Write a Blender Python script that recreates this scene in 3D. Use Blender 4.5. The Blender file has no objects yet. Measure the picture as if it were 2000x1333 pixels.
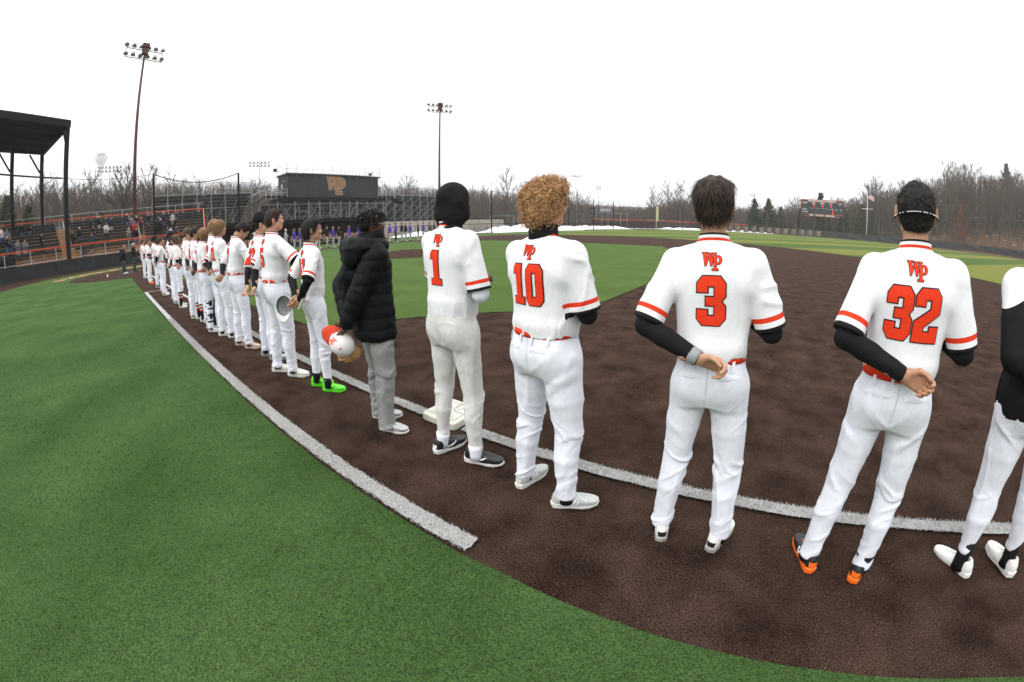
import bpy, math, random
import numpy as np
from mathutils import Vector, Matrix
from mathutils.bvhtree import BVHTree
from mathutils.geometry import delaunay_2d_cdt

SC = bpy.context.scene
COL = SC.collection
rng = random.Random(7)

# ------------------------------------------------------------------ camera
# x runs along the first base line (home plate at the origin, the bag at 27.4 m),
# y runs into the field, z is up. A real fisheye lens stands 2 m behind the line.
cam = bpy.data.cameras.new('camera')
camo = bpy.data.objects.new('camera', cam)
COL.objects.link(camo)
camo.matrix_world = Matrix(((0.8513253927, -0.0840094835, 0.5178681612, 29.6960391998),
                            (0.5246121883, 0.1461127698, -0.8387092352, -2.1296939850),
                            (-0.0052076294, 0.9856944084, 0.1684619188, 1.6538269520),
                            (0, 0, 0, 1)))
cam.type = 'PANO'
cam.panorama_type = 'FISHEYE_LENS_POLYNOMIAL'
cam.sensor_width = 36
cam.sensor_fit = 'HORIZONTAL'
cam.fisheye_fov = math.radians(200)
cam.fisheye_polynomial_k0 = 0
cam.fisheye_polynomial_k1 = -7.07589275e-02
cam.fisheye_polynomial_k2 = -2.11572497e-04
cam.fisheye_polynomial_k3 = 2.25761160e-05
cam.fisheye_polynomial_k4 = -1.41796033e-07
cam.shift_x = -30.1967 / 2000
cam.shift_y = -100.3719 / 1333
cam.clip_start = 0.05
cam.clip_end = 4000
SC.camera = camo

# ------------------------------------------------------------------ sky: thick overcast
world = bpy.data.worlds.new('World')
SC.world = world
world.use_nodes = True
wn, wl = world.node_tree.nodes, world.node_tree.links
bgn = wn['Background']
sky = wn.new('ShaderNodeTexSky')
sky.sky_type = 'NISHITA'
sky.sun_disc = False
SUN_EL, SUN_AZ = math.radians(48), math.radians(-112)   # direction towards the sun, azimuth from +x
sky.sun_elevation = SUN_EL
sky.sun_rotation = math.radians(90) - SUN_AZ
sky.dust_density = 6
hsv = wn.new('ShaderNodeHueSaturation'); hsv.inputs['Saturation'].default_value = 0.15
wl.new(sky.outputs[0], hsv.inputs['Color'])
sc1 = wn.new('ShaderNodeVectorMath'); sc1.operation = 'SCALE'; sc1.inputs['Scale'].default_value = 0.35
wl.new(hsv.outputs[0], sc1.inputs[0])
tcw = wn.new('ShaderNodeTexCoord')
sep = wn.new('ShaderNodeSeparateXYZ'); wl.new(tcw.outputs['Generated'], sep.inputs[0])
ramp = wn.new('ShaderNodeValToRGB')                     # brighter overhead than at the horizon, like any cloud deck
ramp.color_ramp.elements[0].position = 0.0; ramp.color_ramp.elements[0].color = (0.40, 0.41, 0.415, 1)
ramp.color_ramp.elements[1].position = 1.0; ramp.color_ramp.elements[1].color = (1, 1, 1, 1)
e = ramp.color_ramp.elements.new(0.25); e.color = (0.54, 0.545, 0.548, 1)
wl.new(sep.outputs['Z'], ramp.inputs[0])
sc2 = wn.new('ShaderNodeVectorMath'); sc2.operation = 'SCALE'; sc2.inputs['Scale'].default_value = 21.0
wl.new(ramp.outputs[0], sc2.inputs[0])
addn = wn.new('ShaderNodeVectorMath'); addn.operation = 'ADD'
wl.new(sc1.outputs[0], addn.inputs[0]); wl.new(sc2.outputs[0], addn.inputs[1])
wl.new(addn.outputs[0], bgn.inputs['Color'])
bgn.inputs['Strength'].default_value = 0.1

sunl = bpy.data.lights.new('sun', 'SUN')
sunl.energy = 0.9
sunl.angle = math.radians(40)
sunl.color = (1.0, 0.985, 0.96)
suno = bpy.data.objects.new('sun', sunl)
COL.objects.link(suno)
sd = Vector((math.cos(SUN_EL) * math.cos(SUN_AZ), math.cos(SUN_EL) * math.sin(SUN_AZ), math.sin(SUN_EL)))
suno.rotation_euler = sd.to_track_quat('Z', 'Y').to_euler()
suno.location = (20, -20, 60)

SC.view_settings.view_transform = 'Standard'
SC.view_settings.look = 'None'
SC.view_settings.gamma = 1
SC.view_settings.use_curve_mapping = False
SC.view_settings.exposure = 0.20
try:
    SC.cycles.max_bounces = 5
    SC.cycles.diffuse_bounces = 3
    SC.cycles.glossy_bounces = 2
    SC.cycles.transparent_max_bounces = 12
    SC.cycles.volume_bounces = 1
    SC.cycles.use_denoising = True
except Exception:
    pass

# ------------------------------------------------------------------ small helpers
def link(o, parent=None):
    COL.objects.link(o)
    if parent is not None:
        o.parent = parent
    return o

def props(o, label=None, cat=None, group=None, kind=None):
    if label: o['label'] = label
    if cat: o['category'] = cat
    if group: o['group'] = group
    if kind: o['kind'] = kind
    return o

def thing(name, label, cat, loc=(0, 0, 0), rz=0.0, group=None):
    o = bpy.data.objects.new(name, None)
    o.empty_display_size = 0.2
    link(o)
    o.location = loc
    o.rotation_euler = (0, 0, rz)
    return props(o, label, cat, group)

def mesh_np(name, V, F, mats=(), smooth=False, mi=None):
    """V (n,3) array, F array (m,4) or (m,3) or a list of polygons."""
    me = bpy.data.meshes.new(name)
    V = np.asarray(V, dtype=np.float32)
    if isinstance(F, np.ndarray):
        k = F.shape[1]
        me.vertices.add(len(V)); me.vertices.foreach_set('co', V.ravel())
        me.loops.add(F.size); me.loops.foreach_set('vertex_index', F.astype(np.int32).ravel())
        me.polygons.add(len(F))
        me.polygons.foreach_set('loop_start', np.arange(0, F.size, k, dtype=np.int32))
        me.update(calc_edges=True)
    else:
        me.from_pydata([tuple(map(float, v)) for v in V], [], F)
    for m in mats:
        me.materials.append(m)
    if mi is not None:
        me.polygons.foreach_set('material_index', np.asarray(mi, dtype=np.int32))
    if smooth and len(me.polygons):
        me.polygons.foreach_set('use_smooth', np.ones(len(me.polygons), dtype=bool))
    me.update()
    return me

def obj(name, me, parent=None, loc=None, rot=None):
    o = bpy.data.objects.new(name, me)
    link(o, parent)
    if loc is not None: o.location = loc
    if rot is not None: o.rotation_euler = rot
    return o

def dup(o, parent=None):
    c = o.copy()
    COL.objects.link(c)
    c.parent = parent
    for ch in o.children:
        dup(ch, c)
    return c

def override(o, *mats):
    for i, m in enumerate(mats):
        if m is not None and i < len(o.material_slots):
            o.material_slots[i].link = 'OBJECT'
            o.material_slots[i].material = m

class MB:
    """collects boxes, bars and tubes into one mesh"""
    def __init__(s):
        s.v, s.f, s.m, s.cur = [], [], [], 0
    def add(s, vs, fs):
        n = len(s.v)
        s.v.extend([tuple(v) for v in vs])
        s.f.extend([tuple(i + n for i in f) for f in fs])
        s.m.extend([s.cur] * len(fs))
    def box(s, c, size, rz=0.0, M=None):
        hx, hy, hz = size[0] / 2, size[1] / 2, size[2] / 2
        vs = [Vector((sx * hx, sy * hy, sz * hz)) for sz in (-1, 1) for sy in (-1, 1) for sx in (-1, 1)]
        R = M if M is not None else Matrix.Rotation(rz, 3, 'Z')
        vs = [R @ v + Vector(c) for v in vs]
        s.add(vs, [(0, 2, 3, 1), (4, 5, 7, 6), (0, 1, 5, 4), (2, 6, 7, 3), (0, 4, 6, 2), (1, 3, 7, 5)])
        return s
    def bar(s, a, b, w, h=None, up=(0, 0, 1)):
        """rectangular bar from a to b, w across, h along up"""
        a, b = Vector(a), Vector(b)
        h = w if h is None else h
        d = (b - a)
        if d.length < 1e-6: return s
        d.normalize()
        u = Vector(up)
        sd_ = d.cross(u)
        if sd_.length < 1e-4: sd_ = d.cross(Vector((0, 1, 0)))
        sd_.normalize(); u = sd_.cross(d)
        vs = [p + sd_ * (sx * w / 2) + u * (sz * h / 2) for p in (a, b) for sz in (-1, 1) for sx in (-1, 1)]
        s.add(vs, [(0, 1, 3, 2), (4, 6, 7, 5), (0, 4, 5, 1), (2, 3, 7, 6), (0, 2, 6, 4), (1, 5, 7, 3)])
        return s
    def tube(s, pts, r, n=6, cap=True):
        pts = [Vector(p) for p in pts]
        rs = r if isinstance(r, (list, tuple)) else [r] * len(pts)
        base = len(s.v); ref = None
        for i, p in enumerate(pts):
            d = (pts[min(i + 1, len(pts) - 1)] - pts[max(i - 1, 0)])
            d.normalize()
            if ref is None:
                ref = Vector((0, 0, 1)) if abs(d.z) < 0.9 else Vector((1, 0, 0))
            a = d.cross(ref); a.normalize(); b = a.cross(d); ref = b
            for k in range(n):
                t = 2 * math.pi * k / n
                s.v.append(tuple(p + a * (math.cos(t) * rs[i]) + b * (math.sin(t) * rs[i])))
        for i in range(len(pts) - 1):
            for k in range(n):
                k2 = (k + 1) % n
                s.f.append((base + i * n + k, base + i * n + k2, base + (i + 1) * n + k2, base + (i + 1) * n + k)); s.m.append(s.cur)
        if cap:
            s.f.append(tuple(base + k for k in range(n))[::-1]); s.m.append(s.cur)
            s.f.append(tuple(base + (len(pts) - 1) * n + k for k in range(n))); s.m.append(s.cur)
        return s
    def lathe(s, prof, c=(0, 0, 0), n=16, M=None):
        base = len(s.v); c = Vector(c)
        for r, z in prof:
            for k in range(n):
                t = 2 * math.pi * k / n
                v = Vector((r * math.cos(t), r * math.sin(t), z))
                if M is not None: v = M @ v
                s.v.append(tuple(v + c))
        for i in range(len(prof) - 1):
            for k in range(n):
                k2 = (k + 1) % n
                s.f.append((base + i * n + k, base + i * n + k2, base + (i + 1) * n + k2, base + (i + 1) * n + k)); s.m.append(s.cur)
        return s
    def prism(s, poly, z0, z1):
        n = len(poly); b = len(s.v)
        s.v.extend([(x, y, z0) for x, y in poly] + [(x, y, z1) for x, y in poly])
        s.f.append(tuple(range(b, b + n))[::-1]); s.f.append(tuple(range(b + n, b + 2 * n)))
        s.m.extend([s.cur] * (2 + n))
        for i in range(n):
            j = (i + 1) % n
            s.f.append((b + i, b + j, b + n + j, b + n + i))
        return s
    def mesh(s, name, *mats, smooth=False):
        return mesh_np(name, s.v, s.f, mats, smooth, s.m)
    def build(s, name, mats, parent=None, smooth=False, loc=None, rot=None):
        if not isinstance(mats, (list, tuple)): mats = [mats]
        return obj(name, s.mesh(name, *mats, smooth=smooth), parent, loc, rot)

# ------------------------------------------------------------------ materials
def mat(name, color, rough=0.8, noise=None, bump=None, spec=0.3, metal=0.0, sheen=0.0, emit=None, coord='Object'):
    """noise = (scale, amount[, second colour]); bump = (scale, distance)"""
    m = bpy.data.materials.new(name); m.use_nodes = True
    n, l = m.node_tree.nodes, m.node_tree.links
    b = n['Principled BSDF']
    b.inputs['Base Color'].default_value = (*color, 1)
    b.inputs['Roughness'].default_value = rough
    b.inputs['Metallic'].default_value = metal
    b.inputs['Specular IOR Level'].default_value = spec
    if sheen: b.inputs['Sheen Weight'].default_value = sheen
    tc = n.new('ShaderNodeTexCoord')
    if noise:
        tx = n.new('ShaderNodeTexNoise'); tx.inputs['Scale'].default_value = noise[0]; tx.inputs['Detail'].default_value = 5
        tx.inputs['Roughness'].default_value = 0.65
        l.new(tc.outputs[coord], tx.inputs['Vector'])
        mx = n.new('ShaderNodeMix'); mx.data_type = 'RGBA'
        c2 = noise[2] if len(noise) > 2 else tuple(max(0, c * (1 - noise[1])) for c in color)
        c1 = color if len(noise) > 2 else tuple(min(1, c * (1 + noise[1])) for c in color)
        rp = n.new('ShaderNodeMapRange'); rp.inputs[1].default_value = 0.32; rp.inputs[2].default_value = 0.68
        l.new(tx.outputs['Fac'], rp.inputs[0]); l.new(rp.outputs[0], mx.inputs['Factor'])
        mx.inputs[6].default_value = (*c1, 1); mx.inputs[7].default_value = (*c2, 1)
        l.new(mx.outputs[2], b.inputs['Base Color'])
    if bump:
        t2 = n.new('ShaderNodeTexNoise'); t2.inputs['Scale'].default_value = bump[0]; t2.inputs['Detail'].default_value = 4
        l.new(tc.outputs[coord], t2.inputs['Vector'])
        bp = n.new('ShaderNodeBump'); bp.inputs['Distance'].default_value = bump[1]; bp.inputs['Strength'].default_value = 1
        l.new(t2.outputs['Fac'], bp.inputs['Height']); l.new(bp.outputs[0], b.inputs['Normal'])
    if emit:
        b.inputs['Emission Color'].default_value = (*emit[:3], 1); b.inputs['Emission Strength'].default_value = emit[3]
    return m

MT = {}
def M_(key, *a, **k):
    if key not in MT:
        MT[key] = mat(key, *a, **k)
    return MT[key]

ORANGE = (0.72, 0.042, 0.012)
M_('white_paint', (0.75, 0.75, 0.74), 0.5)
M_('black_paint', (0.012, 0.013, 0.014), 0.45, noise=(3, 0.3))
M_('black_steel', (0.007, 0.007, 0.008), 0.6, spec=0.15, noise=(2, 0.3))
M_('galvanised', (0.22, 0.235, 0.245), 0.45, metal=0.3, noise=(4, 0.2))
M_('galv_light', (0.42, 0.44, 0.45), 0.45, metal=0.2, noise=(4, 0.15))
M_('orange_pipe', (0.62, 0.075, 0.018), 0.4, noise=(2, 0.12))
M_('rust_pole', (0.085, 0.030, 0.022), 0.6, noise=(1.2, 0.3))
M_('concrete', (0.32, 0.29, 0.25), 0.9, noise=(1.5, 0.25), bump=(20, 0.004))
M_('tan_concrete', (0.36, 0.20, 0.105), 0.9, noise=(1.5, 0.25))
M_('snow', (0.82, 0.85, 0.88), 0.9, noise=(1.2, 0.12), bump=(2.5, 0.1))
M_('pad_black', (0.016, 0.019, 0.021), 0.55, noise=(0.9, 0.35), bump=(3, 0.01))
M_('seat_plank', (0.014, 0.015, 0.016), 0.7, noise=(2, 0.4))
M_('dark_cloth', (0.012, 0.012, 0.014), 0.95, noise=(8, 0.3), spec=0.15)
M_('print_orange', ORANGE, 0.7, spec=0.15, noise=(60, 0.06))
M_('print_black', (0.012, 0.012, 0.014), 0.75, spec=0.15)
M_('print_white', (0.74, 0.74, 0.73), 0.7, spec=0.15)
M_('eye_white', (.55, .52, .50), .4)
M_('eye_dark', (.012, .009, .008), .3)
M_('lip', (.30, .10, .085), .5)
M_('gold_tan', (0.30, 0.20, 0.10), 0.7)

# ------------------------------------------------------------------ implicit surfaces for bodies and clothes
def frange(lo, hi, st):
    return np.arange(lo, hi + st, st, dtype=np.float32)

class Field:
    def __init__(s, xs, ys, zs):
        s.ax = [np.asarray(a, np.float32) for a in (xs, ys, zs)]
        s.F = np.full([len(a) for a in s.ax], 0.5, np.float32)
    def sub(s, lo, hi):
        sl = []
        for a, l, h in zip(s.ax, lo, hi):
            i0 = max(0, int(np.searchsorted(a, l)) - 1); i1 = min(len(a), int(np.searchsorted(a, h)) + 1)
            if i1 <= i0: return None
            sl.append(slice(i0, i1))
        sl = tuple(sl)
        P = (s.ax[0][sl[0]][:, None, None], s.ax[1][sl[1]][None, :, None], s.ax[2][sl[2]][None, None, :])
        return sl, P
    def comb(s, sl, d, k, op):
        A = s.F[sl]
        if op == 'cut':       # subtract
            d = -d
            if k > 0:
                h = np.clip(0.5 - 0.5 * (d - A) / k * -1, 0, 1)
                s.F[sl] = A + (d - A) * h + k * h * (1 - h)
            else:
                s.F[sl] = np.maximum(A, d)
        else:
            if k > 0:
                h = np.clip(0.5 + 0.5 * (A - d) / k, 0, 1)
                s.F[sl] = A + (d - A) * h - k * h * (1 - h)
            else:
                s.F[sl] = np.minimum(A, d)
    def cap(s, a, b, ra, rb, k=0.02, op='add', flat=(1, 1, 1)):
        a = np.asarray(a, float); b = np.asarray(b, float); R = max(ra, rb) + 2 * k + 0.02
        q = s.sub(np.minimum(a, b) - R, np.maximum(a, b) + R)
        if q is None: return s
        sl, (X, Y, Z) = q
        ab = b - a; L = float(ab @ ab) + 1e-9
        px, py, pz = X - a[0], Y - a[1], Z - a[2]
        t = np.clip((px * ab[0] + py * ab[1] + pz * ab[2]) / L, 0, 1)
        d = np.sqrt(((px - t * ab[0]) / flat[0]) ** 2 + ((py - t * ab[1]) / flat[1]) ** 2 + ((pz - t * ab[2]) / flat[2]) ** 2) - (ra + (rb - ra) * t)
        s.comb(sl, d.astype(np.float32), k, op)
        return s
    def chain(s, pts, rs, k=0.02, op='add', kin=0.006):
        """one limb: its segments joined without a bulge, the whole blended in with k"""
        pts = [np.asarray(q, float) for q in pts]; R = max(rs) + 2 * k + .02
        q = s.sub(np.min(pts, 0) - R, np.max(pts, 0) + R)
        if q is None: return s
        sl, (X, Y, Z) = q
        D = None
        for i in range(len(pts) - 1):
            a, b, ra, rb = pts[i], pts[i + 1], rs[i], rs[i + 1]
            ab = b - a; L = float(ab @ ab) + 1e-9; px, py, pz = X - a[0], Y - a[1], Z - a[2]
            t = np.clip((px * ab[0] + py * ab[1] + pz * ab[2]) / L, 0, 1)
            d = (np.sqrt((px - t * ab[0]) ** 2 + (py - t * ab[1]) ** 2 + (pz - t * ab[2]) ** 2) - (ra + (rb - ra) * t)).astype(np.float32)
            if D is None: D = d
            else:
                h = np.clip(0.5 + 0.5 * (D - d) / kin, 0, 1); D = D + (d - D) * h - kin * h * (1 - h)
        s.comb(sl, D, k, op)
        return s
    def ell(s, c, r, R=None, k=0.02, op='add', n=2.0):
        """ellipsoid, centre c, radii r, R 3x3 whose columns are its axes"""
        c = np.asarray(c, float); m = max(r) + 2 * k + 0.02
        q = s.sub(c - m, c + m)
        if q is None: return s
        sl, (X, Y, Z) = q
        px, py, pz = X - c[0], Y - c[1], Z - c[2]
        if R is not None:
            px, py, pz = (R[0][0] * px + R[1][0] * py + R[2][0] * pz, R[0][1] * px + R[1][1] * py + R[2][1] * pz, R[0][2] * px + R[1][2] * py + R[2][2] * pz)
        q_ = (np.abs(px / r[0]) ** n + np.abs(py / r[1]) ** n + np.abs(pz / r[2]) ** n) ** (1 / n)
        d = (q_ - 1) * min(r)
        s.comb(sl, d.astype(np.float32), k, op)
        return s
    def loft(s, prof, k=0.02, op='add', n=2.3, cx=0.0):
        """prof rows: z, half width, half depth, centre y"""
        prof = np.asarray(prof, float); prof = prof[np.argsort(prof[:, 0])]
        z0, z1 = prof[0, 0], prof[-1, 0]; m = prof[:, 1:3].max() + 2 * k + 0.05
        q = s.sub((cx - m, prof[:, 3].min() - m, z0 - 2 * k - .02), (cx + m, prof[:, 3].max() + m, z1 + 2 * k + .02))
        sl, (X, Y, Z) = q
        zz = s.ax[2][sl[2]]
        tt = np.clip(zz, z0, z1)
        # smooth (cosine) interpolation of the profile
        idx = np.clip(np.searchsorted(prof[:, 0], tt, side='right') - 1, 0, len(prof) - 2)
        u = (tt - prof[idx, 0]) / (prof[idx + 1, 0] - prof[idx, 0]); 
        P = []
        for c in (1, 2, 3):
            y0 = prof[idx, c]; y1 = prof[idx + 1, c]
            m0 = (prof[idx + 1, c] - prof[np.maximum(idx - 1, 0), c]) / (prof[idx + 1, 0] - prof[np.maximum(idx - 1, 0), 0] + 1e-9) * (prof[idx + 1, 0] - prof[idx, 0])
            i2 = np.minimum(idx + 2, len(prof) - 1)
            m1 = (prof[i2, c] - prof[idx, c]) / (prof[i2, 0] - prof[idx, 0] + 1e-9) * (prof[idx + 1, 0] - prof[idx, 0])
            P.append((2 * u ** 3 - 3 * u ** 2 + 1) * y0 + (u ** 3 - 2 * u ** 2 + u) * m0 + (-2 * u ** 3 + 3 * u ** 2) * y1 + (u ** 3 - u ** 2) * m1)
        a, b, cy = [p[None, None, :] for p in P]
        q_ = (np.abs((X - cx) / a) ** n + np.abs((Y - cy) / b) ** n) ** (1 / n)
        d = (q_ - 1) * np.minimum(a, b) * 0.95
        dz = np.maximum(z0 - Z, Z - z1)
        d = np.where(dz > 0, np.sqrt(np.maximum(d, 0) ** 2 + dz ** 2), np.maximum(d, dz))
        s.comb(sl, d.astype(np.float32), k, op)
        return s
    def plane(s, p, nrm, lo=None, hi=None, k=0.0):
        """cut away everything on the +nrm side of point p (inside lo..hi)"""
        lo = lo if lo is not None else [a[0] for a in s.ax]; hi = hi if hi is not None else [a[-1] for a in s.ax]
        q = s.sub(lo, hi)
        sl, (X, Y, Z) = q
        d = (X - p[0]) * nrm[0] + (Y - p[1]) * nrm[1] + (Z - p[2]) * nrm[2]
        s.F[sl] = np.maximum(s.F[sl], d.astype(np.float32) + 0 * s.F[sl])
        return s
    def mesh(s):
        F = s.F.copy()
        F[0] = F[-1] = 1; F[:, 0] = F[:, -1] = 1; F[:, :, 0] = F[:, :, -1] = 1
        S = F < 0
        nx, ny, nz = F.shape
        C = [S[i:nx - 1 + i, j:ny - 1 + j, k:nz - 1 + k] for i in (0, 1) for j in (0, 1) for k in (0, 1)]
        cnt = sum(c.astype(np.int8) for c in C)
        act = (cnt > 0) & (cnt < 8)
        I, J, K = np.nonzero(act)
        vid = np.full(act.shape, -1, np.int32); vid[I, J, K] = np.arange(len(I))
        acc = np.zeros((len(I), 3), np.float32); num = np.zeros(len(I), np.float32)
        xs, ys, zs = s.ax
        for ax in range(3):
            o1, o2 = [q for q in range(3) if q != ax]
            for u in (0, 1):
                for v in (0, 1):
                    a = [I, J, K]; a = [a[0].copy(), a[1].copy(), a[2].copy()]
                    a[o1] += u; a[o2] += v
                    b = [a[0].copy(), a[1].copy(), a[2].copy()]; b[ax] += 1
                    fa, fb = F[a[0], a[1], a[2]], F[b[0], b[1], b[2]]
                    cr = (fa < 0) != (fb < 0)
                    t = np.where(cr, fa / np.where(cr, fa - fb, 1), 0)
                    pa = np.stack([xs[a[0]], ys[a[1]], zs[a[2]]], 1); pb = np.stack([xs[b[0]], ys[b[1]], zs[b[2]]], 1)
                    acc += np.where(cr[:, None], pa + (pb - pa) * t[:, None], 0); num += cr
        V = acc / num[:, None]
        Q = []
        for ax in range(3):
            o1, o2 = [(1, 2), (2, 0), (0, 1)][ax]
            sa = [slice(1, None)] * 3; sb = [slice(1, None)] * 3
            sa[ax] = slice(0, -1); sb[ax] = slice(1, None)
            A, B = S[tuple(sa)], S[tuple(sb)]
            ch = A != B
            ii = np.nonzero(ch)
            base = [ii[0] + 1, ii[1] + 1, ii[2] + 1]; base[ax] = base[ax] - 1
            ok = (base[0] < nx - 1) & (base[1] < ny - 1) & (base[2] < nz - 1)
            base = [q[ok] for q in base]
            sgn = A[ii][ok]
            def g(d1, d2):
                p = [base[0], base[1], base[2]]; p = list(p)
                p[o1] = p[o1] - d1; p[o2] = p[o2] - d2
                return vid[p[0], p[1], p[2]]
            q = np.stack([g(1, 1), g(0, 1), g(0, 0), g(1, 0)], 1)
            q = np.where(sgn[:, None], q, q[:, ::-1])
            Q.append(q)
        Q = np.concatenate(Q)
        Q = Q[(Q >= 0).all(1)]
        return V, Q

def normals(V, Q):
    n = np.cross(V[Q[:, 2]] - V[Q[:, 0]], V[Q[:, 3]] - V[Q[:, 1]])
    N = np.zeros_like(V)
    for c in range(Q.shape[1]):
        for a in range(3):
            N[:, a] += np.bincount(Q[:, c], n[:, a], len(V))
    return N / (np.linalg.norm(N, axis=1)[:, None] + 1e-12)

def relax(V, Q, it=1, w=0.5):
    for _ in range(it):
        A = np.zeros_like(V); c = np.zeros(len(V))
        for i in range(4):
            a, b = Q[:, i], Q[:, (i + 1) % 4]
            for k in range(3):
                A[:, k] += np.bincount(a, V[b, k], len(V)) + np.bincount(b, V[a, k], len(V))
            c += np.bincount(a, None, len(V)) + np.bincount(b, None, len(V))
        V = V * (1 - w) + A / c[:, None] * w
    return V

_perm = np.random.RandomState(5).rand(64, 64, 64).astype(np.float32)
def noise3(P, f, seed=0):
    """smooth value noise in -1..1 at points P (n,3); f scalar or 3-vector"""
    q = P * np.asarray(f) + seed * 7.31
    i = np.floor(q).astype(int); u = q - i; u = u * u * (3 - 2 * u)
    r = 0
    for a in (0, 1):
        for b in (0, 1):
            for c in (0, 1):
                w = (u[:, 0] if a else 1 - u[:, 0]) * (u[:, 1] if b else 1 - u[:, 1]) * (u[:, 2] if c else 1 - u[:, 2])
                r = r + w * _perm[(i[:, 0] + a) % 64, (i[:, 1] + b) % 64, (i[:, 2] + c) % 64]
    return r * 2 - 1

def folds(P, f, seed=0):
    """soft ridged cloth folds, 0..1"""
    w = np.stack([noise3(P, np.asarray(f) * 0.6, seed + 1), noise3(P, np.asarray(f) * 0.6, seed + 2), noise3(P, np.asarray(f) * 0.6, seed + 3)], 1)
    n = noise3(P + w * 0.35 / np.asarray(f), f, seed)
    return (1 - np.abs(n) * 1.6) ** 1

# ------------------------------------------------------------------ block digits, initials and their projection on to cloth
DIG = {
 '0': [[(.12, 1), (0, .86), (0, .14), (.12, 0), (.33, 0), (.33, .20), (.24, .20), (.24, .80), (.33, .80), (.33, 1)],
       [(.52, 1), (.64, .86), (.64, .14), (.52, 0), (.32, 0), (.32, .20), (.40, .20), (.40, .80), (.32, .80), (.32, 1)]],
 '1': [[(.10, 1), (.42, 1), (.42, .17), (.54, .17), (.54, 0), (.04, 0), (.04, .17), (.17, .17), (.17, .76), (.02, .76), (.02, .90)]],
 '2': [[(0, .68), (0, .86), (.12, 1), (.52, 1), (.64, .86), (.64, .55), (.25, .29), (.25, .20), (.42, .20), (.42, .30), (.64, .30), (.64, 0), (0, 0), (0, .38), (.40, .63), (.40, .80), (.24, .80), (.24, .68)]],
 '3': [[(0, .68), (0, .86), (.12, 1), (.52, 1), (.64, .86), (.64, .60), (.55, .5), (.64, .40), (.64, .14), (.52, 0), (.12, 0), (0, .14), (0, .32), (.24, .32), (.24, .20), (.40, .20), (.40, .41), (.20, .41), (.20, .59), (.40, .59), (.40, .80), (.24, .80), (.24, .68)]],
 '4': [[(.36, 0), (.60, 0), (.60, 1), (.36, 1)], [(0, .20), (.70, .20), (.70, .39), (0, .39)], [(0, .30), (.22, .30), (.52, .92), (.52, 1), (.30, 1), (0, .45)]],
 '5': [[(0, 1), (.60, 1), (.60, .8), (.24, .8), (.24, .62), (.52, .62), (.64, .50), (.64, .14), (.52, 0), (.12, 0), (0, .14), (0, .32), (.24, .32), (.24, .2), (.40, .2), (.40, .43), (0, .43)]],
 '7': [[(0, 1), (.64, 1), (.64, .8), (.36, 0), (.10, 0), (.38, .8), (.24, .8), (.24, .66), (0, .66)]],
 '8': [[(.12, 1), (0, .86), (0, .60), (.09, .5), (0, .4), (0, .14), (.12, 0), (.33, 0), (.33, .18), (.24, .2), (.24, .42), (.33, .42), (.33, .58), (.24, .58), (.24, .80), (.33, .80), (.33, 1)],
       [(.52, 1), (.64, .86), (.64, .60), (.55, .5), (.64, .4), (.64, .14), (.52, 0), (.32, 0), (.32, .18), (.40, .2), (.40, .42), (.32, .42), (.32, .58), (.40, .58), (.40, .80), (.32, .80), (.32, 1)]],
}
_wp = [[(940, 325), (1022, 325), (1022, 341), (940, 341)], [(955, 333), (1000, 333), (1020, 470), (1004, 520), (986, 520)],
       [(990, 520), (1006, 520), (1060, 350), (1042, 333)], [(1035, 333), (1074, 333), (1108, 470), (1094, 520), (1078, 520)],
       [(1080, 520), (1096, 520), (1142, 345), (1122, 340)], [(1096, 330), (1162, 330), (1162, 346), (1096, 346)],
       [(1108, 372), (1200, 372), (1200, 388), (1108, 388)], [(1129, 380), (1167, 380), (1167, 575), (1129, 575)],
       [(1100, 564), (1194, 564), (1194, 585), (1100, 585)], [(1160, 372), (1205, 372), (1228, 386), (1205, 396), (1190, 390), (1160, 390)],
       [(1205, 372), (1232, 390), (1248, 420), (1248, 448), (1232, 478), (1205, 494), (1195, 478), (1206, 465), (1210, 448), (1210, 420), (1206, 403), (1195, 388)],
       [(1160, 476), (1200, 476), (1205, 494), (1160, 494)]]
WP = [[((x - 940) / 308 - 0.5, (585 - y) / 308) for x, y in p] for p in _wp]     # width 1, height 0.844

def ccw(p):
    a = sum(p[i][0] * p[(i + 1) % len(p)][1] - p[(i + 1) % len(p)][0] * p[i][1] for i in range(len(p)))
    return p if a > 0 else p[::-1]

def offset(p, w):
    p = ccw(p); n = len(p); out = []
    for i in range(n):
        a, b, c = np.array(p[i - 1]), np.array(p[i]), np.array(p[(i + 1) % n])
        d1 = (b - a) / (np.linalg.norm(b - a) + 1e-12); d2 = (c - b) / (np.linalg.norm(c - b) + 1e-12)
        n1 = np.array([d1[1], -d1[0]]); n2 = np.array([d2[1], -d2[0]])
        m = n1 + n2; m = m / max(0.35, (m @ n1))
        out.append(tuple(b + m * w))
    return out

def inpoly(x, y, p):
    r = False; n = len(p)
    for i in range(n):
        x0, y0 = p[i]; x1, y1 = p[(i + 1) % n]
        if (y0 > y) != (y1 > y) and x < (x1 - x0) * (y - y0) / (y1 - y0) + x0:
            r = not r
    return r

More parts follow.
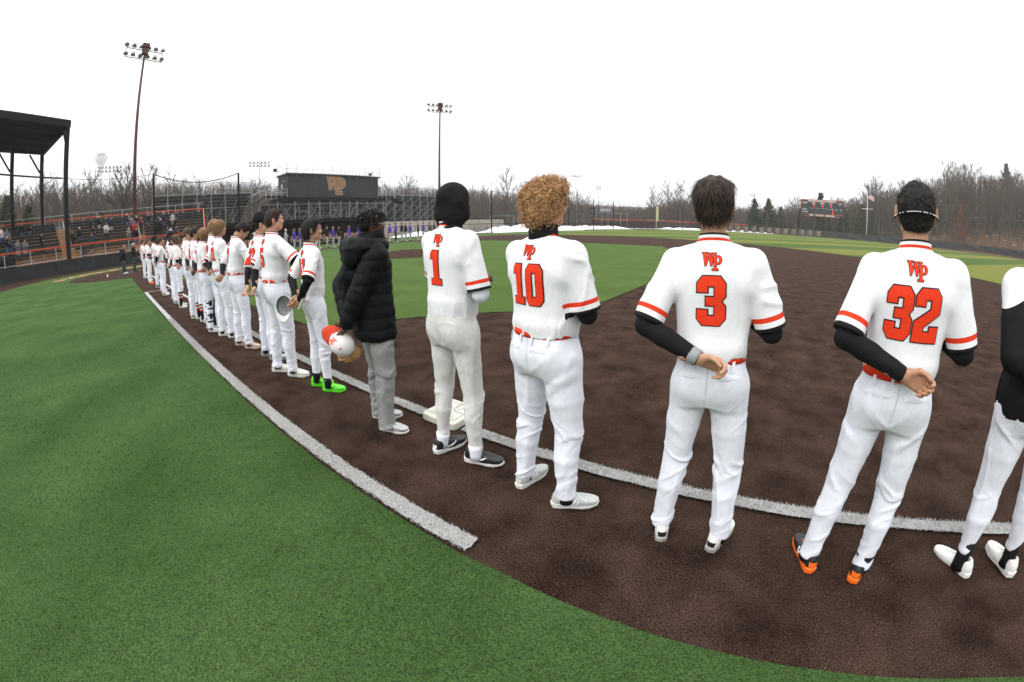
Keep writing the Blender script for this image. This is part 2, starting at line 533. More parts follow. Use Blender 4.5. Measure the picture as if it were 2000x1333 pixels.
def flat_tris(polys, step):
    """one triangulation of the union of the polygons, with inner points every step"""
    V, E = [], []
    for p in polys:
        b = len(V); n = len(p)
        for i in range(n):
            a, c = np.array(p[i]), np.array(p[(i + 1) % n]); m = max(1, int(np.linalg.norm(c - a) / step))
            for k in range(m): V.append(tuple(a + (c - a) * k / m))
        e = len(V)
        E += [(i, i + 1 if i + 1 < e else b) for i in range(b, e)]
    xs = [v[0] for v in V]; ys = [v[1] for v in V]
    if step < (max(xs) - min(xs)):
        for x in np.arange(min(xs) + step / 2, max(xs), step):
            for y in np.arange(min(ys) + step / 2, max(ys), step):
                if any(inpoly(x, y, p) for p in polys): V.append((x + 1e-4, y))
    r = delaunay_2d_cdt([Vector(v) for v in V], E, [], 0, 1e-5)
    vo, fo = r[0], r[2]
    keep = []
    for f in fo:
        cx = sum(vo[i][0] for i in f) / len(f); cy = sum(vo[i][1] for i in f) / len(f)
        if any(inpoly(cx, cy, p) for p in polys): keep.append(tuple(f))
    return [tuple(v) for v in vo], keep

def stick(name, polys, origin, u, v, bvh, mats, parent, lift=0.0015, step=0.016, reach=0.5):
    """print: polygons drawn in the u,v plane at origin, pushed along -(u x v) on to the surface in bvh"""
    origin, u, v = Vector(origin), Vector(u), Vector(v)
    d = -(u.cross(v)).normalized()
    V, F = flat_tris(polys, step)
    P = []
    last = 0.0
    for x, y in V:
        o = origin + u * x + v * y
        h = bvh.ray_cast(o - d * 0.001, d, reach)
        if h[0] is None:
            P.append(None)
        else:
            nn = h[1] if h[1].dot(d) < 0 else -h[1]
            P.append(h[0] - d * lift * 0.5 + nn * lift * 0.8)
    F = [f for f in F if all(P[i] is not None for i in f)]
    P = [tuple(p) if p is not None else (0, 0, 0) for p in P]
    if not F: return None
    used = sorted({i for f in F for i in f}); mp = {a: b for b, a in enumerate(used)}
    me = mesh_np(name, [P[i] for i in used], [tuple(mp[i] for i in f) for f in F], mats, True)
    return obj(name, me, parent)

def scaled(polys, s, dx=0, dy=0, sx=1.0):
    return [[(x * s * sx + dx, y * s + dy) for x, y in p] for p in polys]

def digits(txt, h, gap=0.07):
    out = []; x = 0
    for ch in txt:
        w = {'1': .56, '4': .72}.get(ch, .64)
        out += [[(px + x, py) for px, py in p] for p in DIG[ch]]
        x += w + gap
    x -= gap
    return [[((px - x / 2) * h, py * h) for px, py in p] for p in out]

# ------------------------------------------------------------------ people
def cloth(name, color, weave=420, rough=0.85, dirt=None, trim=False, bumpd=0.0012):
    m = bpy.data.materials.new(name); m.use_nodes = True
    n, l = m.node_tree.nodes, m.node_tree.links
    b = n['Principled BSDF']; b.inputs['Roughness'].default_value = rough
    b.inputs['Specular IOR Level'].default_value = 0.2 if max(color) > .1 else .10
    tc = n.new('ShaderNodeTexCoord')
    base = n.new('ShaderNodeRGB'); base.outputs[0].default_value = (*color, 1); out = base.outputs[0]
    if dirt:
        t = n.new('ShaderNodeTexNoise'); t.inputs['Scale'].default_value = dirt[1]; t.inputs['Detail'].default_value = 6; t.inputs['Roughness'].default_value = .6
        l.new(tc.outputs['Object'], t.inputs['Vector'])
        r = n.new('ShaderNodeMapRange'); r.inputs[1].default_value = .46; r.inputs[2].default_value = .72; r.inputs[4].default_value = dirt[2]
        l.new(t.outputs['Fac'], r.inputs[0])
        mx = n.new('ShaderNodeMix'); mx.data_type = 'RGBA'; l.new(r.outputs[0], mx.inputs['Factor']); l.new(out, mx.inputs[6]); mx.inputs[7].default_value = (*dirt[0], 1)
        out = mx.outputs[2]
    if trim:
        at = n.new('ShaderNodeAttribute'); at.attribute_name = 'trim'
        cr = n.new('ShaderNodeValToRGB'); cr.color_ramp.interpolation = 'CONSTANT'
        el = cr.color_ramp.elements
        mr = n.new('ShaderNodeMapRange'); mr.inputs[2].default_value = 0.1; l.new(at.outputs['Fac'], mr.inputs[0])
        el[0].position = 0; el[0].color = (0, 0, 0, 1); el[1].position = .20; el[1].color = (1, 1, 1, 1)
        for p, c in ((.44, (.5, .5, .5, 1)), (.66, (1, 1, 1, 1))):
            q = el.new(p); q.color = c
        l.new(mr.outputs[0], cr.inputs[0])
        c1 = n.new('ShaderNodeMath'); c1.operation = 'LESS_THAN'; c1.inputs[1].default_value = .25; l.new(cr.outputs[0], c1.inputs[0])
        c2 = n.new('ShaderNodeMath'); c2.operation = 'COMPARE'; c2.inputs[1].default_value = .5; c2.inputs[2].default_value = .3; l.new(cr.outputs[0], c2.inputs[0])
        m1 = n.new('ShaderNodeMix'); m1.data_type = 'RGBA'; l.new(c2.outputs[0], m1.inputs['Factor']); l.new(out, m1.inputs[6]); m1.inputs[7].default_value = (*ORANGE, 1)
        m2 = n.new('ShaderNodeMix'); m2.data_type = 'RGBA'; l.new(c1.outputs[0], m2.inputs['Factor']); l.new(m1.outputs[2], m2.inputs[6]); m2.inputs[7].default_value = (.012, .012, .014, 1)
        out = m2.outputs[2]
    l.new(out, b.inputs['Base Color'])
    w = n.new('ShaderNodeTexVoronoi'); w.inputs['Scale'].default_value = weave; l.new(tc.outputs['Object'], w.inputs['Vector'])
    t2 = n.new('ShaderNodeTexNoise'); t2.inputs['Scale'].default_value = 9; t2.inputs['Detail'].default_value = 3; t2.inputs['Distortion'].default_value = .8
    mp = n.new('ShaderNodeMapping'); mp.inputs['Scale'].default_value = (1.6, 1.6, .7); l.new(tc.outputs['Object'], mp.inputs[0]); l.new(mp.outputs[0], t2.inputs['Vector'])
    b1 = n.new('ShaderNodeBump'); b1.inputs['Distance'].default_value = bumpd; l.new(w.outputs['Distance'], b1.inputs['Height'])
    b2 = n.new('ShaderNodeBump'); b2.inputs['Distance'].default_value = .012; b2.inputs['Strength'].default_value = .55; l.new(t2.outputs['Fac'], b2.inputs['Height'])
    l.new(b1.outputs[0], b2.inputs['Normal']); l.new(b2.outputs[0], b.inputs['Normal'])
    return m

WHITE = (0.78, 0.80, 0.88)
CL = {}
CL['jersey'] = cloth('white_mesh_jersey', (0.79, 0.80, 0.825), trim=True, weave=300, bumpd=.0018)
CL['pants'] = cloth('white_trousers', WHITE, dirt=((.58, .58, .62), 4.5, .45))
CL['pants_dirty'] = cloth('scuffed_white_trousers', (0.66, 0.66, 0.65), dirt=((.36, .35, .33), 3.2, .55))
CL['black'] = cloth('black_stretch_cloth', (0.011, 0.011, 0.013), rough=.7)
CL['puffer'] = cloth('black_nylon', (0.0075, 0.008, 0.010), rough=.55)
CL['grey'] = cloth('grey_fleece', (0.27, 0.275, 0.27), dirt=((.22, .225, .22), 40, .8))
CL['greypants'] = cloth('grey_flannel', (0.36, 0.37, 0.38))
CL['purple'] = cloth('purple_jersey', (0.085, 0.045, 0.36))
CL['white_sleeve'] = cloth('lilac_white_sleeve', (0.74, 0.75, 0.84))

def skin(name, c):
    m = mat(name, c, 0.55, noise=(60, 0.10), bump=(180, 0.0006), spec=0.35)
    b = m.node_tree.nodes['Principled BSDF']
    b.inputs['Subsurface Weight'].default_value = 0.12
    b.inputs['Subsurface Radius'].default_value = (0.012, 0.005, 0.003)
    b.inputs['Subsurface Scale'].default_value = 0.5
    return m
SK = {'fair': skin('fair_skin', (0.52, 0.27, 0.185)), 'tan': skin('tan_skin', (0.42, 0.22, 0.13)), 'brown': skin('brown_skin', (0.125, 0.055, 0.032)),
      'warm': skin('warm_skin', (0.45, 0.25, 0.155))}
def hairm(name, c, c2):
    return mat(name, c, 0.6, noise=(38, 0.0, c2), bump=(90, 0.004), spec=0.25)
HR = {'black': hairm('black_hair', (0.006, 0.005, 0.005), (0.016, 0.013, 0.011)), 'dark': hairm('dark_brown_hair', (0.018, 0.011, 0.008), (0.045, 0.028, 0.019)),
      'brown': hairm('brown_hair', (0.045, 0.022, 0.012), (0.10, 0.055, 0.03)), 'sandy': hairm('sandy_hair', (0.16, 0.085, 0.035), (0.30, 0.18, 0.09)),
      'ginger': hairm('curly_blond_hair', (0.30, 0.15, 0.055), (0.62, 0.38, 0.19)), 'grey': hairm('grey_hair', (0.3, 0.3, 0.3), (0.45, 0.45, 0.45))}

def ik(S, W, l1, l2, hint):
    S, W, hint = Vector(S), Vector(W), Vector(hint)
    d = W - S; D = min(d.length, (l1 + l2) * .998); d.normalize()
    W = S + d * D
    a = (l1 * l1 - l2 * l2 + D * D) / (2 * D); h = math.sqrt(max(0, l1 * l1 - a * a))
    p = hint - d * hint.dot(d); p.normalize()
    return S + d * a + p * h, W

def rotm(yaw, pitch, roll=0):
    """columns: the head's right, front and up axes; yaw left +, pitch down +"""
    R = Matrix.Rotation(yaw, 3, 'Z') @ Matrix.Rotation(-pitch, 3, 'X') @ Matrix.Rotation(roll, 3, 'Y')
    return R

BACKL = dict(w=(.0, -.185, 1.085), hint=(-1, -.10, -.1), d=(.93, -.16, -.26), n=(.1, -.95, .3), th=(-.1, -.35, .93), curl=.75)
CHESTR = dict(w=(.085, .205, 1.29), hint=(.6, -.5, -.85), d=(-.86, .1, .45), n=(0, -1, 0), th=(.4, .0, .9), curl=.25)
BACKR = dict(w=(-.0, -.20, 1.02), hint=(1, -.45, -.1), d=(-.75, -.2, -.62), n=(0, -.9, .2), th=(.3, -.4, .85), curl=.8)
HANGL = dict(w=(-.27, .02, .86), hint=(-.3, -1, 0), d=(0, .1, -1), n=(1, 0, 0), th=(.1, 1, .1), curl=.4)
HANGR = dict(w=(.27, .02, .86), hint=(.3, -1, 0), d=(0, .1, -1), n=(-1, 0, 0), th=(-.1, 1, .1), curl=.4)

class Rig:
    def __init__(s, H=1.85, bulk=1.0, L=BACKL, R=CHESTR, feet=((-.17, 0, .25), (.17, 0, -.25)), head=(0, 0, 0), stoop=0.0):
        s.H = H; k = s.s = H / 1.85; s.b = bulk; s.hk = k * .945
        V = lambda x, y, z: Vector((x * k, y * k, z * k))
        s.V = V
        s.sh = {i: V(.180 * i * (0.4 + .6 * bulk), -.012 + stoop, 1.505) for i in (-1, 1)}
        s.hip = {-1: V(-.092 * bulk, 0, .965), 1: V(.092 * bulk, 0, .965)}
        s.foot = {-1: feet[0], 1: feet[1]}
        s.ank = {i: Vector((s.foot[i][0], s.foot[i][1] - .03, .085 * k)) for i in (-1, 1)}
        s.knee = {i: s.hip[i].lerp(s.ank[i], .50) + V(.008 * i, .028, 0) for i in (-1, 1)}
        s.arm = {-1: L, 1: R}
        s.el, s.wr = {}, {}
        for i in (-1, 1):
            a = s.arm[i]
            s.el[i], s.wr[i] = ik(s.sh[i], V(*a['w']) if bulk == 1 else Vector((a['w'][0] * k, a['w'][1] * k * (1 + (bulk - 1) * .9), a['w'][2] * k)), .315 * k, .282 * k, a['hint'])
        s.stoop = stoop
        s.nb = V(0, -.015 + stoop, 1.588)
        s.HR = rotm(*head)
        s.np = s.nb + V(0, .012, .032)
        s.hc = s.np + s.HR @ V(0, .028, .122)            # middle of the skull
    def hp(s, x, y, z):
        return s.hc + s.HR @ Vector((x * s.hk, y * s.hk, z * s.hk))

def add_head(F, r, k=.012):
    R = [list(x) for x in r.HR]; s_ = r.hk
    e = lambda c, rad, kk=k, op='add', n=2: F.ell(r.hp(*c), [q * s_ for q in rad], R, kk, op, n)
    e((0, -.010, .022), (.077, .099, .090), .02)         # skull
    e((0, .026, -.035), (.061, .070, .082), .03)         # face
    e((0, .056, -.088), (.034, .034, .027), .02)         # jaw and chin
    for i in (-1, 1):
        e((.048 * i, .012, -.062), (.022, .042, .030), .02)  # jaw corners
        e((.036 * i, .082, -.022), (.022, .018, .018), .015)  # cheeks
        e((.031 * i, .102, .010), (.013, .009, .007), .008, 'cut')
        e((.031 * i, .084, .008), (.012, .011, .010), .003)
        # ears
        e((.084 * i, -.010, -.012), (.010, .020, .034), .006)
        e((.093 * i, -.016, -.010), (.008, .010, .030), .006)
        e((.094 * i, .002, -.012), (.007, .010, .019), .004, 'cut')
    F.cap(r.hp(-.034, .088, .027), r.hp(.034, .088, .027), .011 * s_, .011 * s_, .012)    # brow
    F.cap(r.hp(0, .088, .014), r.hp(0, .100, -.018), .007 * s_, .009 * s_, .012)     # nose
    e((0, .094, -.024), (.016, .011, .009), .010)
    F.cap(r.hp(-.018, .088, -.052), r.hp(.018, .088, -.052), .006 * s_, .006 * s_, .006)   # lips
    F.cap(r.hp(-.016, .086, -.064), r.hp(.016, .086, -.064), .0068 * s_, .0068 * s_, .006)
    F.cap(r.nb - r.V(0, 0, .03), r.np + (r.hc - r.np) * .25, .062 * s_ * (.5 + .5 * r.b), .057 * s_ * (.6 + .4 * r.b), .02)

def add_face(r, root, hm, beard=None):
    """eyes, brows and lips"""
    for i in (-1, 1):
        MB().lathe([(0, .0065 * r.hk), (.0065 * r.hk, .002 * r.hk), (.0085 * r.hk, -.004 * r.hk)], tuple(r.hp(.030 * i, .0935, .010)), 8, r.HR @ Matrix.Rotation(-math.pi / 2, 3, 'X')).build('eye', MT['eye_white'], root, True)
        MB().lathe([(0, .003 * r.hk), (.0042 * r.hk, .0), (.0042 * r.hk, -.004 * r.hk)], tuple(r.hp(.030 * i, .0990, .010)), 8, r.HR @ Matrix.Rotation(-math.pi / 2, 3, 'X')).build('pupil', MT['eye_dark'], root, True)
        MB().tube([r.hp(.014 * i, .1005, .027), r.hp(.030 * i, .0985, .032), r.hp(.047 * i, .086, .028)], [.0028, .0036, .0020], 5).build('eyebrow', hm, root, True)
    MB().tube([r.hp(-.022, .088, -.0585), r.hp(-.010, .0975, -.057), r.hp(0, .0985, -.0575), r.hp(.010, .0975, -.057), r.hp(.022, .088, -.0585)], [.0015, .0036, .0036, .0036, .0015], 6).build('lips', MT['lip'], root, True)

def make_body(r, m, res, top_only=False):
    k = r.s
    lo, hi = [-.46 * k, -.32, -.0], [.46 * k, .36, r.H + .06]
    hx = r.hc
    f = res * .42
    def axis(l, h, a, b):
        return np.unique(np.concatenate([np.arange(l, a, res), np.arange(a, b, f), np.arange(b, h, res)]).round(5))
    F = Field(axis(lo[0], hi[0], hx.x - .11, hx.x + .11), axis(lo[1], hi[1], hx.y - .13, hx.y + .15), axis(lo[2], hi[2], r.hc.z - .16, hi[2]))
    F.loft([(.90 * k, .13 * r.b, .085 * r.b, 0), (1.0 * k, .135 * r.b, .09 * r.b, 0), (1.1 * k, .125 * r.b, .085 * r.b, 0), (1.3 * k, .15 * r.b, .095 * r.b, r.stoop * .5), (1.44 * k, .155 * r.b, .09 * r.b, r.stoop * .8), (1.53 * k, .09, .06, -.01 + r.stoop)], .03)
    for i in (-1, 1):
        F.cap(r.sh[i], r.el[i], .050 * k, .036 * k, .03)
        F.cap(r.el[i], r.wr[i], .037 * k, .024 * k, .01)
        F.cap(r.hip[i], r.knee[i], .075 * k, .050 * k, .03)
        F.cap(r.knee[i], r.ank[i], .050 * k, .034 * k, .01)
        F.cap(r.ank[i], r.ank[i] + Vector((0, .07, -.045)), .03, .022, .01)
        F.cap(r.nb - r.V(0, 0, .02), r.sh[i] - r.V(.03 * i, 0, 0), .045 * k, .04 * k, .03)
    add_head(F, r)
    V, Q = F.mesh()
    Vs, Qs = [V], [Q]
    nn = len(V)
    for i in (-1, 1):
        a = r.arm[i]
        if a.get('nohand'): continue
        Vh, Qh = hand(r, i, res)
        Vs.append(Vh); Qs.append(Qh + nn); nn += len(Vh)
    return mesh_np('body', np.concatenate(Vs), np.concatenate(Qs), [m], True)

def hand(r, i, res):
    a = r.arm[i]; k = r.s
    W = r.wr[i]; d = Vector(a['d']).normalized()
    n = Vector(a['n']); n = (n - d * n.dot(d)).normalized()
    t = d.cross(n)
    if t.dot(Vector(a['th'])) < 0: t = -t
    P = lambda x, y, z: W + (d * x + t * y + n * z) * k        # along the hand, towards the thumb, towards the palm
    st = max(.0032, res * .45) if res < .012 else res * .6
    F = Field(*[np.arange(W[q] - .19, W[q] + .19, st) for q in range(3)])
    F.cap(P(-.07, 0, 0), P(.01, 0, 0), .027 * k, .025 * k, .01)
    c = a['curl']
    for j, (y, L, x0) in enumerate(((.031, .078, .088), (.011, .086, .094), (-.010, .080, .090), (-.030, .064, .082))):
        F.cap(P(.012, y * .6, 0), P(x0, y, 0), .014 * k, .0115 * k, .012)
        cc = c * (0.85 + .12 * j)
        p0 = P(x0, y, 0); ang = cc * .9
        seg = [L * .46, L * .30, L * .24]; rr = [.0098, .0088, .0078, .0066]
        dirv = lambda A: (d * math.cos(A) + n * math.sin(A)) * k
        for q in range(3):
            p1 = p0 + dirv(ang) * seg[q]
            F.cap(p0, p1, rr[q] * k, rr[q + 1] * k, .0035)
            p0 = p1; ang += cc * (1.15 if q == 0 else .7)
    F.cap(P(.015, .018, .004), P(.052, .046, .012), .015 * k, .012 * k, .014)
    F.cap(P(.052, .046, .012), P(.080, .048, .024), .0115 * k, .0095 * k, .004)
    F.cap(P(.080, .048, .024), P(.100, .040, .036), .0095 * k, .0075 * k, .004)
    return F.mesh()

def creases(P, f, seed=0, w=.14):
    """narrow raised creases where the noise crosses zero, 0..1"""
    q = np.asarray(f)
    wv = np.stack([noise3(P, q * 0.7, seed + 1), noise3(P, q * 0.7, seed + 2), noise3(P, q * 0.7, seed + 3)], 1)
    n = noise3(P + wv * 0.30 / q, q, seed)
    m = np.clip(noise3(P, q * .8, seed + 11) * 1.4 + .5, 0, 1)
    return np.exp(-(n / w) ** 2) * m

def trim_mesh(V, Q, name, mats, attr=None):
    me = mesh_np(name, V, Q, mats, True)
    if attr is not None:
        at = me.attributes.new('trim', 'FLOAT', 'POINT'); at.data.foreach_set('value', attr.astype(np.float32))
    return me

def make_jersey(r, m, res, seed=0, sleeve=.90, puff=0.0, long=False, hem=None, name='jersey', collar=True, amp=1.0, low=.0, flare=1.0):
    k, b = r.s, r.b
    pf = puff
    # arms reach further out than the torso: room for them in the box
    F = Field(frange(-.50 * k * max(b, 1), .50 * k * max(b, 1), res), frange(-.36 * b, .40 * b, res), frange((.80 if long else .98) * k - low, 1.64 * k, res))
    st = r.stoop
    h0 = hem if hem else 1.079
    prof = [(h0, .160 + pf, .120 + pf, -.008), (1.140, .173 + pf, .131 + pf, -.004), (1.20, .170 + pf, .127 + pf, 0), (1.30, .179 + pf, .128 + pf, .002 + st * .3), (1.39, .188 + pf, .130 + pf, st * .6), (1.455, .184 + pf, .122 + pf, -.002 + st * .8), (1.512, .156 + pf, .098 + pf, -.010 + st), (1.562, .100, .070, -.014 + st)]
    if hem and hem < 1.04:
        prof = [(hem, .178 + pf, .135 + pf, -.008), (hem + .08, .186 + pf, .145 + pf, -.008)] + prof[1:]
    F.loft([(z * k, x * b * k, y * b * k, c * k) for z, x, y, c in prof], .02, n=2.35)
    for i in (-1, 1):
        s_, e_ = r.sh[i], r.el[i]
        F.cap(r.nb - r.V(-.030 * i, .0, .040), s_ + r.V(-.006 * i, 0, -.006), (.050 + pf * .5) * k * b, (.052 + pf) * k * (.4 + .6 * b), .035)
        F.cap(s_ + r.V(-.05 * i, 0, -.09), s_ + r.V(-.01 * i, 0, -.03), .085 * k * b, (.060 + pf) * k * b, .03)
        if long:
            F.chain([s_, s_.lerp(e_, .5), e_, r.wr[i].lerp(e_, .04)], [(.060 + pf) * k * b, (.060 + pf) * k * b, (.054 + pf) * k * b, (.036 + pf * .7) * k * b], .03)
        else:
            fl = e_.lerp(s_, 1 - sleeve)
            F.cap(s_, fl, .058 * k * (.4 + .6 * b), .072 * k * (.5 + .5 * b) * flare, .025)
    if not long:
        for i in (-1, 1):
            s_, e_ = r.sh[i], r.el[i]; d = (e_ - s_).normalized(); fl = e_.lerp(s_, 1 - sleeve)
            R = .16 * k
            lo = [min(fl[q], (fl + d * .2)[q]) - .0 for q in range(3)]
            lo = [fl[q] - R for q in range(3)]; hi = [fl[q] + R for q in range(3)]
            if i < 0: hi[0] = min(hi[0], -.178 * k * b)
            else: lo[0] = max(lo[0], .178 * k * b)
            # carve only near the sleeve's own axis
            q = F.sub(lo, hi)
            sl, (X, Y, Z) = q
            dd = (X - fl.x) * d.x + (Y - fl.y) * d.y + (Z - fl.z) * d.z
            F.F[sl] = np.maximum(F.F[sl], dd.astype(np.float32))
    # collar
    cd = Vector((0, .16, 1)).normalized()
    ct = r.nb + r.V(0, .004, .034)
    if collar:
        F.cap(r.nb - r.V(0, .0, .05), r.nb + r.V(0, .012, .08), .072 * k * (.6 + .4 * b), .066 * k * (.6 + .4 * b), .018)
        F.plane(ct, cd, lo=[-.14, -.2, ct.z - .09], hi=[.14, .2, ct.z + .3])
    F.plane((0, 0, h0 * k), (0, 0, -1))
    V, Q = F.mesh()
    V = relax(V, Q, 1, .4)
    N = normals(V, Q)
    P = V / k
    # cloth folds, all modelled
    zrel = np.clip((1.24 - P[:, 2]) / .16, 0, 1)
    side = np.abs(N[:, 0])
    a = .004 * folds(P, (5.0, 5.0, 1.8), seed) + .006 * creases(P, (7, 7, 2.6), seed + 9) + .009 * zrel * creases(P, (11, 11, 4.5), seed + 4) + .004 * zrel * folds(P, (15, 15, 7), seed + 5)
    if not puff:
        armp = np.clip((np.abs(P[:, 0]) - .19 * b) / .04, 0, 1)
        a = a + armp * .008 * creases(P, (6, 6, 9), seed + 12)
    a = (a - .004) * amp
    if collar:
        dc = (ct.z + .0 - V[:, 2]) - (V[:, 1] - ct.y) * .16
        a = a * np.clip(dc / .06, 0.0, 1) 
    V = V + N * (a * k)[:, None]
    # wavy hem
    if not long:
        low_ = P[:, 2] < h0 + .02
        V[low_, 2] += (.022 * noise3(P[low_], (9, 9, .1), seed + 3) - .006).astype(np.float32) * k
    attr = None
    if not long:
        attr = np.full(len(V), 1.0)
        if collar:
            dc = ((ct.x - V[:, 0]) * cd.x + (ct.y - V[:, 1]) * cd.y + (ct.z - V[:, 2]) * cd.z)
            near = (np.hypot(V[:, 0], V[:, 1] - ct.y) < .135 * k * b) & (V[:, 2] > ct.z - .06)
            attr[near] = dc[near] * 1.9
        for i in (-1, 1):
            s_, e_ = np.array(r.sh[i]), np.array(r.el[i]); d = (e_ - s_) / np.linalg.norm(e_ - s_); fl = e_ * sleeve + s_ * (1 - sleeve)
            t = (fl - V) @ d
            rad = np.linalg.norm((V - fl) + t[:, None] * d, axis=1)
            near = (rad < .105 * k * max(1, b)) & (t < .1) & (t > -.014) & (i * V[:, 0] > .17 * k)
            attr[near] = np.maximum(t[near], 0) + .001
    return trim_mesh(V, Q, name, [m], attr)

def make_pants(r, m, res, seed=0, cut=.075, loose=1.0, tight=0.0, amp=1.0, knicker=None, name='trousers', top=1.125):
    k, b = r.s, r.b
    zl = (knicker - .02 if knicker else .03)
    xm = max(.24 * b, abs(r.foot[-1][0]) + .12, abs(r.foot[1][0]) + .12) * max(1, k)
    ys = [r.foot[-1][1], r.foot[1][1]]
    F = Field(frange(-xm - .02, xm + .02, res), frange(min(-.22 * b, min(ys) - .15), max(.20 * b, max(ys) + .14), res), frange(zl, (top + .02) * k, res))
    F.loft([(z * k, x * b * k, y * b * k, c * k) for z, x, y, c in ((.86, .160, .10, -.005), (.92, .172, .118, -.010), (.98, .173, .126, -.014), (1.045, .166, .123, -.012), (1.095, .156, .117, -.010), (top, .154, .114, -.008))], .02, n=2.35)
    for i in (-1, 1):
        F.ell(r.V(.072 * i * b, -.050 * b, .965), [q * k * b for q in (.080, .080, .095)], None, .05)
        h, kn, an = r.hip[i], r.knee[i], r.ank[i]
        th = kn.lerp(h, .45); ca = an.lerp(kn, .62); lo = an.lerp(kn, .22)
        F.chain([h - r.V(0, .0, .03), th, kn, ca - r.V(0, .012, 0), lo, an - Vector((0, 0, .03))],
                [.098 * k * b, .086 * k * b * loose, .069 * k * loose * (.4 + .6 * b), .066 * k * loose * (.4 + .6 * b) - tight * .3, .057 * k * loose - tight, .055 * k * loose - tight], .04)
    F.plane((0, 0, (knicker if knicker else cut)), (0, 0, -1))
    # keep the legs apart below the crotch
    V, Q = F.mesh()
    V = relax(V, Q, 1, .4)
    N = normals(V, Q); P = V / k
    z = P[:, 2]
    crotch = np.exp(-((z - .84) / .10) ** 2); kneez = np.exp(-((z - .50) / .10) ** 2); ankz = np.clip((.30 - z) / .2, 0, 1)
    D_ = P.copy(); sx = np.sign(P[:, 0] + 1e-6)
    D_[:, 2] = z - np.abs(P[:, 0]) * .9                                   # folds fanning out from the crotch
    E_ = P.copy(); E_[:, 2] = z + P[:, 0] * .7 * np.where(z > .5, 1, -1)   # slanting folds on the legs
    a = .004 * folds(P, (5, 5, 2.0), seed) + .009 * crotch * creases(D_, (4, 4, 13), seed + 5, .22) + .013 * kneez * creases(E_, (5, 5, 14), seed + 6, .2)
    a += .015 * ankz * creases(E_, (5, 5, 19), seed + 7, .28) * max(.2, 1 - tight * 25) + .008 * creases(P, (8, 8, 2.2), seed + 8) * (1 - crotch) + .005 * np.clip((.62 - z) / .2, 0, 1) * creases(E_, (7, 7, 12), seed + 14)
    # trouser seams: centre back and the back pockets' lips
    back = N[:, 1] < -.3
    seam = np.exp(-(P[:, 0] / .006) ** 2) * (z > .86) * back
    a = a - .004 - .004 * seam
    for i in (-1, 1):
        pk = np.exp(-((z - 1.015 - .012 * np.cos((P[:, 0] - .085 * i) * 30)) / .005) ** 2) * (np.abs(P[:, 0] - .088 * i) < .06) * back
        a = a + .003 * pk
    V = V + N * (a * amp * k)[:, None]
    return trim_mesh(V, Q, name, [m])

def trouser_details(r, p, m_seam):
    """belt loops, back pocket welts and the centre seam, sewn on to the trousers"""
    k, b = r.s, r.b; bv = bvh_of(p.data)
    def strip(name, pts, w, m):
        for (x0, z0), (x1, z1) in zip(pts[:-1], pts[1:]):
            dx, dz = x1 - x0, z1 - z0; L = math.hypot(dx, dz); nx, nz = -dz / L * w, dx / L * w
            yield [(x0 * k - nx, z0 * k - nz), (x1 * k - nx, z1 * k - nz), (x1 * k + nx, z1 * k + nz), (x0 * k + nx, z0 * k + nz)]
    U, Vv = (1, 0, 0), (0, 0, 1)
    for i in (-1, 1):
        c = .082 * i * b
        pl = list(strip('w', [(c - .055, 1.020), (c - .02, 1.012), (c + .02, 1.012), (c + .055, 1.020)], .0016, None))
        stick('pocket_welt', pl, (0, -.5, 0), U, Vv, bv, [m_seam], p, .001, .02, 1)
    pl = list(strip('s', [(0, 1.08), (.002, 1.0), (0, .93)], .0013, None))
    stick('centre_seam', pl, (0, -.5, 0), U, Vv, bv, [m_seam], p, .001, .02, 1)
    for x in (-.11, -.035, .035, .11):
        x *= b
        o = stick('belt_loop', [[((x - .006) * k, 1.050 * k), ((x + .006) * k, 1.050 * k), ((x + .006) * k, 1.092 * k), ((x - .006) * k, 1.092 * k)]], (0, -.5, 0), U, Vv, bv, [CL['pants']], p, .007, .03, 1)

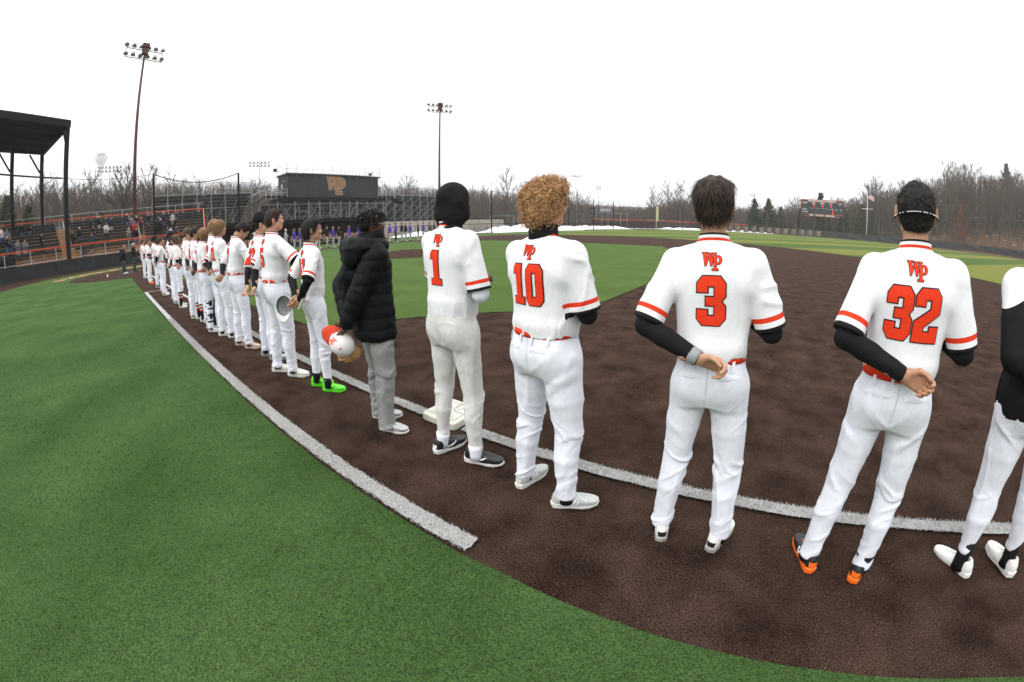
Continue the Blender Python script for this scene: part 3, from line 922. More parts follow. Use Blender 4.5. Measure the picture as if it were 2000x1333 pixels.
def make_shoe(kind, mats, i, toe, at, parent, k=1.0):
    """kind: dict with sole, upper, accent materials; the foot points along +y, turned by toe"""
    up, so, ac = mats
    root = None
    res = .0055
    F = Field(frange(-.065, .065, res), frange(-.13, .19, res), frange(-.002, .13, res))
    F.ell((0, .085, .045), (.044, .085, .040), None, .02, n=2.3)
    F.ell((0, .02, .05), (.037, .08, .045), None, .02)
    F.ell((0, -.055, .058), (.035, .045, .055), None, .02, n=2.3)
    F.cap((0, -.045, .07), (0, -.04, .105), .036, .038, .015)
    F.plane((0, 0, .018), (0, 0, -1))
    F.plane((0, -.04, .10), (0, .25, 1))
    F.cap((0, -.038, .085), (0, -.036, .14), .026, .030, .004, op='cut')
    V, Q = F.mesh(); V = relax(V, Q, 1)
    V[:, 2] += np.where(V[:, 1] > .09, (V[:, 1] - .09) ** 2 * 1.2, 0)
    sc_ = lambda V: V * np.array([k, k, k])
    o = obj('shoe', mesh_np('shoe', sc_(V), Q, [up], True), parent, at, (0, 0, toe))
    # sole
    pts = [(-.030, -.095), (-.036, -.06), (-.032, .0), (-.040, .07), (-.042, .11), (-.030, .155), (-.005, .172), (.022, .160), (.040, .12), (.044, .08), (.034, .01), (.036, -.06), (.030, -.095), (0, -.108)]
    b = MB(); n = len(pts)
    for j, (zz, sc) in enumerate(((0.004, .93), (.010, 1.0), (.024, 1.02), (.030, .97))):
        for x, y in pts: b.v.append((x * sc * k, (y * sc) * k, (zz + (max(0, y - .09) ** 2) * 1.2 + (.012 if y < -.03 and j > 1 else 0)) * k))
    for j in range(3):
        for q in range(n):
            q2 = (q + 1) % n
            b.f.append((j * n + q2, j * n + q, (j + 1) * n + q, (j + 1) * n + q2)); b.m.append(0)
    b.f.append(tuple(range(n))); b.f.append(tuple(range(3 * n, 4 * n))[::-1]); b.m += [0, 0]
    for x, y in ((-.022, .12), (.024, .11), (-.02, .06), (.024, .05), (-.018, -.07), (.018, -.07)):   # studs
        b.box((x * k, y * k, .0045 * k), (.012 * k, .012 * k, .011 * k))
    b.build('sole', so, o)
    lb = MB()
    for q in range(5):
        y = .022 + q * .018; z = .093 - q * .0065
        lb.tube([(-.024 * k, y * k, (z - .012) * k), (0, (y + .006) * k, z * k), (.024 * k, y * k, (z - .012) * k)], .0028 * k, 5)
    for sx in (-1, 1):
        lb.tube([(0, .018 * k, .098 * k), (.02 * sx * k, .012 * k, .104 * k), (.03 * sx * k, .02 * k, .088 * k), (.008 * sx * k, .022 * k, .094 * k)], .0022 * k, 5)
    lb.build('laces', ac, o)
    bv = BVHTree.FromPolygons([tuple(v) for v in sc_(V)], [tuple(q) for q in Q])
    logo = kind.get('logo')
    if logo:
        for sx in (-1, 1):
            polys = {
              'swoosh': [[(-.055, .012), (-.02, -.012), (.02, -.004), (.062, .024), (.012, .006), (-.02, .0), (-.035, .006), (-.03, .022)]],
              'bars': [[(x, -.014), (x + .009, -.014), (x + .028, .024), (x + .019, .024)] for x in (-.03, -.008, .014)],
              'N': [[(-.026, -.018), (-.016, -.018), (-.008, .02), (-.018, .02)], [(-.018, .02), (-.006, .02), (.014, -.018), (.002, -.018)], [(.002, -.018), (.014, -.018), (.024, .02), (.012, .02)]],
            }[logo]
            if sx < 0: polys = [[(-x, y) for x, y in p] for p in polys]
            stick('shoe_mark', scaled(polys, k * 1.05), (sx * .08 * k, (.02 if logo != 'swoosh' else .01) * k, .052 * k), (0, sx, 0), (0, 0, 1), bv, [kind['mark']], o, step=.012, reach=.12)
    # heel tab
    stick('heel_tab', [[(-.020 * k, -.016 * k), (.020 * k, -.016 * k), (.024 * k, .016 * k), (-.024 * k, .016 * k)]], (0, -.16 * k, .062 * k), (1, 0, 0), (0, 0, 1), bv, [kind.get('heel', ac)], o, step=.01, reach=.15)
    return o

def shell_hair(r, m, res, spec, seed=0):
    """hair as a clumped volume; spec: thick, top, nape (how low behind), side, fringe"""
    k = r.s; R = [list(x) for x in r.HR]; th = spec.get('thick', .014); top = spec.get('top', .0)
    lo = [q - .19 * k for q in r.hc]; hi = [q + .19 * k for q in r.hc]
    F = Field(frange(lo[0], hi[0], res), frange(lo[1], hi[1], res), frange(lo[2] - .03, hi[2], res))
    E = lambda c, rad, kk=.02, op='add': F.ell(r.hp(*c), [q * r.hk for q in rad], R, kk, op)
    E((0, -.012, .024 + top * .5), (.077 + th, .100 + th, .092 + th + top * .5))
    nz = spec.get('nape', -.055)
    E((0, -.055, (nz + .02) * .5 + .0), (.062 + th * .8, .052 + th, abs(nz) * .75 + .03), .03)
    if spec.get('bulk'):
        for c, rad in spec['bulk']: E(c, rad, .03)
    # hairline: cut the face and the neck free
    fy = spec.get('face', .062)
    a = r.hp(0, fy, .058 + spec.get('forehead', 0)); nrm = r.HR @ Vector((0, 1, -.42)).normalized()
    F2 = F.F.copy()
    F.plane(a, nrm)
    # sides in front of the ear, below the temple
    X, Y, Z = F.ax[0][:, None, None] - r.hc.x, F.ax[1][None, :, None] - r.hc.y, F.ax[2][None, None, :] - r.hc.z
    H_ = r.HR
    lx = (H_[0][0] * X + H_[1][0] * Y + H_[2][0] * Z) / k; ly = (H_[0][1] * X + H_[1][1] * Y + H_[2][1] * Z) / k; lz = (H_[0][2] * X + H_[1][2] * Y + H_[2][2] * Z) / k
    side = spec.get('side', -.012)
    # region below 'side' level in front of the back of the ear is free skin
    dfree = np.minimum(side - lz, ly + spec.get('earback', .028)) * k
    F.F = np.maximum(F.F, dfree.astype(np.float32))
    F.F = np.maximum(F.F, ((nz - .01) - lz).astype(np.float32) * k)
    V, Q = F.mesh(); V = relax(V, Q, 2)
    N = normals(V, Q)
    P = V / k
    fr = spec.get('freq', 42); am = spec.get('rough', .005)
    V = V + N * (am * (folds(P, (fr, fr, fr * .45), seed) - .45) + am * .8 * noise3(P, fr * 1.9, seed + 5))[:, None] * k
    return V, Q, N

def strands(r, V, Q, N, m, n, length, seed, mode='down', width=.0016, curl=0.0, lift=.35, parent=None, name='hair_strands', spread=.4):
    rg = np.random.RandomState(seed)
    idx = rg.randint(0, len(V), n)
    hv, hf = [], []
    up = np.array(r.HR @ Vector((0, 0, 1))); fw = np.array(r.HR @ Vector((0, 1, 0)))
    c = np.array(r.hc)
    for q in idx:
        p = V[q] + 0; nn = N[q]
        rel = p - c; rel = rel / (np.linalg.norm(rel) + 1e-6)
        if mode == 'down': g = -up * (1.0 - .6 * max(0, rel @ up)) + fw * .35 * max(0, rel @ up) + rel * .2
        elif mode == 'front': g = fw + up * .1
        else: g = rg.randn(3)
        g = g - nn * (g @ nn); g = g / (np.linalg.norm(g) + 1e-6)
        g = g + rg.randn(3) * spread * .5; d = g + nn * lift * (rg.rand() * .8 + .2)
        d = d / np.linalg.norm(d)
        sd_ = np.cross(d, nn); sd_ = sd_ / (np.linalg.norm(sd_) + 1e-6)
        L = length * (0.5 + rg.rand() * .8); b = len(hv); ns = 4 if not curl else 9
        ph = rg.rand() * 6.28; p = p - nn * .003
        for s_ in range(ns + 1):
            t = s_ / ns; w = width * (1 - t * .8)
            if curl:
                A = ph + t * 9.0
                off = (sd_ * math.cos(A) + nn * (math.sin(A) * .8 + .5)) * curl
                pt = p + d * L * t * .5 + off
                wd = d
            else:
                pt = p + d * L * t - up * (L * t * t * .25); wd = sd_
            hv.append(pt - wd * w / 2); hv.append(pt + wd * w / 2)
            if s_: hf.append((b + 2 * s_ - 2, b + 2 * s_ - 1, b + 2 * s_ + 1, b + 2 * s_))
    if not hv: return None
    return obj(name, mesh_np(name, np.array(hv), np.array(hf, dtype=np.int32), [m]), parent)

def sleeve_under(r, i, m, res, parent, t0=.72, cuff=.03, rad=1.0, name='undershirt_sleeve', seed=0):
    k = r.s; a, e_, w = r.sh[i].lerp(r.el[i], t0), r.el[i], r.wr[i]
    F = Field(*[frange(min(a[q], e_[q], w[q]) - .07, max(a[q], e_[q], w[q]) + .07, res) for q in range(3)])
    F.cap(a, e_, .050 * k * rad, .046 * k * rad, .02)
    F.chain([e_, e_.lerp(w, .35), w.lerp(e_, cuff)], [.046 * k * rad, .045 * k * rad, .032 * k * (.5 + .5 * rad)], .015)
    d = (w - e_).normalized(); c = w.lerp(e_, cuff)
    lo = [c[q] - .06 for q in range(3)]; hi = [c[q] + .06 for q in range(3)]
    F.plane(c + d * .008, d, lo, hi)
    V, Q = F.mesh(); V = relax(V, Q, 1); N = normals(V, Q)
    V = V + N * (.0035 * folds(V, 13, seed + 3) - .001)[:, None]
    return obj(name, mesh_np(name, V, Q, [m], True), parent)

def ring(r, z, ax, by, h, m, name, parent, cy=-.009, seed=0, wav=.0):
    n = 48; V = []; F = []
    k, b = r.s, r.b
    for j, (dz, o) in enumerate(((-h / 2, 0), (-h / 2, .003), (h / 2, .003), (h / 2, 0))):
        for q in range(n):
            t = 2 * math.pi * q / n; c, s_ = math.cos(t), math.sin(t)
            e_ = 2 / 2.35
            V.append((math.copysign(abs(c) ** e_, c) * (ax * b * k + o), math.copysign(abs(s_) ** e_, s_) * (by * b * k + o) + cy * k, (z * k + dz)))
    for j in range(4):
        for q in range(n):
            q2 = (q + 1) % n; j2 = (j + 1) % 4
            F.append((j * n + q, j * n + q2, j2 * n + q2, j2 * n + q))
    return obj(name, mesh_np(name, V, F, [m], True), parent)

def bvh_of(me):
    return BVHTree.FromPolygons([tuple(v.co) for v in me.vertices], [tuple(p.vertices) for p in me.polygons])

# ------------------------------------------------------------------ the players standing nearest
def cap_mesh_parts(parent, mcrown, mbrim, minside, initials=True, size=1.0, M=None):
    """a baseball cap: crown, brim, sweatband and button, opening downwards, brim towards +y"""
    n, rows = 24, 8; V, F = [], []
    def dome(rad, inner):
        b = len(V)
        for j in range(rows + 1):
            a = math.pi / 2 * j / rows
            for q in range(n):
                t = 2 * math.pi * q / n; pan = 1 - .018 * abs(math.cos(3 * t)) ** 8
                V.append((rad * .93 * math.cos(a) * math.cos(t) * pan * size, rad * 1.08 * math.cos(a) * math.sin(t) * pan * size, (.118 * rad / .09 * math.sin(a) ** .9 if j else 0) * size))
        for j in range(rows):
            for q in range(n):
                f = (b + j * n + q, b + j * n + (q + 1) % n, b + (j + 1) * n + (q + 1) % n, b + (j + 1) * n + q)
                F.append(f if not inner else f[::-1])
        return b
    b0 = dome(.092, False); nf = len(F); b1 = dome(.088, True)
    for q in range(n): F.append((b0 + (q + 1) % n, b0 + q, b1 + q, b1 + (q + 1) % n))
    mi = [0] * nf + [1] * (len(F) - nf)
    me = mesh_np('crown', V, F, [mcrown, minside], True, mi)
    c = obj('crown', me, parent)
    bv = bvh_of(me)
    V, F = [], []
    m_ = 14
    for top in (0, 1):
        for q in range(m_ + 1):
            t = math.pi * (.12 + .76 * q / m_)
            for r_ in (0, 1, 2, 3):
                u = r_ / 3
                x = (.084 * (1 - u) + .086 * u) * math.cos(t); y = .096 * math.sin(t) + u * .078 * math.sin(t) ** .6
                z = .004 + (.003 if top else 0) - 4.2 * x * x * u * .55 - .010 * u
                V.append((x * size, y * size, z * size))
    w = 4; o = (m_ + 1) * w
    for q in range(m_):
        for r_ in range(3):
            a = q * w + r_
            F.append((a, a + 1, a + w + 1, a + w)); F.append((o + a, o + a + w, o + a + w + 1, o + a + 1))
    for q in range(m_): F.append((q * w + 3, o + q * w + 3, o + (q + 1) * w + 3, (q + 1) * w + 3))
    obj('brim', mesh_np('brim', V, F, [mbrim], True), parent)
    MB().lathe([(0, .122 * size), (.009 * size, .121 * size), (.009 * size, .117 * size)], n=8).build('button', mbrim, parent)
    sb = MB()
    sb.lathe([(.0865 * size, .002), (.0855 * size, .002), (.0845 * size, .03 * size), (.0855 * size, .03 * size)], n=24)
    sb.v = [(x * .93, y * 1.08, z) for x, y, z in sb.v]
    sb.build('sweatband', MT['dark_grey_cloth'], parent, True)
    if initials:
        stick('initials', scaled(WP, .062 * size, 0, .020 * size), (0, .25, .028 * size), (-1, 0, 0), (0, 0, 1), bv, [MT['print_orange']], c, step=.01, reach=.4)
    return c

def player(name_label, feetw, az, H, bulk, skin_m, L=BACKL, R=CHESTR, head=(0, 0, 0), number='3', res=.0085, seed=0, pants='pants', knick=None, shoes=None, sleeve=.94,
           under=(True, True), under_m=None, hair=None, hood=False, high_collar=False, stoop=0.0, toes=(.25, -.25), cut=.075, loose=1.0, tight=0.0, jkw=None, pkw=None, cat='person', group=None, flare=1.0, belt=True, lean=0.0):
    cx, cy = (feetw[0][0] + feetw[1][0]) / 2, (feetw[0][1] + feetw[1][1]) / 2
    a = math.radians(az) - math.pi / 2
    ca, sa = math.cos(-a), math.sin(-a)
    fl = [((x - cx) * ca - (y - cy) * sa, (x - cx) * sa + (y - cy) * ca) for x, y in feetw]
    root = thing('person', name_label, cat, (cx, cy, 0), a, group)
    root.rotation_euler = (0, lean, a)
    r = Rig(H, bulk, L, R, ((fl[0][0], fl[0][1], toes[0]), (fl[1][0], fl[1][1], toes[1])), head, stoop)
    body = obj('body', make_body(r, SK[skin_m], max(res * 1.25, .010)), root)
    j = obj('jersey', make_jersey(r, CL['jersey'], res, seed, sleeve, flare=flare, **(jkw or {})), root)
    p = obj('trousers', make_pants(r, CL[pants], res, seed + 20, cut=cut, loose=loose, tight=tight, knicker=knick, **(pkw or {})), root)
    if belt:
        ring(r, 1.096, .161, .121, .036 * r.s, MT['print_orange'], 'belt', root)
    if res < .012 and belt: trouser_details(r, p, MT['seam_grey'])
    bv = bvh_of(j.data)
    k = r.s
    if number:
        h = .204 * k
        z0 = 1.452 * k - h
        D = [[(x * (.92 if len(number) < 2 else .80), y) for x, y in q] for q in digits(number, h)]
        stick('number', [offset(q, .005) for q in D], (0, -.6, z0), (1, 0, 0), (0, 0, 1), bv, [MT['print_black']], j, .0018, reach=1)
        stick('number', D, (0, -.6, z0), (1, 0, 0), (0, 0, 1), bv, [MT['print_orange']], j, .0040, reach=1)
        W_ = scaled(WP, .084 * k)
        stick('initials', [offset(q, .0022) for q in W_], (0, -.6, 1.476 * k), (1, 0, 0), (0, 0, 1), bv, [MT['print_black']], j, .0018, step=.012, reach=1)
        stick('initials', W_, (0, -.6, 1.476 * k), (1, 0, 0), (0, 0, 1), bv, [MT['print_orange']], j, .0038, step=.012, reach=1)
    um = under_m or CL['black']
    for i, on in zip((-1, 1), under):
        if on: sleeve_under(r, i, um, max(res, .008), root, seed=seed + i)
    # collar of the shirt underneath
    if high_collar:
        F = Field(frange(-.12, .12, res), frange(-.14, .13, res), frange(1.5 * k, 1.74 * k, res))
        F.cap(r.nb - r.V(0, -.004, .0), r.nb + r.V(0, .018, .095), .074 * k * (.6 + .4 * bulk), .068 * k * (.6 + .4 * bulk), .0)
        F.cap(r.nb + r.V(0, .0, .0), r.nb + r.V(0, .03, .16), .061 * k, .059 * k, 0, op='cut')
        F.plane(r.nb + r.V(0, 0, .072), (0, .3, 1))
        V, Q = F.mesh(); N = normals(V, Q); V = V + N * (.003 * folds(V, (8, 8, 30), seed))[:, None]
        obj('undershirt_collar', mesh_np('undershirt_collar', V, Q, [um], True), root)
    # shoes
    sk_ = shoes or dict(mats=(MT['shoe_white'], MT['sole_white'], MT['lace_white']))
    for i in (-1, 1):
        make_shoe(sk_, sk_['mats'], i, r.foot[i][2], (r.foot[i][0], r.foot[i][1], 0), root, k * sk_.get('k', 1.0))
        sock = MB()
        an = r.ank[i]
        z1 = .16 if not knick else knick + .05
        top = r.ank[i].lerp(r.knee[i], min(1, (z1 - .085 * k) / (.42 * k)))
        sock.cur = 0
        mid = an.lerp(top, .5)
        sock.tube([(an.x, an.y, .05), tuple(an), tuple(mid), tuple(top)], [.042 * k, .040 * k, (.046 if not knick else .056) * k, (.05 if not knick else .062) * k], 16)
        sock.build('sock', sk_.get('sock', CL['black']), root, True)
        if knick:
            for q in range(4):
                zt = .42 + q * .09
                c = an.lerp(top, zt); rr = .050 * k + .012 * k * zt
                MB().lathe([(rr, -.009), (rr + .002, -.008), (rr + .002, .008), (rr, .009)], tuple(c), 16).build('sock_stripe', MT['print_orange'] if q % 2 == 0 else MT['print_white'], root, True)
    if res < .012 and number != '1': add_face(r, root, HR[hair['m'] if hair else 'black'])
    if hair:
        V, Q, N = shell_hair(r, HR[hair['m']], .006 if res < .0095 else .008, hair, seed)
        h = obj('hair', mesh_np('hair', V, Q, [HR[hair['m']]], True), root)
        if hair.get('strands'):
            s_ = dict(hair['strands']); s_.setdefault('seed', seed + 1)
            strands(r, V, Q, N, HR[hair['m']], parent=h, **s_)
    return root, r

M_('shoe_white', (0.66, 0.66, 0.64), .5, noise=(14, .12))
M_('shoe_grey', (0.42, 0.44, 0.43), .55, noise=(20, .15), bump=(150, .001))
M_('shoe_black', (0.016, 0.017, 0.018), .4, noise=(14, .2))
M_('shoe_green', (0.10, 0.66, 0.03), .4, noise=(8, .1))
M_('shoe_tan', (0.46, 0.36, 0.27), .6, noise=(14, .15))
M_('shoe_orange', (0.85, 0.15, 0.015), .5, noise=(8, .1))
M_('shoe_silver', (0.40, 0.41, 0.42), .3, noise=(30, .25), metal=.35)
M_('sole_white', (0.62, 0.61, 0.58), .6, noise=(18, .15))
M_('sole_grey', (0.30, 0.29, 0.28), .6, noise=(18, .3))
M_('lace_white', (0.66, 0.66, 0.64), .8)
M_('lace_yellow', (0.55, 0.75, 0.05), .8)
M_('gold', (0.55, 0.38, 0.08), .4, metal=.3)
M_('cap_white', (0.72, 0.71, 0.70), .75, bump=(200, .001))
M_('cap_orange', (0.75, 0.07, 0.03), .7, bump=(200, .001))
M_('cap_grey', (0.36, 0.37, 0.38), .85, noise=(30, .2))
M_('dark_grey_cloth', (.07, .072, .075), .9)
M_('seam_grey', (.42, .42, .47), .8)
M_('lanyard', (0.012, 0.022, 0.075), .7)
M_('leather_tan', (0.48, 0.27, 0.12), .6, noise=(14, .35), bump=(40, .003))
M_('leather_pink', (0.55, 0.12, 0.11), .6)
M_('glove_grey', (0.45, 0.46, 0.42), .7, noise=(30, .3))
M_('grey_strap', (0.26, 0.27, 0.28), .6)

LN = 'players lined up along the first base line'

def near_people():
    RS = .0075
    # --- number 3
    root, r = player('dark haired player number 3 seen squarely from behind, left hand held behind his back', ((29.465, -.345), (29.795, -.350)), 89, 1.85, .98, 'warm', lean=-.055,
        L=dict(w=(-.03, -.185, 1.115), hint=(-1, -.1, -.15), d=(.93, -.12, -.16), n=(.1, -.85, -.5), th=(0, .1, 1), curl=.85),
        R=dict(CHESTR, w=(.10, .205, 1.285), hint=(.6, -.5, -.85)), head=(.06, .05, 0), number='3', seed=3, res=RS, toes=(.32, -.30),
        shoes=dict(mats=(MT['shoe_white'], MT['sole_grey'], MT['lace_white']), heel=MT['shoe_black']), cut=.088, loose=1.0, tight=.004,
        hair=dict(m='dark', thick=.012, nape=-.045, side=-.02, forehead=.02, rough=.010, freq=26, bulk=[((0, -.04, .055), (.086, .095, .07)), ((.03, .03, .10), (.07, .06, .035))],
                  strands=dict(n=3600, length=.048, seed=5, mode='down', width=.0032, lift=.28, spread=.35)))
    wp = r.wr[-1].lerp(r.el[-1], .10); dw = (r.wr[-1] - r.el[-1]).normalized(); q = dw.to_track_quat('Z', 'Y').to_matrix()
    MB().lathe([(.033, -.022), (.037, -.020), (.037, .020), (.033, .022)], tuple(wp), 20, q).build('wristband', MT['grey_strap'], root, True)
    # --- number 32
    root, r = player('black haired player number 32 with a thin white headband, hand behind his back', ((30.30, -.355), (30.60, -.395)), 77, 1.885, .98, 'tan', lean=-.012,
        L=dict(w=(-.005, -.190, 1.130), hint=(-1, -.1, -.15), d=(.93, -.12, -.22), n=(.1, -.85, -.1), th=(.1, .1, 1), curl=.85),
        R=dict(CHESTR, w=(.10, .20, 1.285), hint=(.6, -.5, -.85)), head=(-.10, .06, .0), number='32', seed=11, res=RS, toes=(.50, -.18),
        shoes=dict(mats=(MT['shoe_black'], MT['shoe_orange'], MT['shoe_orange']), heel=MT['shoe_orange'], logo='N', mark=MT['print_white']), cut=.082, tight=.008,
        hair=dict(m='black', thick=.010, nape=-.075, side=-.025, rough=.005, freq=70, strands=dict(n=5000, length=.012, seed=5, mode='rand', width=.0022, lift=1.2, spread=1.5)))
    # thin printed headband round the back of his head
    hb = MB(); n = 40
    pts = []
    for q_ in range(n + 1):
        t = math.pi * (1.0 + q_ / n)
        p = r.hp((.098) * math.cos(t), -.012 + .122 * math.sin(t) * 1.0, -.034 - .018 * math.sin(-t + math.pi) * 1.0)
        pts.append(p)
    hb.tube(pts, .0045, 6)
    band = hb.build('headband', CL['black'], root, True)
    tx = MB()
    for q_ in range(2, n - 2):
        if rng.random() < .62:
            a, b = pts[q_], pts[q_ + 1]; o = (a - r.hp(0, -.012, -.02)).normalized() * .0048
            tx.bar(a + o, a.lerp(b, .62) + o, .0012, .0042)
    tx.build('lettering', MT['print_white'], band)
    # --- number 10
    player('burly player number 10 with curly blond hair', ((28.555, -.275), (28.90, -.375)), 76, 1.84, 1.14, 'fair', lean=-.03,
        R=dict(CHESTR, w=(.08, .22, 1.265), hint=(.6, -.5, -.85)), L=dict(w=(-.05, .24, 1.205), hint=(-1, -.1, -.5), d=(.8, .2, .1), n=(0, -1, 0), th=(0, 0, 1), curl=.3),
        head=(-.22, -.04, 0), number='10', seed=21, res=RS, toes=(.05, -.85), high_collar=True,
        shoes=dict(mats=(MT['shoe_grey'], MT['sole_white'], MT['lace_white']), heel=MT['sole_white'], logo='bars', mark=MT['print_white'], k=1.05), cut=.085, loose=1.02,
        hair=dict(m='ginger', thick=.018, nape=-.085, side=-.03, rough=.012, freq=26, face=.082, forehead=.03, bulk=[((0, -.075, -.035), (.074, .05, .055)), ((.01, -.01, .075), (.086, .10, .065)), ((-.05, -.06, .07), (.045, .05, .045)), ((.05, .05, .10), (.045, .05, .04)), ((-.03, .03, .12), (.05, .05, .035)), ((.06, -.05, .0), (.035, .05, .045)), ((-.065, -.02, -.01), (.03, .05, .05))],
                  strands=dict(n=2100, length=.075, seed=5, mode='rand', width=.0048, lift=.75, curl=.0125, spread=1.0)))
    # --- number 1 with the balaclava
    root, r = player('tall player number 1 wearing a black balaclava and scuffed trousers', ((27.83, -.275), (28.14, -.27)), 84, 1.90, 1.0, 'brown',
        R=dict(CHESTR, w=(.07, .20, 1.295), hint=(.6, -.5, -.85)), L=dict(w=(-.05, .24, 1.205), hint=(-.9, .1, -.8), d=(.8, .2, .1), n=(0, -1, 0), th=(0, 0, 1), curl=.3), head=(-.45, .02, 0), number='1', seed=31, res=RS, toes=(-.15, -1.15), sleeve=.93,
        under_m=CL['white_sleeve'], shoes=dict(mats=(MT['shoe_black'], MT['sole_white'], MT['shoe_black']), heel=MT['print_white'], logo='swoosh', mark=MT['print_white'], k=1.04, sock=CL['white_sleeve']),
        pants='pants_dirty', cut=.12, tight=.010, loose=.95, belt=False, jkw=dict(hem=1.055))
    k = r.s; R = [list(x) for x in r.HR]
    c0 = r.hc
    F = Field(frange(-.17, .17, .007), frange(-.19, .2, .007), frange(1.52 * k, 1.97, .007))
    F.ell(r.hp(0, -.012, .024), [q * r.hk for q in (.087, .111, .104)], R, .02)
    F.ell(r.hp(0, .022, -.045), [q * r.hk for q in (.086, .078, .088)], R, .03)
    F.ell(r.hp(0, -.004, -.008), [q * r.hk for q in (.099, .04, .05)], R, .03)
    F.ell(r.hp(0, .055, -.095), [q * r.hk for q in (.05, .042, .035)], R, .03)
    F.cap(r.nb + r.V(0, .012, .0), r.np + (r.hc - r.np) * .2, .070 * k, .068 * k, .03)
    for q_ in range(4):
        z = .055 + q_ * .028
        F.cap(r.nb + r.V(-.03, .0, z), r.nb + r.V(.03, .012, z + .006), .060 * k, .060 * k, .012)
    F.ell(r.hp(0, .105, -.015), [q * r.hk for q in (.050, .062, .082)], R, .012, 'cut')
    V, Q = F.mesh(); V = relax(V, Q, 1); N = normals(V, Q)
    wz = np.clip((1.72 * k - V[:, 2]) / .08, 0, 1)
    V = V + N * (.007 * wz * folds(V, (7, 7, 34), 4) + .0025 * folds(V, (14, 14, 10), 8))[:, None]
    obj('balaclava', mesh_np('balaclava', V, Q, [CL['black']], True), root)
    # --- number 41, the short player with green shoes
    root, r = player('short dark haired player number 41 in bright green shoes', ((25.90, -.235), (26.13, -.225)), 82, 1.755, .90, 'warm',
        L=dict(w=(.00, -.225, 1.065), hint=(-1, -.3, -.1), d=(.55, -.45, -.6), n=(.3, -.6, -.5), th=(.2, -.4, .9), curl=.7),
        R=dict(w=(.085, -.215, 1.045), hint=(1, -.3, -.1), d=(-.50, -.55, -.5), n=(-.3, -.6, -.4), th=(-.2, -.4, .9), curl=.9), head=(-.32, .04, 0),
        number='41', seed=41, res=RS, toes=(-.75, -.85), shoes=dict(mats=(MT['shoe_green'], MT['shoe_green'], MT['lace_yellow']), heel=MT['cap_orange'], logo='swoosh', mark=MT['shoe_black'], k=1.03), cut=.125, tight=.010, belt=False, jkw=dict(hem=1.055, low=0),
        hair=dict(m='black', thick=.018, nape=-.07, side=-.015, rough=.006, freq=34, forehead=.02, bulk=[((0, .045, .085), (.065, .055, .04))],
                  strands=dict(n=4200, length=.038, seed=9, mode='down', width=.002, lift=.4, spread=.5)))
    c = thing('baseball_hat', 'white cap with orange letters held upside down behind the green shoed player', 'cap')
    cap_mesh_parts(c, MT['cap_white'], MT['cap_white'], MT['cap_grey'])
    c.parent = None
    set_local(c, root, r.wr[-1] + r.V(-.03, -.14, -.07), Myz((.1, -.2, -.95), (-.72, .62, -.2)))
    g = MB()
    bp = r.V(.115, -.150, 1.03)
    for q_ in range(5):
        g.tube([bp + Vector((.0, .0, .0)), bp + Vector((.03 + q_ * .004, -.020 - .01 * q_, .035 - .012 * q_)), bp + Vector((.045 + .006 * q_, -.045 - .012 * q_, .02 - .02 * q_))], [.014, .012, .009], 8)
    gl = g.build('batting_gloves', MT['glove_grey'], None, True)
    props(gl, 'pale batting gloves sticking out of the back pocket of the player in green shoes', 'gloves')
    gl.matrix_world = root_matrix(root)
    # --- number 5, big man with cap on his chest
    root, r = player('big dark haired player number 5 holding a white cap to his chest', ((25.10, -.36), (25.41, -.29)), 86, 1.90, 1.14, 'fair',
        L=dict(w=(-.06, -.22, 1.030), hint=(-1, -.2, -.1), d=(.45, -.45, -.75), n=(.3, -.6, -.4), th=(.1, -.4, .9), curl=.9),
        R=dict(w=(.20, .30, 1.36), hint=(.9, .3, -.9), d=(-.35, .35, .85), n=(-.8, -.2, -.1), th=(-.1, -.6, .8), curl=.35), head=(-.34, .02, 0),
        number='5', seed=51, res=RS, toes=(-.75, -.95), shoes=dict(mats=(MT['shoe_white'], MT['sole_white'], MT['lace_white']), heel=MT['sole_white'], logo='N', mark=MT['gold'], k=1.06), cut=.08,
        hair=dict(m='dark', thick=.012, nape=-.05, side=-.005, rough=.005, freq=44, bulk=[((0, .03, .09), (.068, .07, .035))], strands=dict(n=4200, length=.026, seed=19, mode='down', width=.002, lift=.6, spread=.6)))
    c = thing('baseball_hat', 'white cap held against the chest of the big player number 5', 'cap')
    cap_mesh_parts(c, MT['cap_white'], MT['cap_white'], MT['cap_grey'], initials=False)
    set_local(c, root, r.wr[1] + r.V(-.045, .045, .125), Matrix(((.9, .1, -.42), (.35, .45, .82), (.27, -.88, .39))))
    # --- number 23 with the backwards cap
    root, r = player('player number 23 in a black cap turned backwards', ((24.36, -.22), (24.62, -.20)), 90, 1.88, 1.0, 'fair',
        L=dict(w=(.02, -.23, 0.995), hint=(-1, -.2, -.1), d=(.35, -.4, -.8), n=(.3, -.8, .0), th=(.5, -.3, .6), curl=.45), head=(-.35, .05, 0), number='23', seed=61, res=.0095, toes=(-.7, -.85),
        shoes=dict(mats=(MT['shoe_silver'], MT['sole_grey'], MT['shoe_silver'])), cut=.09,
        hair=dict(m='dark', thick=.006, nape=-.05, side=-.01, rough=.003, freq=60, strands=dict(n=1200, length=.02, seed=19, mode='down', width=.002, lift=.4, spread=.6)))
    c = thing('baseball_hat', 'black cap worn backwards by the player numbered 23', 'cap')
    cap_mesh_parts(c, MT['dark_cloth'], MT['dark_cloth'], MT['dark_cloth'], initials=False, size=1.12)
    q = r.HR.copy() @ Matrix.Rotation(math.pi, 3, 'Z') @ Matrix.Rotation(math.radians(-14), 3, 'X')
    set_local(c, root, r.hp(0, -.008, .035), q)
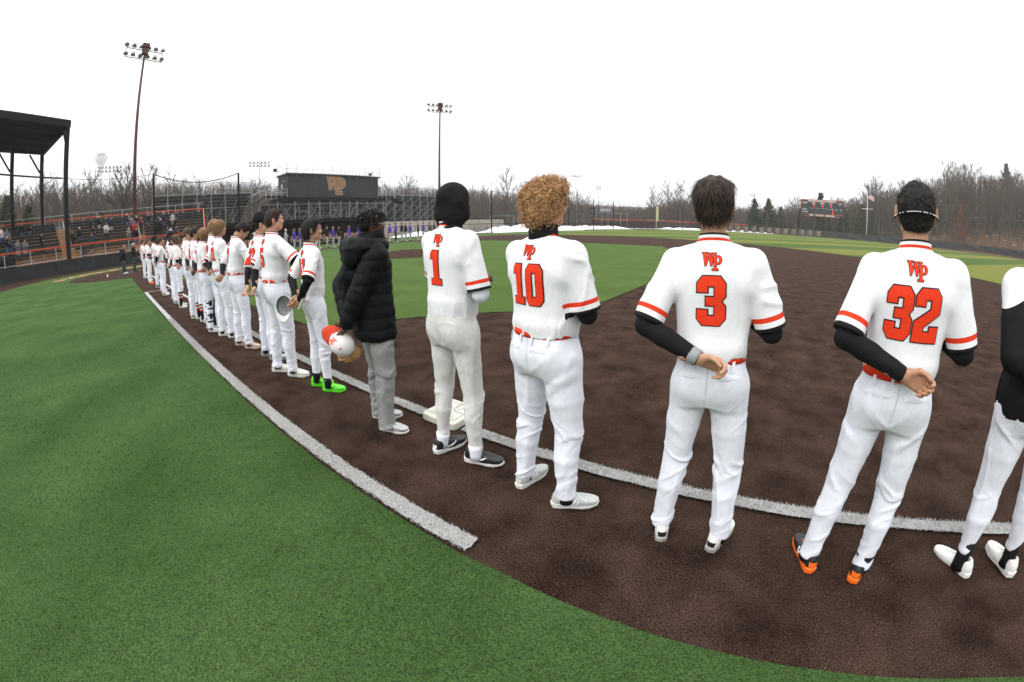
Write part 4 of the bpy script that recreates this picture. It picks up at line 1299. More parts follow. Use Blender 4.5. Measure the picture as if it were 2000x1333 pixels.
    # --- player bowing his head
    root, r = player('player bowing his head with one arm across his chest', ((23.48, -.33), (23.78, -.27)), 88, 1.88, 1.06, 'tan',
        L=dict(w=(.0, -.22, 1.075), hint=(-1, -.2, -.1), d=(.55, -.5, -.3), n=(.3, -.7, -.3), th=(.1, -.3, .9), curl=.9),
        R=dict(w=(.10, .26, 1.425), hint=(.6, .1, -1), d=(-.3, .3, .9), n=(-.8, -.3, 0), th=(-.1, -.8, .5), curl=.3), head=(-.30, .80, 0), stoop=.03,
        number='7', seed=71, res=.0095, toes=(-.8, -.95), shoes=dict(mats=(MT['shoe_tan'], MT['shoe_tan'], MT['lace_white']), heel=MT['shoe_black'], logo='swoosh', mark=MT['shoe_black'], k=1.05), cut=.075, loose=1.05,
        hair=dict(m='black', thick=.018, nape=-.045, side=.0, rough=.006, freq=40, bulk=[((0, .03, .09), (.07, .07, .04))], strands=dict(n=2600, length=.024, seed=29, mode='rand', width=.002, lift=.7, spread=.9)))
    c = thing('baseball_hat', 'white cap held in front of the face of the player who bows his head', 'cap')
    cap_mesh_parts(c, MT['cap_white'], MT['cap_white'], MT['cap_grey'], initials=False)
    set_local(c, root, r.wr[1] + r.V(-.06, .03, .12), Matrix(((.9, .1, -.42), (.35, .45, .82), (.27, -.88, .39))))
    # --- number 31, long sandy hair
    player('player number 31 with long sandy hair covering his ears', ((22.60, -.36), (22.90, -.27)), 92, 1.90, 1.04, 'fair', R=dict(CHESTR, w=(.08, .20, 1.345)),
        head=(-.34, .03, 0), number='31', seed=81, res=.0095, toes=(-.6, -.8), shoes=dict(mats=(MT['shoe_white'], MT['sole_white'], MT['lace_white']), k=1.05), cut=.095, loose=1.08,
        hair=dict(m='sandy', thick=.026, nape=-.085, side=-.055, earback=-.05, rough=.006, freq=30, face=.078, bulk=[((0, -.02, .06), (.10, .11, .075))],
                  strands=dict(n=4200, length=.06, seed=29, mode='down', width=.0022, lift=.25, spread=.35)))

def root_matrix(root):
    return Matrix.Translation(root.location) @ root.rotation_euler.to_matrix().to_4x4()

def Myz(y, z):
    z = Vector(z).normalized(); y = Vector(y); y = (y - z * y.dot(z)).normalized(); x = y.cross(z)
    return Matrix((x, y, z)).transposed()

def set_local(o, root, p, R3, sc=1.0):
    """stand a separate thing at point p of the person's own frame"""
    R3 = Matrix(R3)
    # orthonormalise
    a, b = R3.col[0].normalized(), R3.col[1]; b = (b - a * a.dot(b)).normalized(); c = a.cross(b)
    R3 = Matrix((a, b, c)).transposed()
    o.matrix_world = root_matrix(root) @ (Matrix.Translation(p) @ R3.to_4x4()) @ Matrix.Diagonal((sc, sc, sc, 1))

def jacket_man():
    root = thing('person', 'man in a black hooded puffer jacket and baggy grey sweatpants with braided hair', 'person', (27.135, -.29, 0), math.radians(74 - 90), LN)
    k_ = 1.775 / 1.85
    r = Rig(1.775, 1.0, dict(w=(-.0, -.25, 1.045), hint=(-1, -.5, .1), d=(.5, -.4, -.7), n=(.3, -.7, -.3), th=(.1, -.3, .9), curl=.8),
            dict(w=(.075, -.29, 0.945), hint=(1, -.6, 0), d=(-.25, -.3, -.9), n=(-.5, -.6, 0), th=(-.2, -.4, .6), curl=.9), ((-.12, .03, -.60), (.14, -.02, -.95)), (-.30, .04, 0))
    k = r.s
    obj('body', make_body(r, SK['brown'], .011), root)
    me = make_jersey(r, CL['puffer'], .009, 5, puff=.030, long=True, hem=.815, name='jacket', collar=False, amp=1.0)
    V = np.array([v.co for v in me.vertices]); Q = np.array([tuple(p.vertices) for p in me.polygons]); N = normals(V, Q)
    # quilting: bulging channels, straight round the body and square to the arms
    ph = V[:, 2] / .088
    for i in (-1, 1):
        e_, s_, w_ = np.array(r.el[i]), np.array(r.sh[i]), np.array(r.wr[i])
        d = (w_ - e_) / np.linalg.norm(w_ - e_); t = (V - e_) @ d; rad = np.linalg.norm((V - e_) - t[:, None] * d, axis=1)
        m_ = (rad < .088) & (t > -.01) & (t < .3); ph[m_] = t[m_] / .088
    q = np.abs(np.sin(math.pi * ph)) ** .6
    V = V + N * (.0085 * q - .008 + .005 * folds(V, (9, 9, 12), 6))[:, None]
    me.vertices.foreach_set('co', V.astype(np.float32).ravel()); me.update()
    j = obj('jacket', me, root)
    # hood lying on the shoulders and a stand up collar
    F = Field(frange(-.24, .24, .008), frange(-.30, .20, .008), frange(1.20, 1.66, .008))
    F.chain([r.nb + r.V(-.13, .07, -.02), r.nb + r.V(-.145, -.06, -.015), r.nb + r.V(-.06, -.145, -.02), r.nb + r.V(.06, -.145, -.02), r.nb + r.V(.145, -.06, -.015), r.nb + r.V(.13, .07, -.02)], [.045, .055, .06, .06, .055, .045], .03)
    F.ell(r.nb + r.V(0, -.15, -.085), (.13, .062, .10), None, .05)
    F.cap(r.nb + r.V(0, .0, -.03), r.nb + r.V(0, .03, .055), .108, .100, .02)
    F.cap(r.nb + r.V(0, .01, .03), r.nb + r.V(0, .05, .2), .082, .09, .01, op='cut')
    V, Q = F.mesh(); V = relax(V, Q, 2); N = normals(V, Q)
    V = V + N * (.010 * folds(V, (7, 7, 12), 2) + .006 * folds(V, (13, 13, 16), 3))[:, None]
    obj('hood', mesh_np('hood', V, Q, [CL['puffer']], True), root)
    p = obj('trousers', make_pants(r, CL['grey'], .009, 77, cut=.055, loose=1.20, amp=1.5, name='sweatpants'), root)
    p.name = 'sweatpants'
    sp = dict(m='black', thick=.010, nape=-.05, side=-.01, rough=.004, freq=60)
    V, Q, N = shell_hair(r, HR['black'], .007, sp, 3)
    h = obj('hair', mesh_np('hair', V, Q, [HR['black']], True), root)
    rg = random.Random(4); b = MB(); np_ = 0
    # braids: little knobbly ropes that start on the scalp and hang down
    for q_ in range(60):
        th_ = rg.uniform(0, 2 * math.pi); el = rg.uniform(.15, 1.45)
        x, y, z = math.cos(el) * math.cos(th_), math.cos(el) * math.sin(th_), math.sin(el)
        P0 = Vector((x * .090, -.012 + y * .112, .024 + z * .104)); pts = []; L = rg.uniform(.10, .15)
        out = Vector((x, y, 0)).normalized() if abs(x) + abs(y) > .01 else Vector((1, 0, 0))
        if y > .55: out = Vector((x * .6, .9, 0)).normalized(); L *= .72
        for s_ in range(15):
            t = s_ / 14 * L
            a = P0 + out * min(t * .9, .030) * (1 - max(0, .3 - z)) + Vector((0, 0, -1)) * max(0, t - .02) ** 1.0 * .85 * (1.0 if z < .8 else .7)
            a = Vector((a.x, a.y, a.z))
            # keep outside the head
            rr = math.sqrt((a.x / .094) ** 2 + ((a.y + .012) / .116) ** 2 + ((max(a.z, -.02) - .024) / .109) ** 2)
            if rr < 1: a = Vector((a.x / rr, (a.y + .012) / rr - .012, a.z if a.z < 0 else (a.z - .024) / rr + .024))
            if a.y > .07 and abs(a.x) < .06 and a.z < .03: break
            pts.append(r.hp(a.x + .003 * math.sin(s_ * 2.2), a.y, a.z))
        if len(pts) > 3: b.tube(pts, [(.0075 if s_ % 2 else .0095) * (1 - .35 * s_ / len(pts)) for s_ in range(len(pts))], 6)
    b.build('braids', HR['black'], root, True)
    gl = MB()
    for sx in (-1, 1):
        gl.tube([r.hp(.083 * sx, .0, .008), r.hp(.072 * sx, .09, .006), r.hp(.062 * sx, .112, .006)], .0022, 6)
        gl.tube([r.hp(sx * (.034 + .024 * math.cos(t)), .121 - abs(math.cos(t)) * .004, .004 + .019 * math.sin(t)) for t in [q_ * math.pi / 6 for q_ in range(13)]], .0018, 5)
    gl.build('glasses', MT['galv_light'], root, True)
    add_face(r, root, HR['black'])
    bd = Field(frange(-.1, .1, .006), frange(-.05, .2, .006), frange(1.45, 1.75, .006))
    bd.ell(r.hp(0, .070, -.092), (.040, .034, .026), [list(x) for x in r.HR], .01)
    V, Q = bd.mesh(); obj('beard', mesh_np('beard', V, Q, [HR['black']], True), root)
    ly = MB()
    a = r.V(.165, -.02, .86)
    ly.tube([a + r.V(0, 0, .02), a + r.V(.012, 0, -.02), a + r.V(.020, -.005, -.17), a + r.V(.02, .0, -.30)], .004, 4)
    ly.box(tuple(a + r.V(.018, -.006, -.15)), (.005, .026, .30)); ly.box(tuple(a + r.V(.02, .022, -.15)), (.005, .022, .34))
    l_ = ly.build('lanyard', MT['lanyard'], root)
    for i in (-1, 1):
        make_shoe({}, (MT['shoe_silver'], MT['sole_white'], MT['lace_white']), i, r.foot[i][2], (r.foot[i][0], r.foot[i][1], 0), root, 1.0)
    c = thing('baseball_hat', 'white cap with orange brim held behind the man in the puffer jacket', 'cap')
    cap_mesh_parts(c, MT['cap_white'], MT['cap_orange'], MT['cap_orange'], size=1.08)
    set_local(c, root, r.wr[1] + r.V(-.06, -.03, -.16), Myz((-.3, -.7, .65), (.90, -.40, -.05)))
    g = thing('baseball_glove', 'tan leather fielding glove held under the upturned white cap', 'glove')
    F = Field(frange(-.14, .14, .006), frange(-.16, .17, .006), frange(-.09, .09, .006))
    F.ell((0, -.03, 0), (.085, .09, .045), None, .02)
    for q_, x in enumerate((-.075, -.035, .005, .045)):
        F.chain([(x * .8, .0, .0), (x, .07, .005), (x * 1.05, .125, .03)], [.026, .022, .018], .006)
    F.chain([(.05, -.05, .01), (.10, .0, .03), (.105, .07, .05)], [.03, .027, .02], .01)
    F.ell((.0, .01, .07), (.07, .10, .055), None, .02, 'cut')
    V, Q = F.mesh(); V = relax(V, Q, 1)
    obj('shell', mesh_np('shell', V, Q, [MT['leather_tan']], True), g)
    wb = MB()
    for q_ in range(4):
        wb.tube([(.05, .02 + .022 * q_, .03), (.075, .028 + .022 * q_, .045), (.10, .02 + .022 * q_, .05)], .0035, 5)
        wb.tube([(.055 + .012 * q_, .02, .035), (.06 + .012 * q_, .06, .05), (.055 + .012 * q_, .10, .045)], .0035, 5)
    wb.build('web_laces', MT['leather_pink'], g)
    g.scale = (.8, .8, .8)
    set_local(g, root, r.wr[1] + r.V(-.09, .04, -.27), Myz((.2, -.9, -.3), (-.9, .1, .3)), .78)

def edge_man():
    """the person cut by the right edge of the frame"""
    root = thing('person', 'person in a black and white jacket and white trousers cut off by the right edge', 'person', (31.44, -.30, 0), math.radians(80 - 90), LN)
    root.rotation_euler = (0, -.115, math.radians(-10))
    r = Rig(1.90, 1.14, BACKL, dict(CHESTR), ((-.17, -.02, .75), (.15, .02, .35)), (0, 0, 0))
    k = r.s
    obj('body', make_body(r, SK['fair'], .011), root)
    me = make_jersey(r, CL['black'], .009, 15, puff=.006, long=True, hem=.93, name='jacket', collar=True)
    # black body with clean white shoulder panels: the seam is a smooth line in the material
    V = np.array([v.co for v in me.vertices]); k_ = k
    a1 = V[:, 2] - (1.475 * k_ - np.maximum(0, np.abs(V[:, 0]) - .17) * .5)
    a2 = np.minimum(np.minimum(V[:, 2] - 1.12, np.abs(V[:, 0]) - .245), V[:, 1] - .05)
    at = me.attributes.new('panel', 'FLOAT', 'POINT'); at.data.foreach_set('value', np.maximum(a1, a2).astype(np.float32))
    m = cloth('black_and_white_jacket', (.011, .011, .013), rough=.7); nt = m.node_tree; b_ = nt.nodes['Principled BSDF']
    an_ = nt.nodes.new('ShaderNodeAttribute'); an_.attribute_name = 'panel'
    gt = nt.nodes.new('ShaderNodeMath'); gt.operation = 'GREATER_THAN'; gt.inputs[1].default_value = 0; nt.links.new(an_.outputs['Fac'], gt.inputs[0])
    mx = nt.nodes.new('ShaderNodeMix'); mx.data_type = 'RGBA'; mx.inputs[6].default_value = (.011, .011, .013, 1); mx.inputs[7].default_value = (.78, .79, .82, 1)
    nt.links.new(gt.outputs[0], mx.inputs['Factor']); nt.links.new(mx.outputs[2], b_.inputs['Base Color'])
    me.materials[0] = m
    obj('jacket', me, root)
    obj('trousers', make_pants(r, CL['pants'], .009, 97, cut=.155, tight=.016, loose=.97), root)
    for i in (-1, 1):
        make_shoe({}, (MT['shoe_white'], MT['sole_white'], MT['lace_white']), i, r.foot[i][2], (r.foot[i][0], r.foot[i][1], 0), root, 1.04)
        an = r.ank[i]; top = an.lerp(r.knee[i], .3)
        s_ = MB(); s_.tube([(an.x, an.y, .04), tuple(an), tuple(an.lerp(top, .5)), tuple(top)], [.044, .041, .043, .05], 16)
        s_.build('sock', CL['black'], root, True)
        MB().tube([(an.x, an.y + .012, .06), tuple(an + Vector((0, .012, 0))), tuple(an.lerp(top, .4) + Vector((0, .012, 0)))], [.036, .036, .036], 14).build('sock_panel', CL['greypants'], root, True)
    V, Q, N = shell_hair(r, HR['brown'], .009, dict(m='brown', thick=.012, nape=-.06), 4)
    obj('hair', mesh_np('hair', V, Q, [HR['brown']], True), root)

# ------------------------------------------------------------------ ground, turf, lines
def turf(name, c1, c2, fine=(.55, 1.5), fscale=95, bump=.012, stripes=None, patch=.8, speck=None):
    """artificial turf: fibre speckle close up, broad soft patches, optional mowing-like stripes"""
    m = bpy.data.materials.new(name); m.use_nodes = True
    n, l = m.node_tree.nodes, m.node_tree.links
    b = n['Principled BSDF']; b.inputs['Roughness'].default_value = .9; b.inputs['Specular IOR Level'].default_value = .03
    tc = n.new('ShaderNodeTexCoord')
    t1 = n.new('ShaderNodeTexNoise'); t1.inputs['Scale'].default_value = patch; t1.inputs['Detail'].default_value = 6; t1.inputs['Roughness'].default_value = .62
    l.new(tc.outputs['Object'], t1.inputs['Vector'])
    r1 = n.new('ShaderNodeMapRange'); r1.inputs[1].default_value = .35; r1.inputs[2].default_value = .65; l.new(t1.outputs['Fac'], r1.inputs[0])
    mx = n.new('ShaderNodeMix'); mx.data_type = 'RGBA'; l.new(r1.outputs[0], mx.inputs['Factor']); mx.inputs[6].default_value = (*c1, 1); mx.inputs[7].default_value = (*c2, 1)
    out = mx.outputs[2]
    if stripes:
        mp = n.new('ShaderNodeMapping'); mp.inputs['Rotation'].default_value = (0, 0, math.radians(-45)); l.new(tc.outputs['Object'], mp.inputs[0])
        sx = n.new('ShaderNodeSeparateXYZ'); l.new(mp.outputs[0], sx.inputs[0])
        ad = n.new('ShaderNodeMath'); ad.operation = 'ADD'; ad.inputs[1].default_value = stripes[1]; l.new(sx.outputs['Y'], ad.inputs[0])
        t0 = n.new('ShaderNodeTexNoise'); t0.inputs['Scale'].default_value = .25; l.new(tc.outputs['Object'], t0.inputs['Vector'])
        ad2 = n.new('ShaderNodeMath'); ad2.operation = 'MULTIPLY_ADD'; ad2.inputs[1].default_value = 1.2; l.new(t0.outputs['Fac'], ad2.inputs[0]); l.new(ad.outputs[0], ad2.inputs[2])
        dv = n.new('ShaderNodeMath'); dv.operation = 'MULTIPLY'; dv.inputs[1].default_value = math.pi / stripes[0]; l.new(ad2.outputs[0], dv.inputs[0])
        sn = n.new('ShaderNodeMath'); sn.operation = 'SINE'; l.new(dv.outputs[0], sn.inputs[0])
        mr = n.new('ShaderNodeMapRange'); mr.inputs[1].default_value = -.12; mr.inputs[2].default_value = .12; l.new(sn.outputs[0], mr.inputs[0])
        m2 = n.new('ShaderNodeMix'); m2.data_type = 'RGBA'; l.new(mr.outputs[0], m2.inputs['Factor']); l.new(out, m2.inputs[6]); m2.inputs[7].default_value = (*stripes[2], 1)
        out = m2.outputs[2]
    v = n.new('ShaderNodeTexNoise'); v.inputs['Scale'].default_value = fscale; v.inputs['Detail'].default_value = 3; v.inputs['Roughness'].default_value = .75
    mp2 = n.new('ShaderNodeMapping'); mp2.inputs['Scale'].default_value = (1, 1.25, 1); mp2.inputs['Rotation'].default_value = (0, 0, .5); l.new(tc.outputs['Object'], mp2.inputs[0]); l.new(mp2.outputs[0], v.inputs['Vector'])
    r2 = n.new('ShaderNodeMapRange'); r2.inputs[1].default_value = .36; r2.inputs[2].default_value = .64; r2.inputs[3].default_value = fine[0]; r2.inputs[4].default_value = fine[1]; l.new(v.outputs['Fac'], r2.inputs[0])
    ml = n.new('ShaderNodeVectorMath'); ml.operation = 'SCALE'; l.new(out, ml.inputs[0]); l.new(r2.outputs[0], ml.inputs['Scale'])
    out = ml.outputs[0]
    if speck:
        sp = n.new('ShaderNodeTexVoronoi'); sp.inputs['Scale'].default_value = speck[0]; l.new(tc.outputs['Object'], sp.inputs['Vector'])
        lt = n.new('ShaderNodeMath'); lt.operation = 'LESS_THAN'; lt.inputs[1].default_value = speck[1]; l.new(sp.outputs['Distance'], lt.inputs[0])
        m3 = n.new('ShaderNodeMix'); m3.data_type = 'RGBA'; l.new(lt.outputs[0], m3.inputs['Factor']); l.new(out, m3.inputs[6]); m3.inputs[7].default_value = (*speck[2], 1)
        out = m3.outputs[2]
    l.new(out, b.inputs['Base Color'])
    bp = n.new('ShaderNodeBump'); bp.inputs['Distance'].default_value = bump; l.new(v.outputs['Fac'], bp.inputs['Height']); l.new(bp.outputs[0], b.inputs['Normal'])
    return m

GR = {}
GR['foul'] = turf('green_turf', (.066, .120, .038), (.037, .078, .020), fine=(.3, 1.6), fscale=120)
GR['infield'] = turf('infield_green_turf', (.074, .120, .032), (.057, .097, .025), fine=(.6, 1.35), fscale=60)
GR['out'] = turf('outfield_turf', (.068, .108, .028), (.056, .094, .024), fine=(.85, 1.15), stripes=(7.0, 3.2, (.135, .150, .036)), fscale=20)
GR['brown'] = turf('brown_turf', (.056, .034, .0255), (.022, .0125, .0092), fine=(.1, 2.2), fscale=100, patch=2.8, speck=(70, .055, (.16, .14, .13)))
GR['white'] = turf('white_turf', (.52, .52, .51), (.43, .43, .42), fine=(.55, 1.2), fscale=110)
GR['earth'] = turf('leaf_litter', (.125, .070, .038), (.060, .042, .028), fine=(.6, 1.4), fscale=3, patch=.15, speck=(.35, .10, (.7, .72, .75)))

def sheet(name, poly, z, m, kind='structure', step=None):
    me = mesh_np(name, [(x, y, z) for x, y in poly], [tuple(range(len(poly)))], [m])
    o = obj(name, me); o['kind'] = kind
    return o

def arc(cx, cy, r, a0, a1, n=24):
    return [(cx + r * math.cos(math.radians(a0 + (a1 - a0) * i / n)), cy + r * math.sin(math.radians(a0 + (a1 - a0) * i / n))) for i in range(n + 1)]

def rough_edge(poly, amp=.008, step=.10, seed=1):
    """small waviness of a cut turf edge"""
    rg = random.Random(seed); out = []
    for i in range(len(poly)):
        a, b = Vector(poly[i]), Vector(poly[(i + 1) % len(poly)])
        L = (b - a).length; n = max(1, min(400, int(L / step)))
        d = (b - a) / max(L, 1e-6); nn = Vector((d.y, -d.x))
        for k in range(n):
            out.append(tuple(a + (b - a) * k / n + nn * rg.uniform(-amp, amp)))
    return out

def hill(x, y):
    """height of the land: flat field, a wooded slope rising to the right, a low ridge all round"""
    dx, dy = x - 29.7, y + 2.1
    D = math.hypot(dx, dy); az = math.degrees(math.atan2(dy, dx))
    if az < -90: az += 360
    t = min(1, max(0, (82 - az) / 26)); t = t * t * (3 - 2 * t)
    r0 = 158 - 12 * t
    h = t * max(0, D - r0) * .33
    h = min(h, 25 * t)
    u = max(0, D - 190) / 160
    h += (1 - t) * min(9, u * u * 6)
    return h - .06

def build_ground():
    # land: rings round the camera so it reaches the horizon
    V, F = [], []; na = 96
    rr = [0.5, 20, 60, 100, 130, 150, 165, 180, 200, 230, 270, 330, 420, 600, 1000, 1900]
    for r_ in rr:
        for k in range(na):
            a = 2 * math.pi * k / na; x, y = 29.7 + r_ * math.cos(a), -2.1 + r_ * math.sin(a)
            V.append((x, y, hill(x, y)))
    for i in range(len(rr) - 1):
        for k in range(na):
            F.append((i * na + k, (i + 1) * na + k, (i + 1) * na + (k + 1) % na, i * na + (k + 1) % na))
    F.append(tuple(range(na))[::-1])
    o = obj('ground', mesh_np('ground', V, [f for f in F], [GR['earth']], True)); o['kind'] = 'structure'
    # skinned area and running track in brown turf
    fence = FENCE_LINE
    fld = [(-16.5, -14), (-11, -17), (-2, -19), (40, -21), (100, -22), (128, 10)] + [(x, y) for x, y in fence[::-1]] + [(-12.5, 34), (-13.5, 5)]
    sheet('brown_turf', fld, 0.0, GR['brown'])
    # foul ground turf behind the first base line
    home_o = arc(0, 0, 9.6, -92, -176, 26)
    G = [(110, -1.03), (4.9, -1.03)] + arc(0, 0, 5.0, -12, -180 + 12, 22)[1:]
    g1 = [(4.95, -1.03), (110, -1.03), (110, -15), (40, -9.8), (6, -9.3)] + home_o + [(-5.2, -.2)] + arc(0, 0, 5.0, 182, 348, 22)
    sheet('foul_turf', rough_edge(g1, .006, .12), .004, GR['foul'])
    # third base side, mirrored
    g2 = [(y, x) for x, y in ([(4.95, -1.03), (100, -1.03), (100, -9.5), (6, -9.3)] + arc(0, 0, 9.6, -92, -170, 20) + [(-4.95, -.9)] + arc(0, 0, 5.0, 190, 348, 22))]
    sheet('third_base_turf', g2, .008, GR['infield'])
    # infield
    inf = [(4.6, 1.02), (23.55, 1.02)] + [(23.9, 1.69), (24.47, 2.6), (25.33, 3.6), (26.3, 4.35), (26.8, 5.6), (26.98, 8.3), (26.9, 23.4)] + arc(27.43, 27.43, 4.0, 262, 188, 14) + [(23.4, 26.9), (4.6, 26.9)] + arc(0, 27.43, 4.1, -8, -76, 14) + [(1.02, 23.4), (1.02, 4.6)] + arc(0, 0, 4.75, 76, 14, 12)
    # third base cut out drawn the right way round
    inf = [(4.6, 1.02), (23.55, 1.02), (23.9, 1.69), (24.47, 2.6), (25.33, 3.6), (26.3, 4.35), (26.8, 5.6), (26.98, 8.3), (26.9, 23.4)] + arc(27.43, 27.43, 4.05, 262, 188, 14) + [(4.1, 26.9)] + arc(0, 27.43, 4.1, -8, -76, 14) + [(1.02, 4.6)] + arc(0, 0, 4.75, 76, 14, 12)
    sheet('infield_turf', rough_edge(inf, .008, .15), .012, GR['infield'])
    # outfield
    oa = arc(13.04, 13.04, 31.5, -27, 118, 60)
    outp = oa + [(-1.03, 45.0), (-1.03, 120)] + [(x * .985 + .5, y * .985) for x, y in fence[3:]] + [(122, -1.0), (41.0, -1.0)]
    sheet('outfield_turf', outp, .016, GR['out'])
    # white lines
    def line(name, a, b, w, z=.020):
        a, b = Vector(a), Vector(b); d = (b - a).normalized(); nn = Vector((-d.y, d.x))
        q = [a - nn * w / 2, b - nn * w / 2, b + nn * w / 2, a + nn * w / 2]
        sheet(name, rough_edge([tuple(v) for v in q], .009, .035, hash(name) % 99 if False else len(name)), z, GR['white'])
    line('foul_line', (1.2, .052), (27.27, .052), .107)
    line('foul_line', (27.74, .052), (110, .052), .107)
    line('foul_line', (.052, 1.2), (.052, 98), .107)
    line('running_lane_line', (13.66, -.958), (28.62, -.958), .112, .024)
    line('running_lane_line', (13.70, -.90), (13.70, .0), .10, .022)
    for a, b in (((-.9, -1.3), (-.9, .55)), ((-.9, -1.3), (.9, -1.3)), ((-.9, .55), (-.55, .55)), ((.9, -1.3), (.9, -.6)), ((1.2, -2.4), (-1.6, -2.4))):
        line('batting_box_line', a, b, .09)
    # mound
    V, F = [], []; n = 40; rs = [0, .55, 1.0, 1.6, 2.2, 2.6, 2.78]; hs = [.25, .25, .21, .13, .06, .022, .0145]
    for r_, h in zip(rs, hs):
        for k in range(n):
            a = 2 * math.pi * k / n; V.append((12.8 + r_ * math.cos(a), 12.8 + r_ * math.sin(a), h))
    for i in range(len(rs) - 1):
        for k in range(n): F.append((i * n + k, (i + 1) * n + k, (i + 1) * n + (k + 1) % n, i * n + (k + 1) % n))
    o = obj('pitchers_mound', mesh_np('pitchers_mound', V, F, [GR['brown']], True)); o['kind'] = 'structure'
    # first base: a rounded bag with its stitched top
    t = thing('base_bag', 'square off white first base bag lying on the white foul line', 'base', (27.51, .150, 0), 0)
    F_ = Field(frange(-.22, .22, .008), frange(-.22, .22, .008), frange(-.01, .12, .006))
    F_.ell((0, 0, .036), (.190, .190, .036), None, .0, n=14)
    V, Q = F_.mesh(); V = relax(V, Q, 1)
    x, y = V[:, 0], V[:, 1]
    top = V[:, 2] > .060
    g = np.minimum.reduce([np.abs(x), np.abs(y), np.abs(np.abs(x) - np.abs(y)) * .7, np.abs(np.maximum(np.abs(x), np.abs(y)) - .145)])
    V[:, 2] -= np.where(top, .003 * np.exp(-(g / .005) ** 2), 0)
    obj('cover', mesh_np('cover', V, Q, [mat('bag_rubber', (.60, .59, .52), .55, noise=(9, .14), bump=(60, .002))], True), t)
    st = MB()
    for k in range(4):
        a = k * math.pi / 2
        for s_ in (-1, 1):
            d = Vector((math.cos(a + s_ * .0), math.sin(a), 0))
            st.bar((d.x * .02, d.y * .02, .0712), (d.x * .14, d.y * .14, .0712), .004, .002)
        d = Vector((math.cos(a + math.pi / 4), math.sin(a + math.pi / 4), 0))
        st.bar((d.x * .02, d.y * .02, .0712), (d.x * .17, d.y * .17, .0712), .004, .002)
        p = [(.14, .14), (-.14, .14), (-.14, -.14), (.14, -.14)]
        st.bar((*p[k], .0712), (*p[(k + 1) % 4], .0712), .004, .002)
    st.build('stitching', MT['sole_grey'], t)
    # letters woven into the turf behind home plate
    fc = bpy.data.curves.new('t', 'FONT'); 
    word = 'PIONEERS'
    for i, ch in enumerate(word):
        a = math.radians(244 - i * 9.5)
        px, py = 7.3 * math.cos(a), 7.3 * math.sin(a)
        o = text_mesh('turf_letter', ch, 1.55, MT['print_orange'], (px, py, .014), Matrix.Rotation(a - math.pi / 2 + math.pi, 3, 'Z'), outline=.055)
        o['kind'] = 'structure'

def text_mesh(name, txt, size, m, loc, R3, parent=None, align='CENTER', outline=0.0, m2=None, spacing=1.0, bold=0.0, sx=1.0):
    """flat lettering lying in the x,y plane of R3"""
    cu = bpy.data.curves.new('lettering', 'FONT'); cu.body = txt; cu.size = size; cu.align_x = align; cu.space_character = spacing
    cu.resolution_u = 2
    cu.offset = bold
    to = bpy.data.objects.new('lettering', cu); COL.objects.link(to)
    dg = bpy.context.evaluated_depsgraph_get(); dg.update()
    me = bpy.data.meshes.new_from_object(to.evaluated_get(dg)); bpy.data.objects.remove(to)
    me.materials.clear(); me.materials.append(m)
    if sx != 1.0: me.transform(Matrix.Diagonal((sx, 1, 1, 1)))
    o = obj(name, me, parent)
    o['kind'] = 'stuff'
    M = Matrix.Translation(loc) @ Matrix(R3).to_4x4()
    o.matrix_world = M
    if outline:
        cu = bpy.data.curves.new('lettering', 'FONT'); cu.body = txt; cu.size = size; cu.align_x = align; cu.offset = outline
        to = bpy.data.objects.new('lettering', cu); COL.objects.link(to)
        dg.update(); dg = bpy.context.evaluated_depsgraph_get()
        me2 = bpy.data.meshes.new_from_object(to.evaluated_get(dg)); bpy.data.objects.remove(to)
        me2.materials.clear(); me2.materials.append(m2 or MT['print_white'])
        o2 = obj(name + '_outline', me2, parent); o2.matrix_world = Matrix.Translation(Vector(loc) - Matrix(R3).col[2] * .005) @ Matrix(R3).to_4x4()
        o2['kind'] = 'structure'
    return o

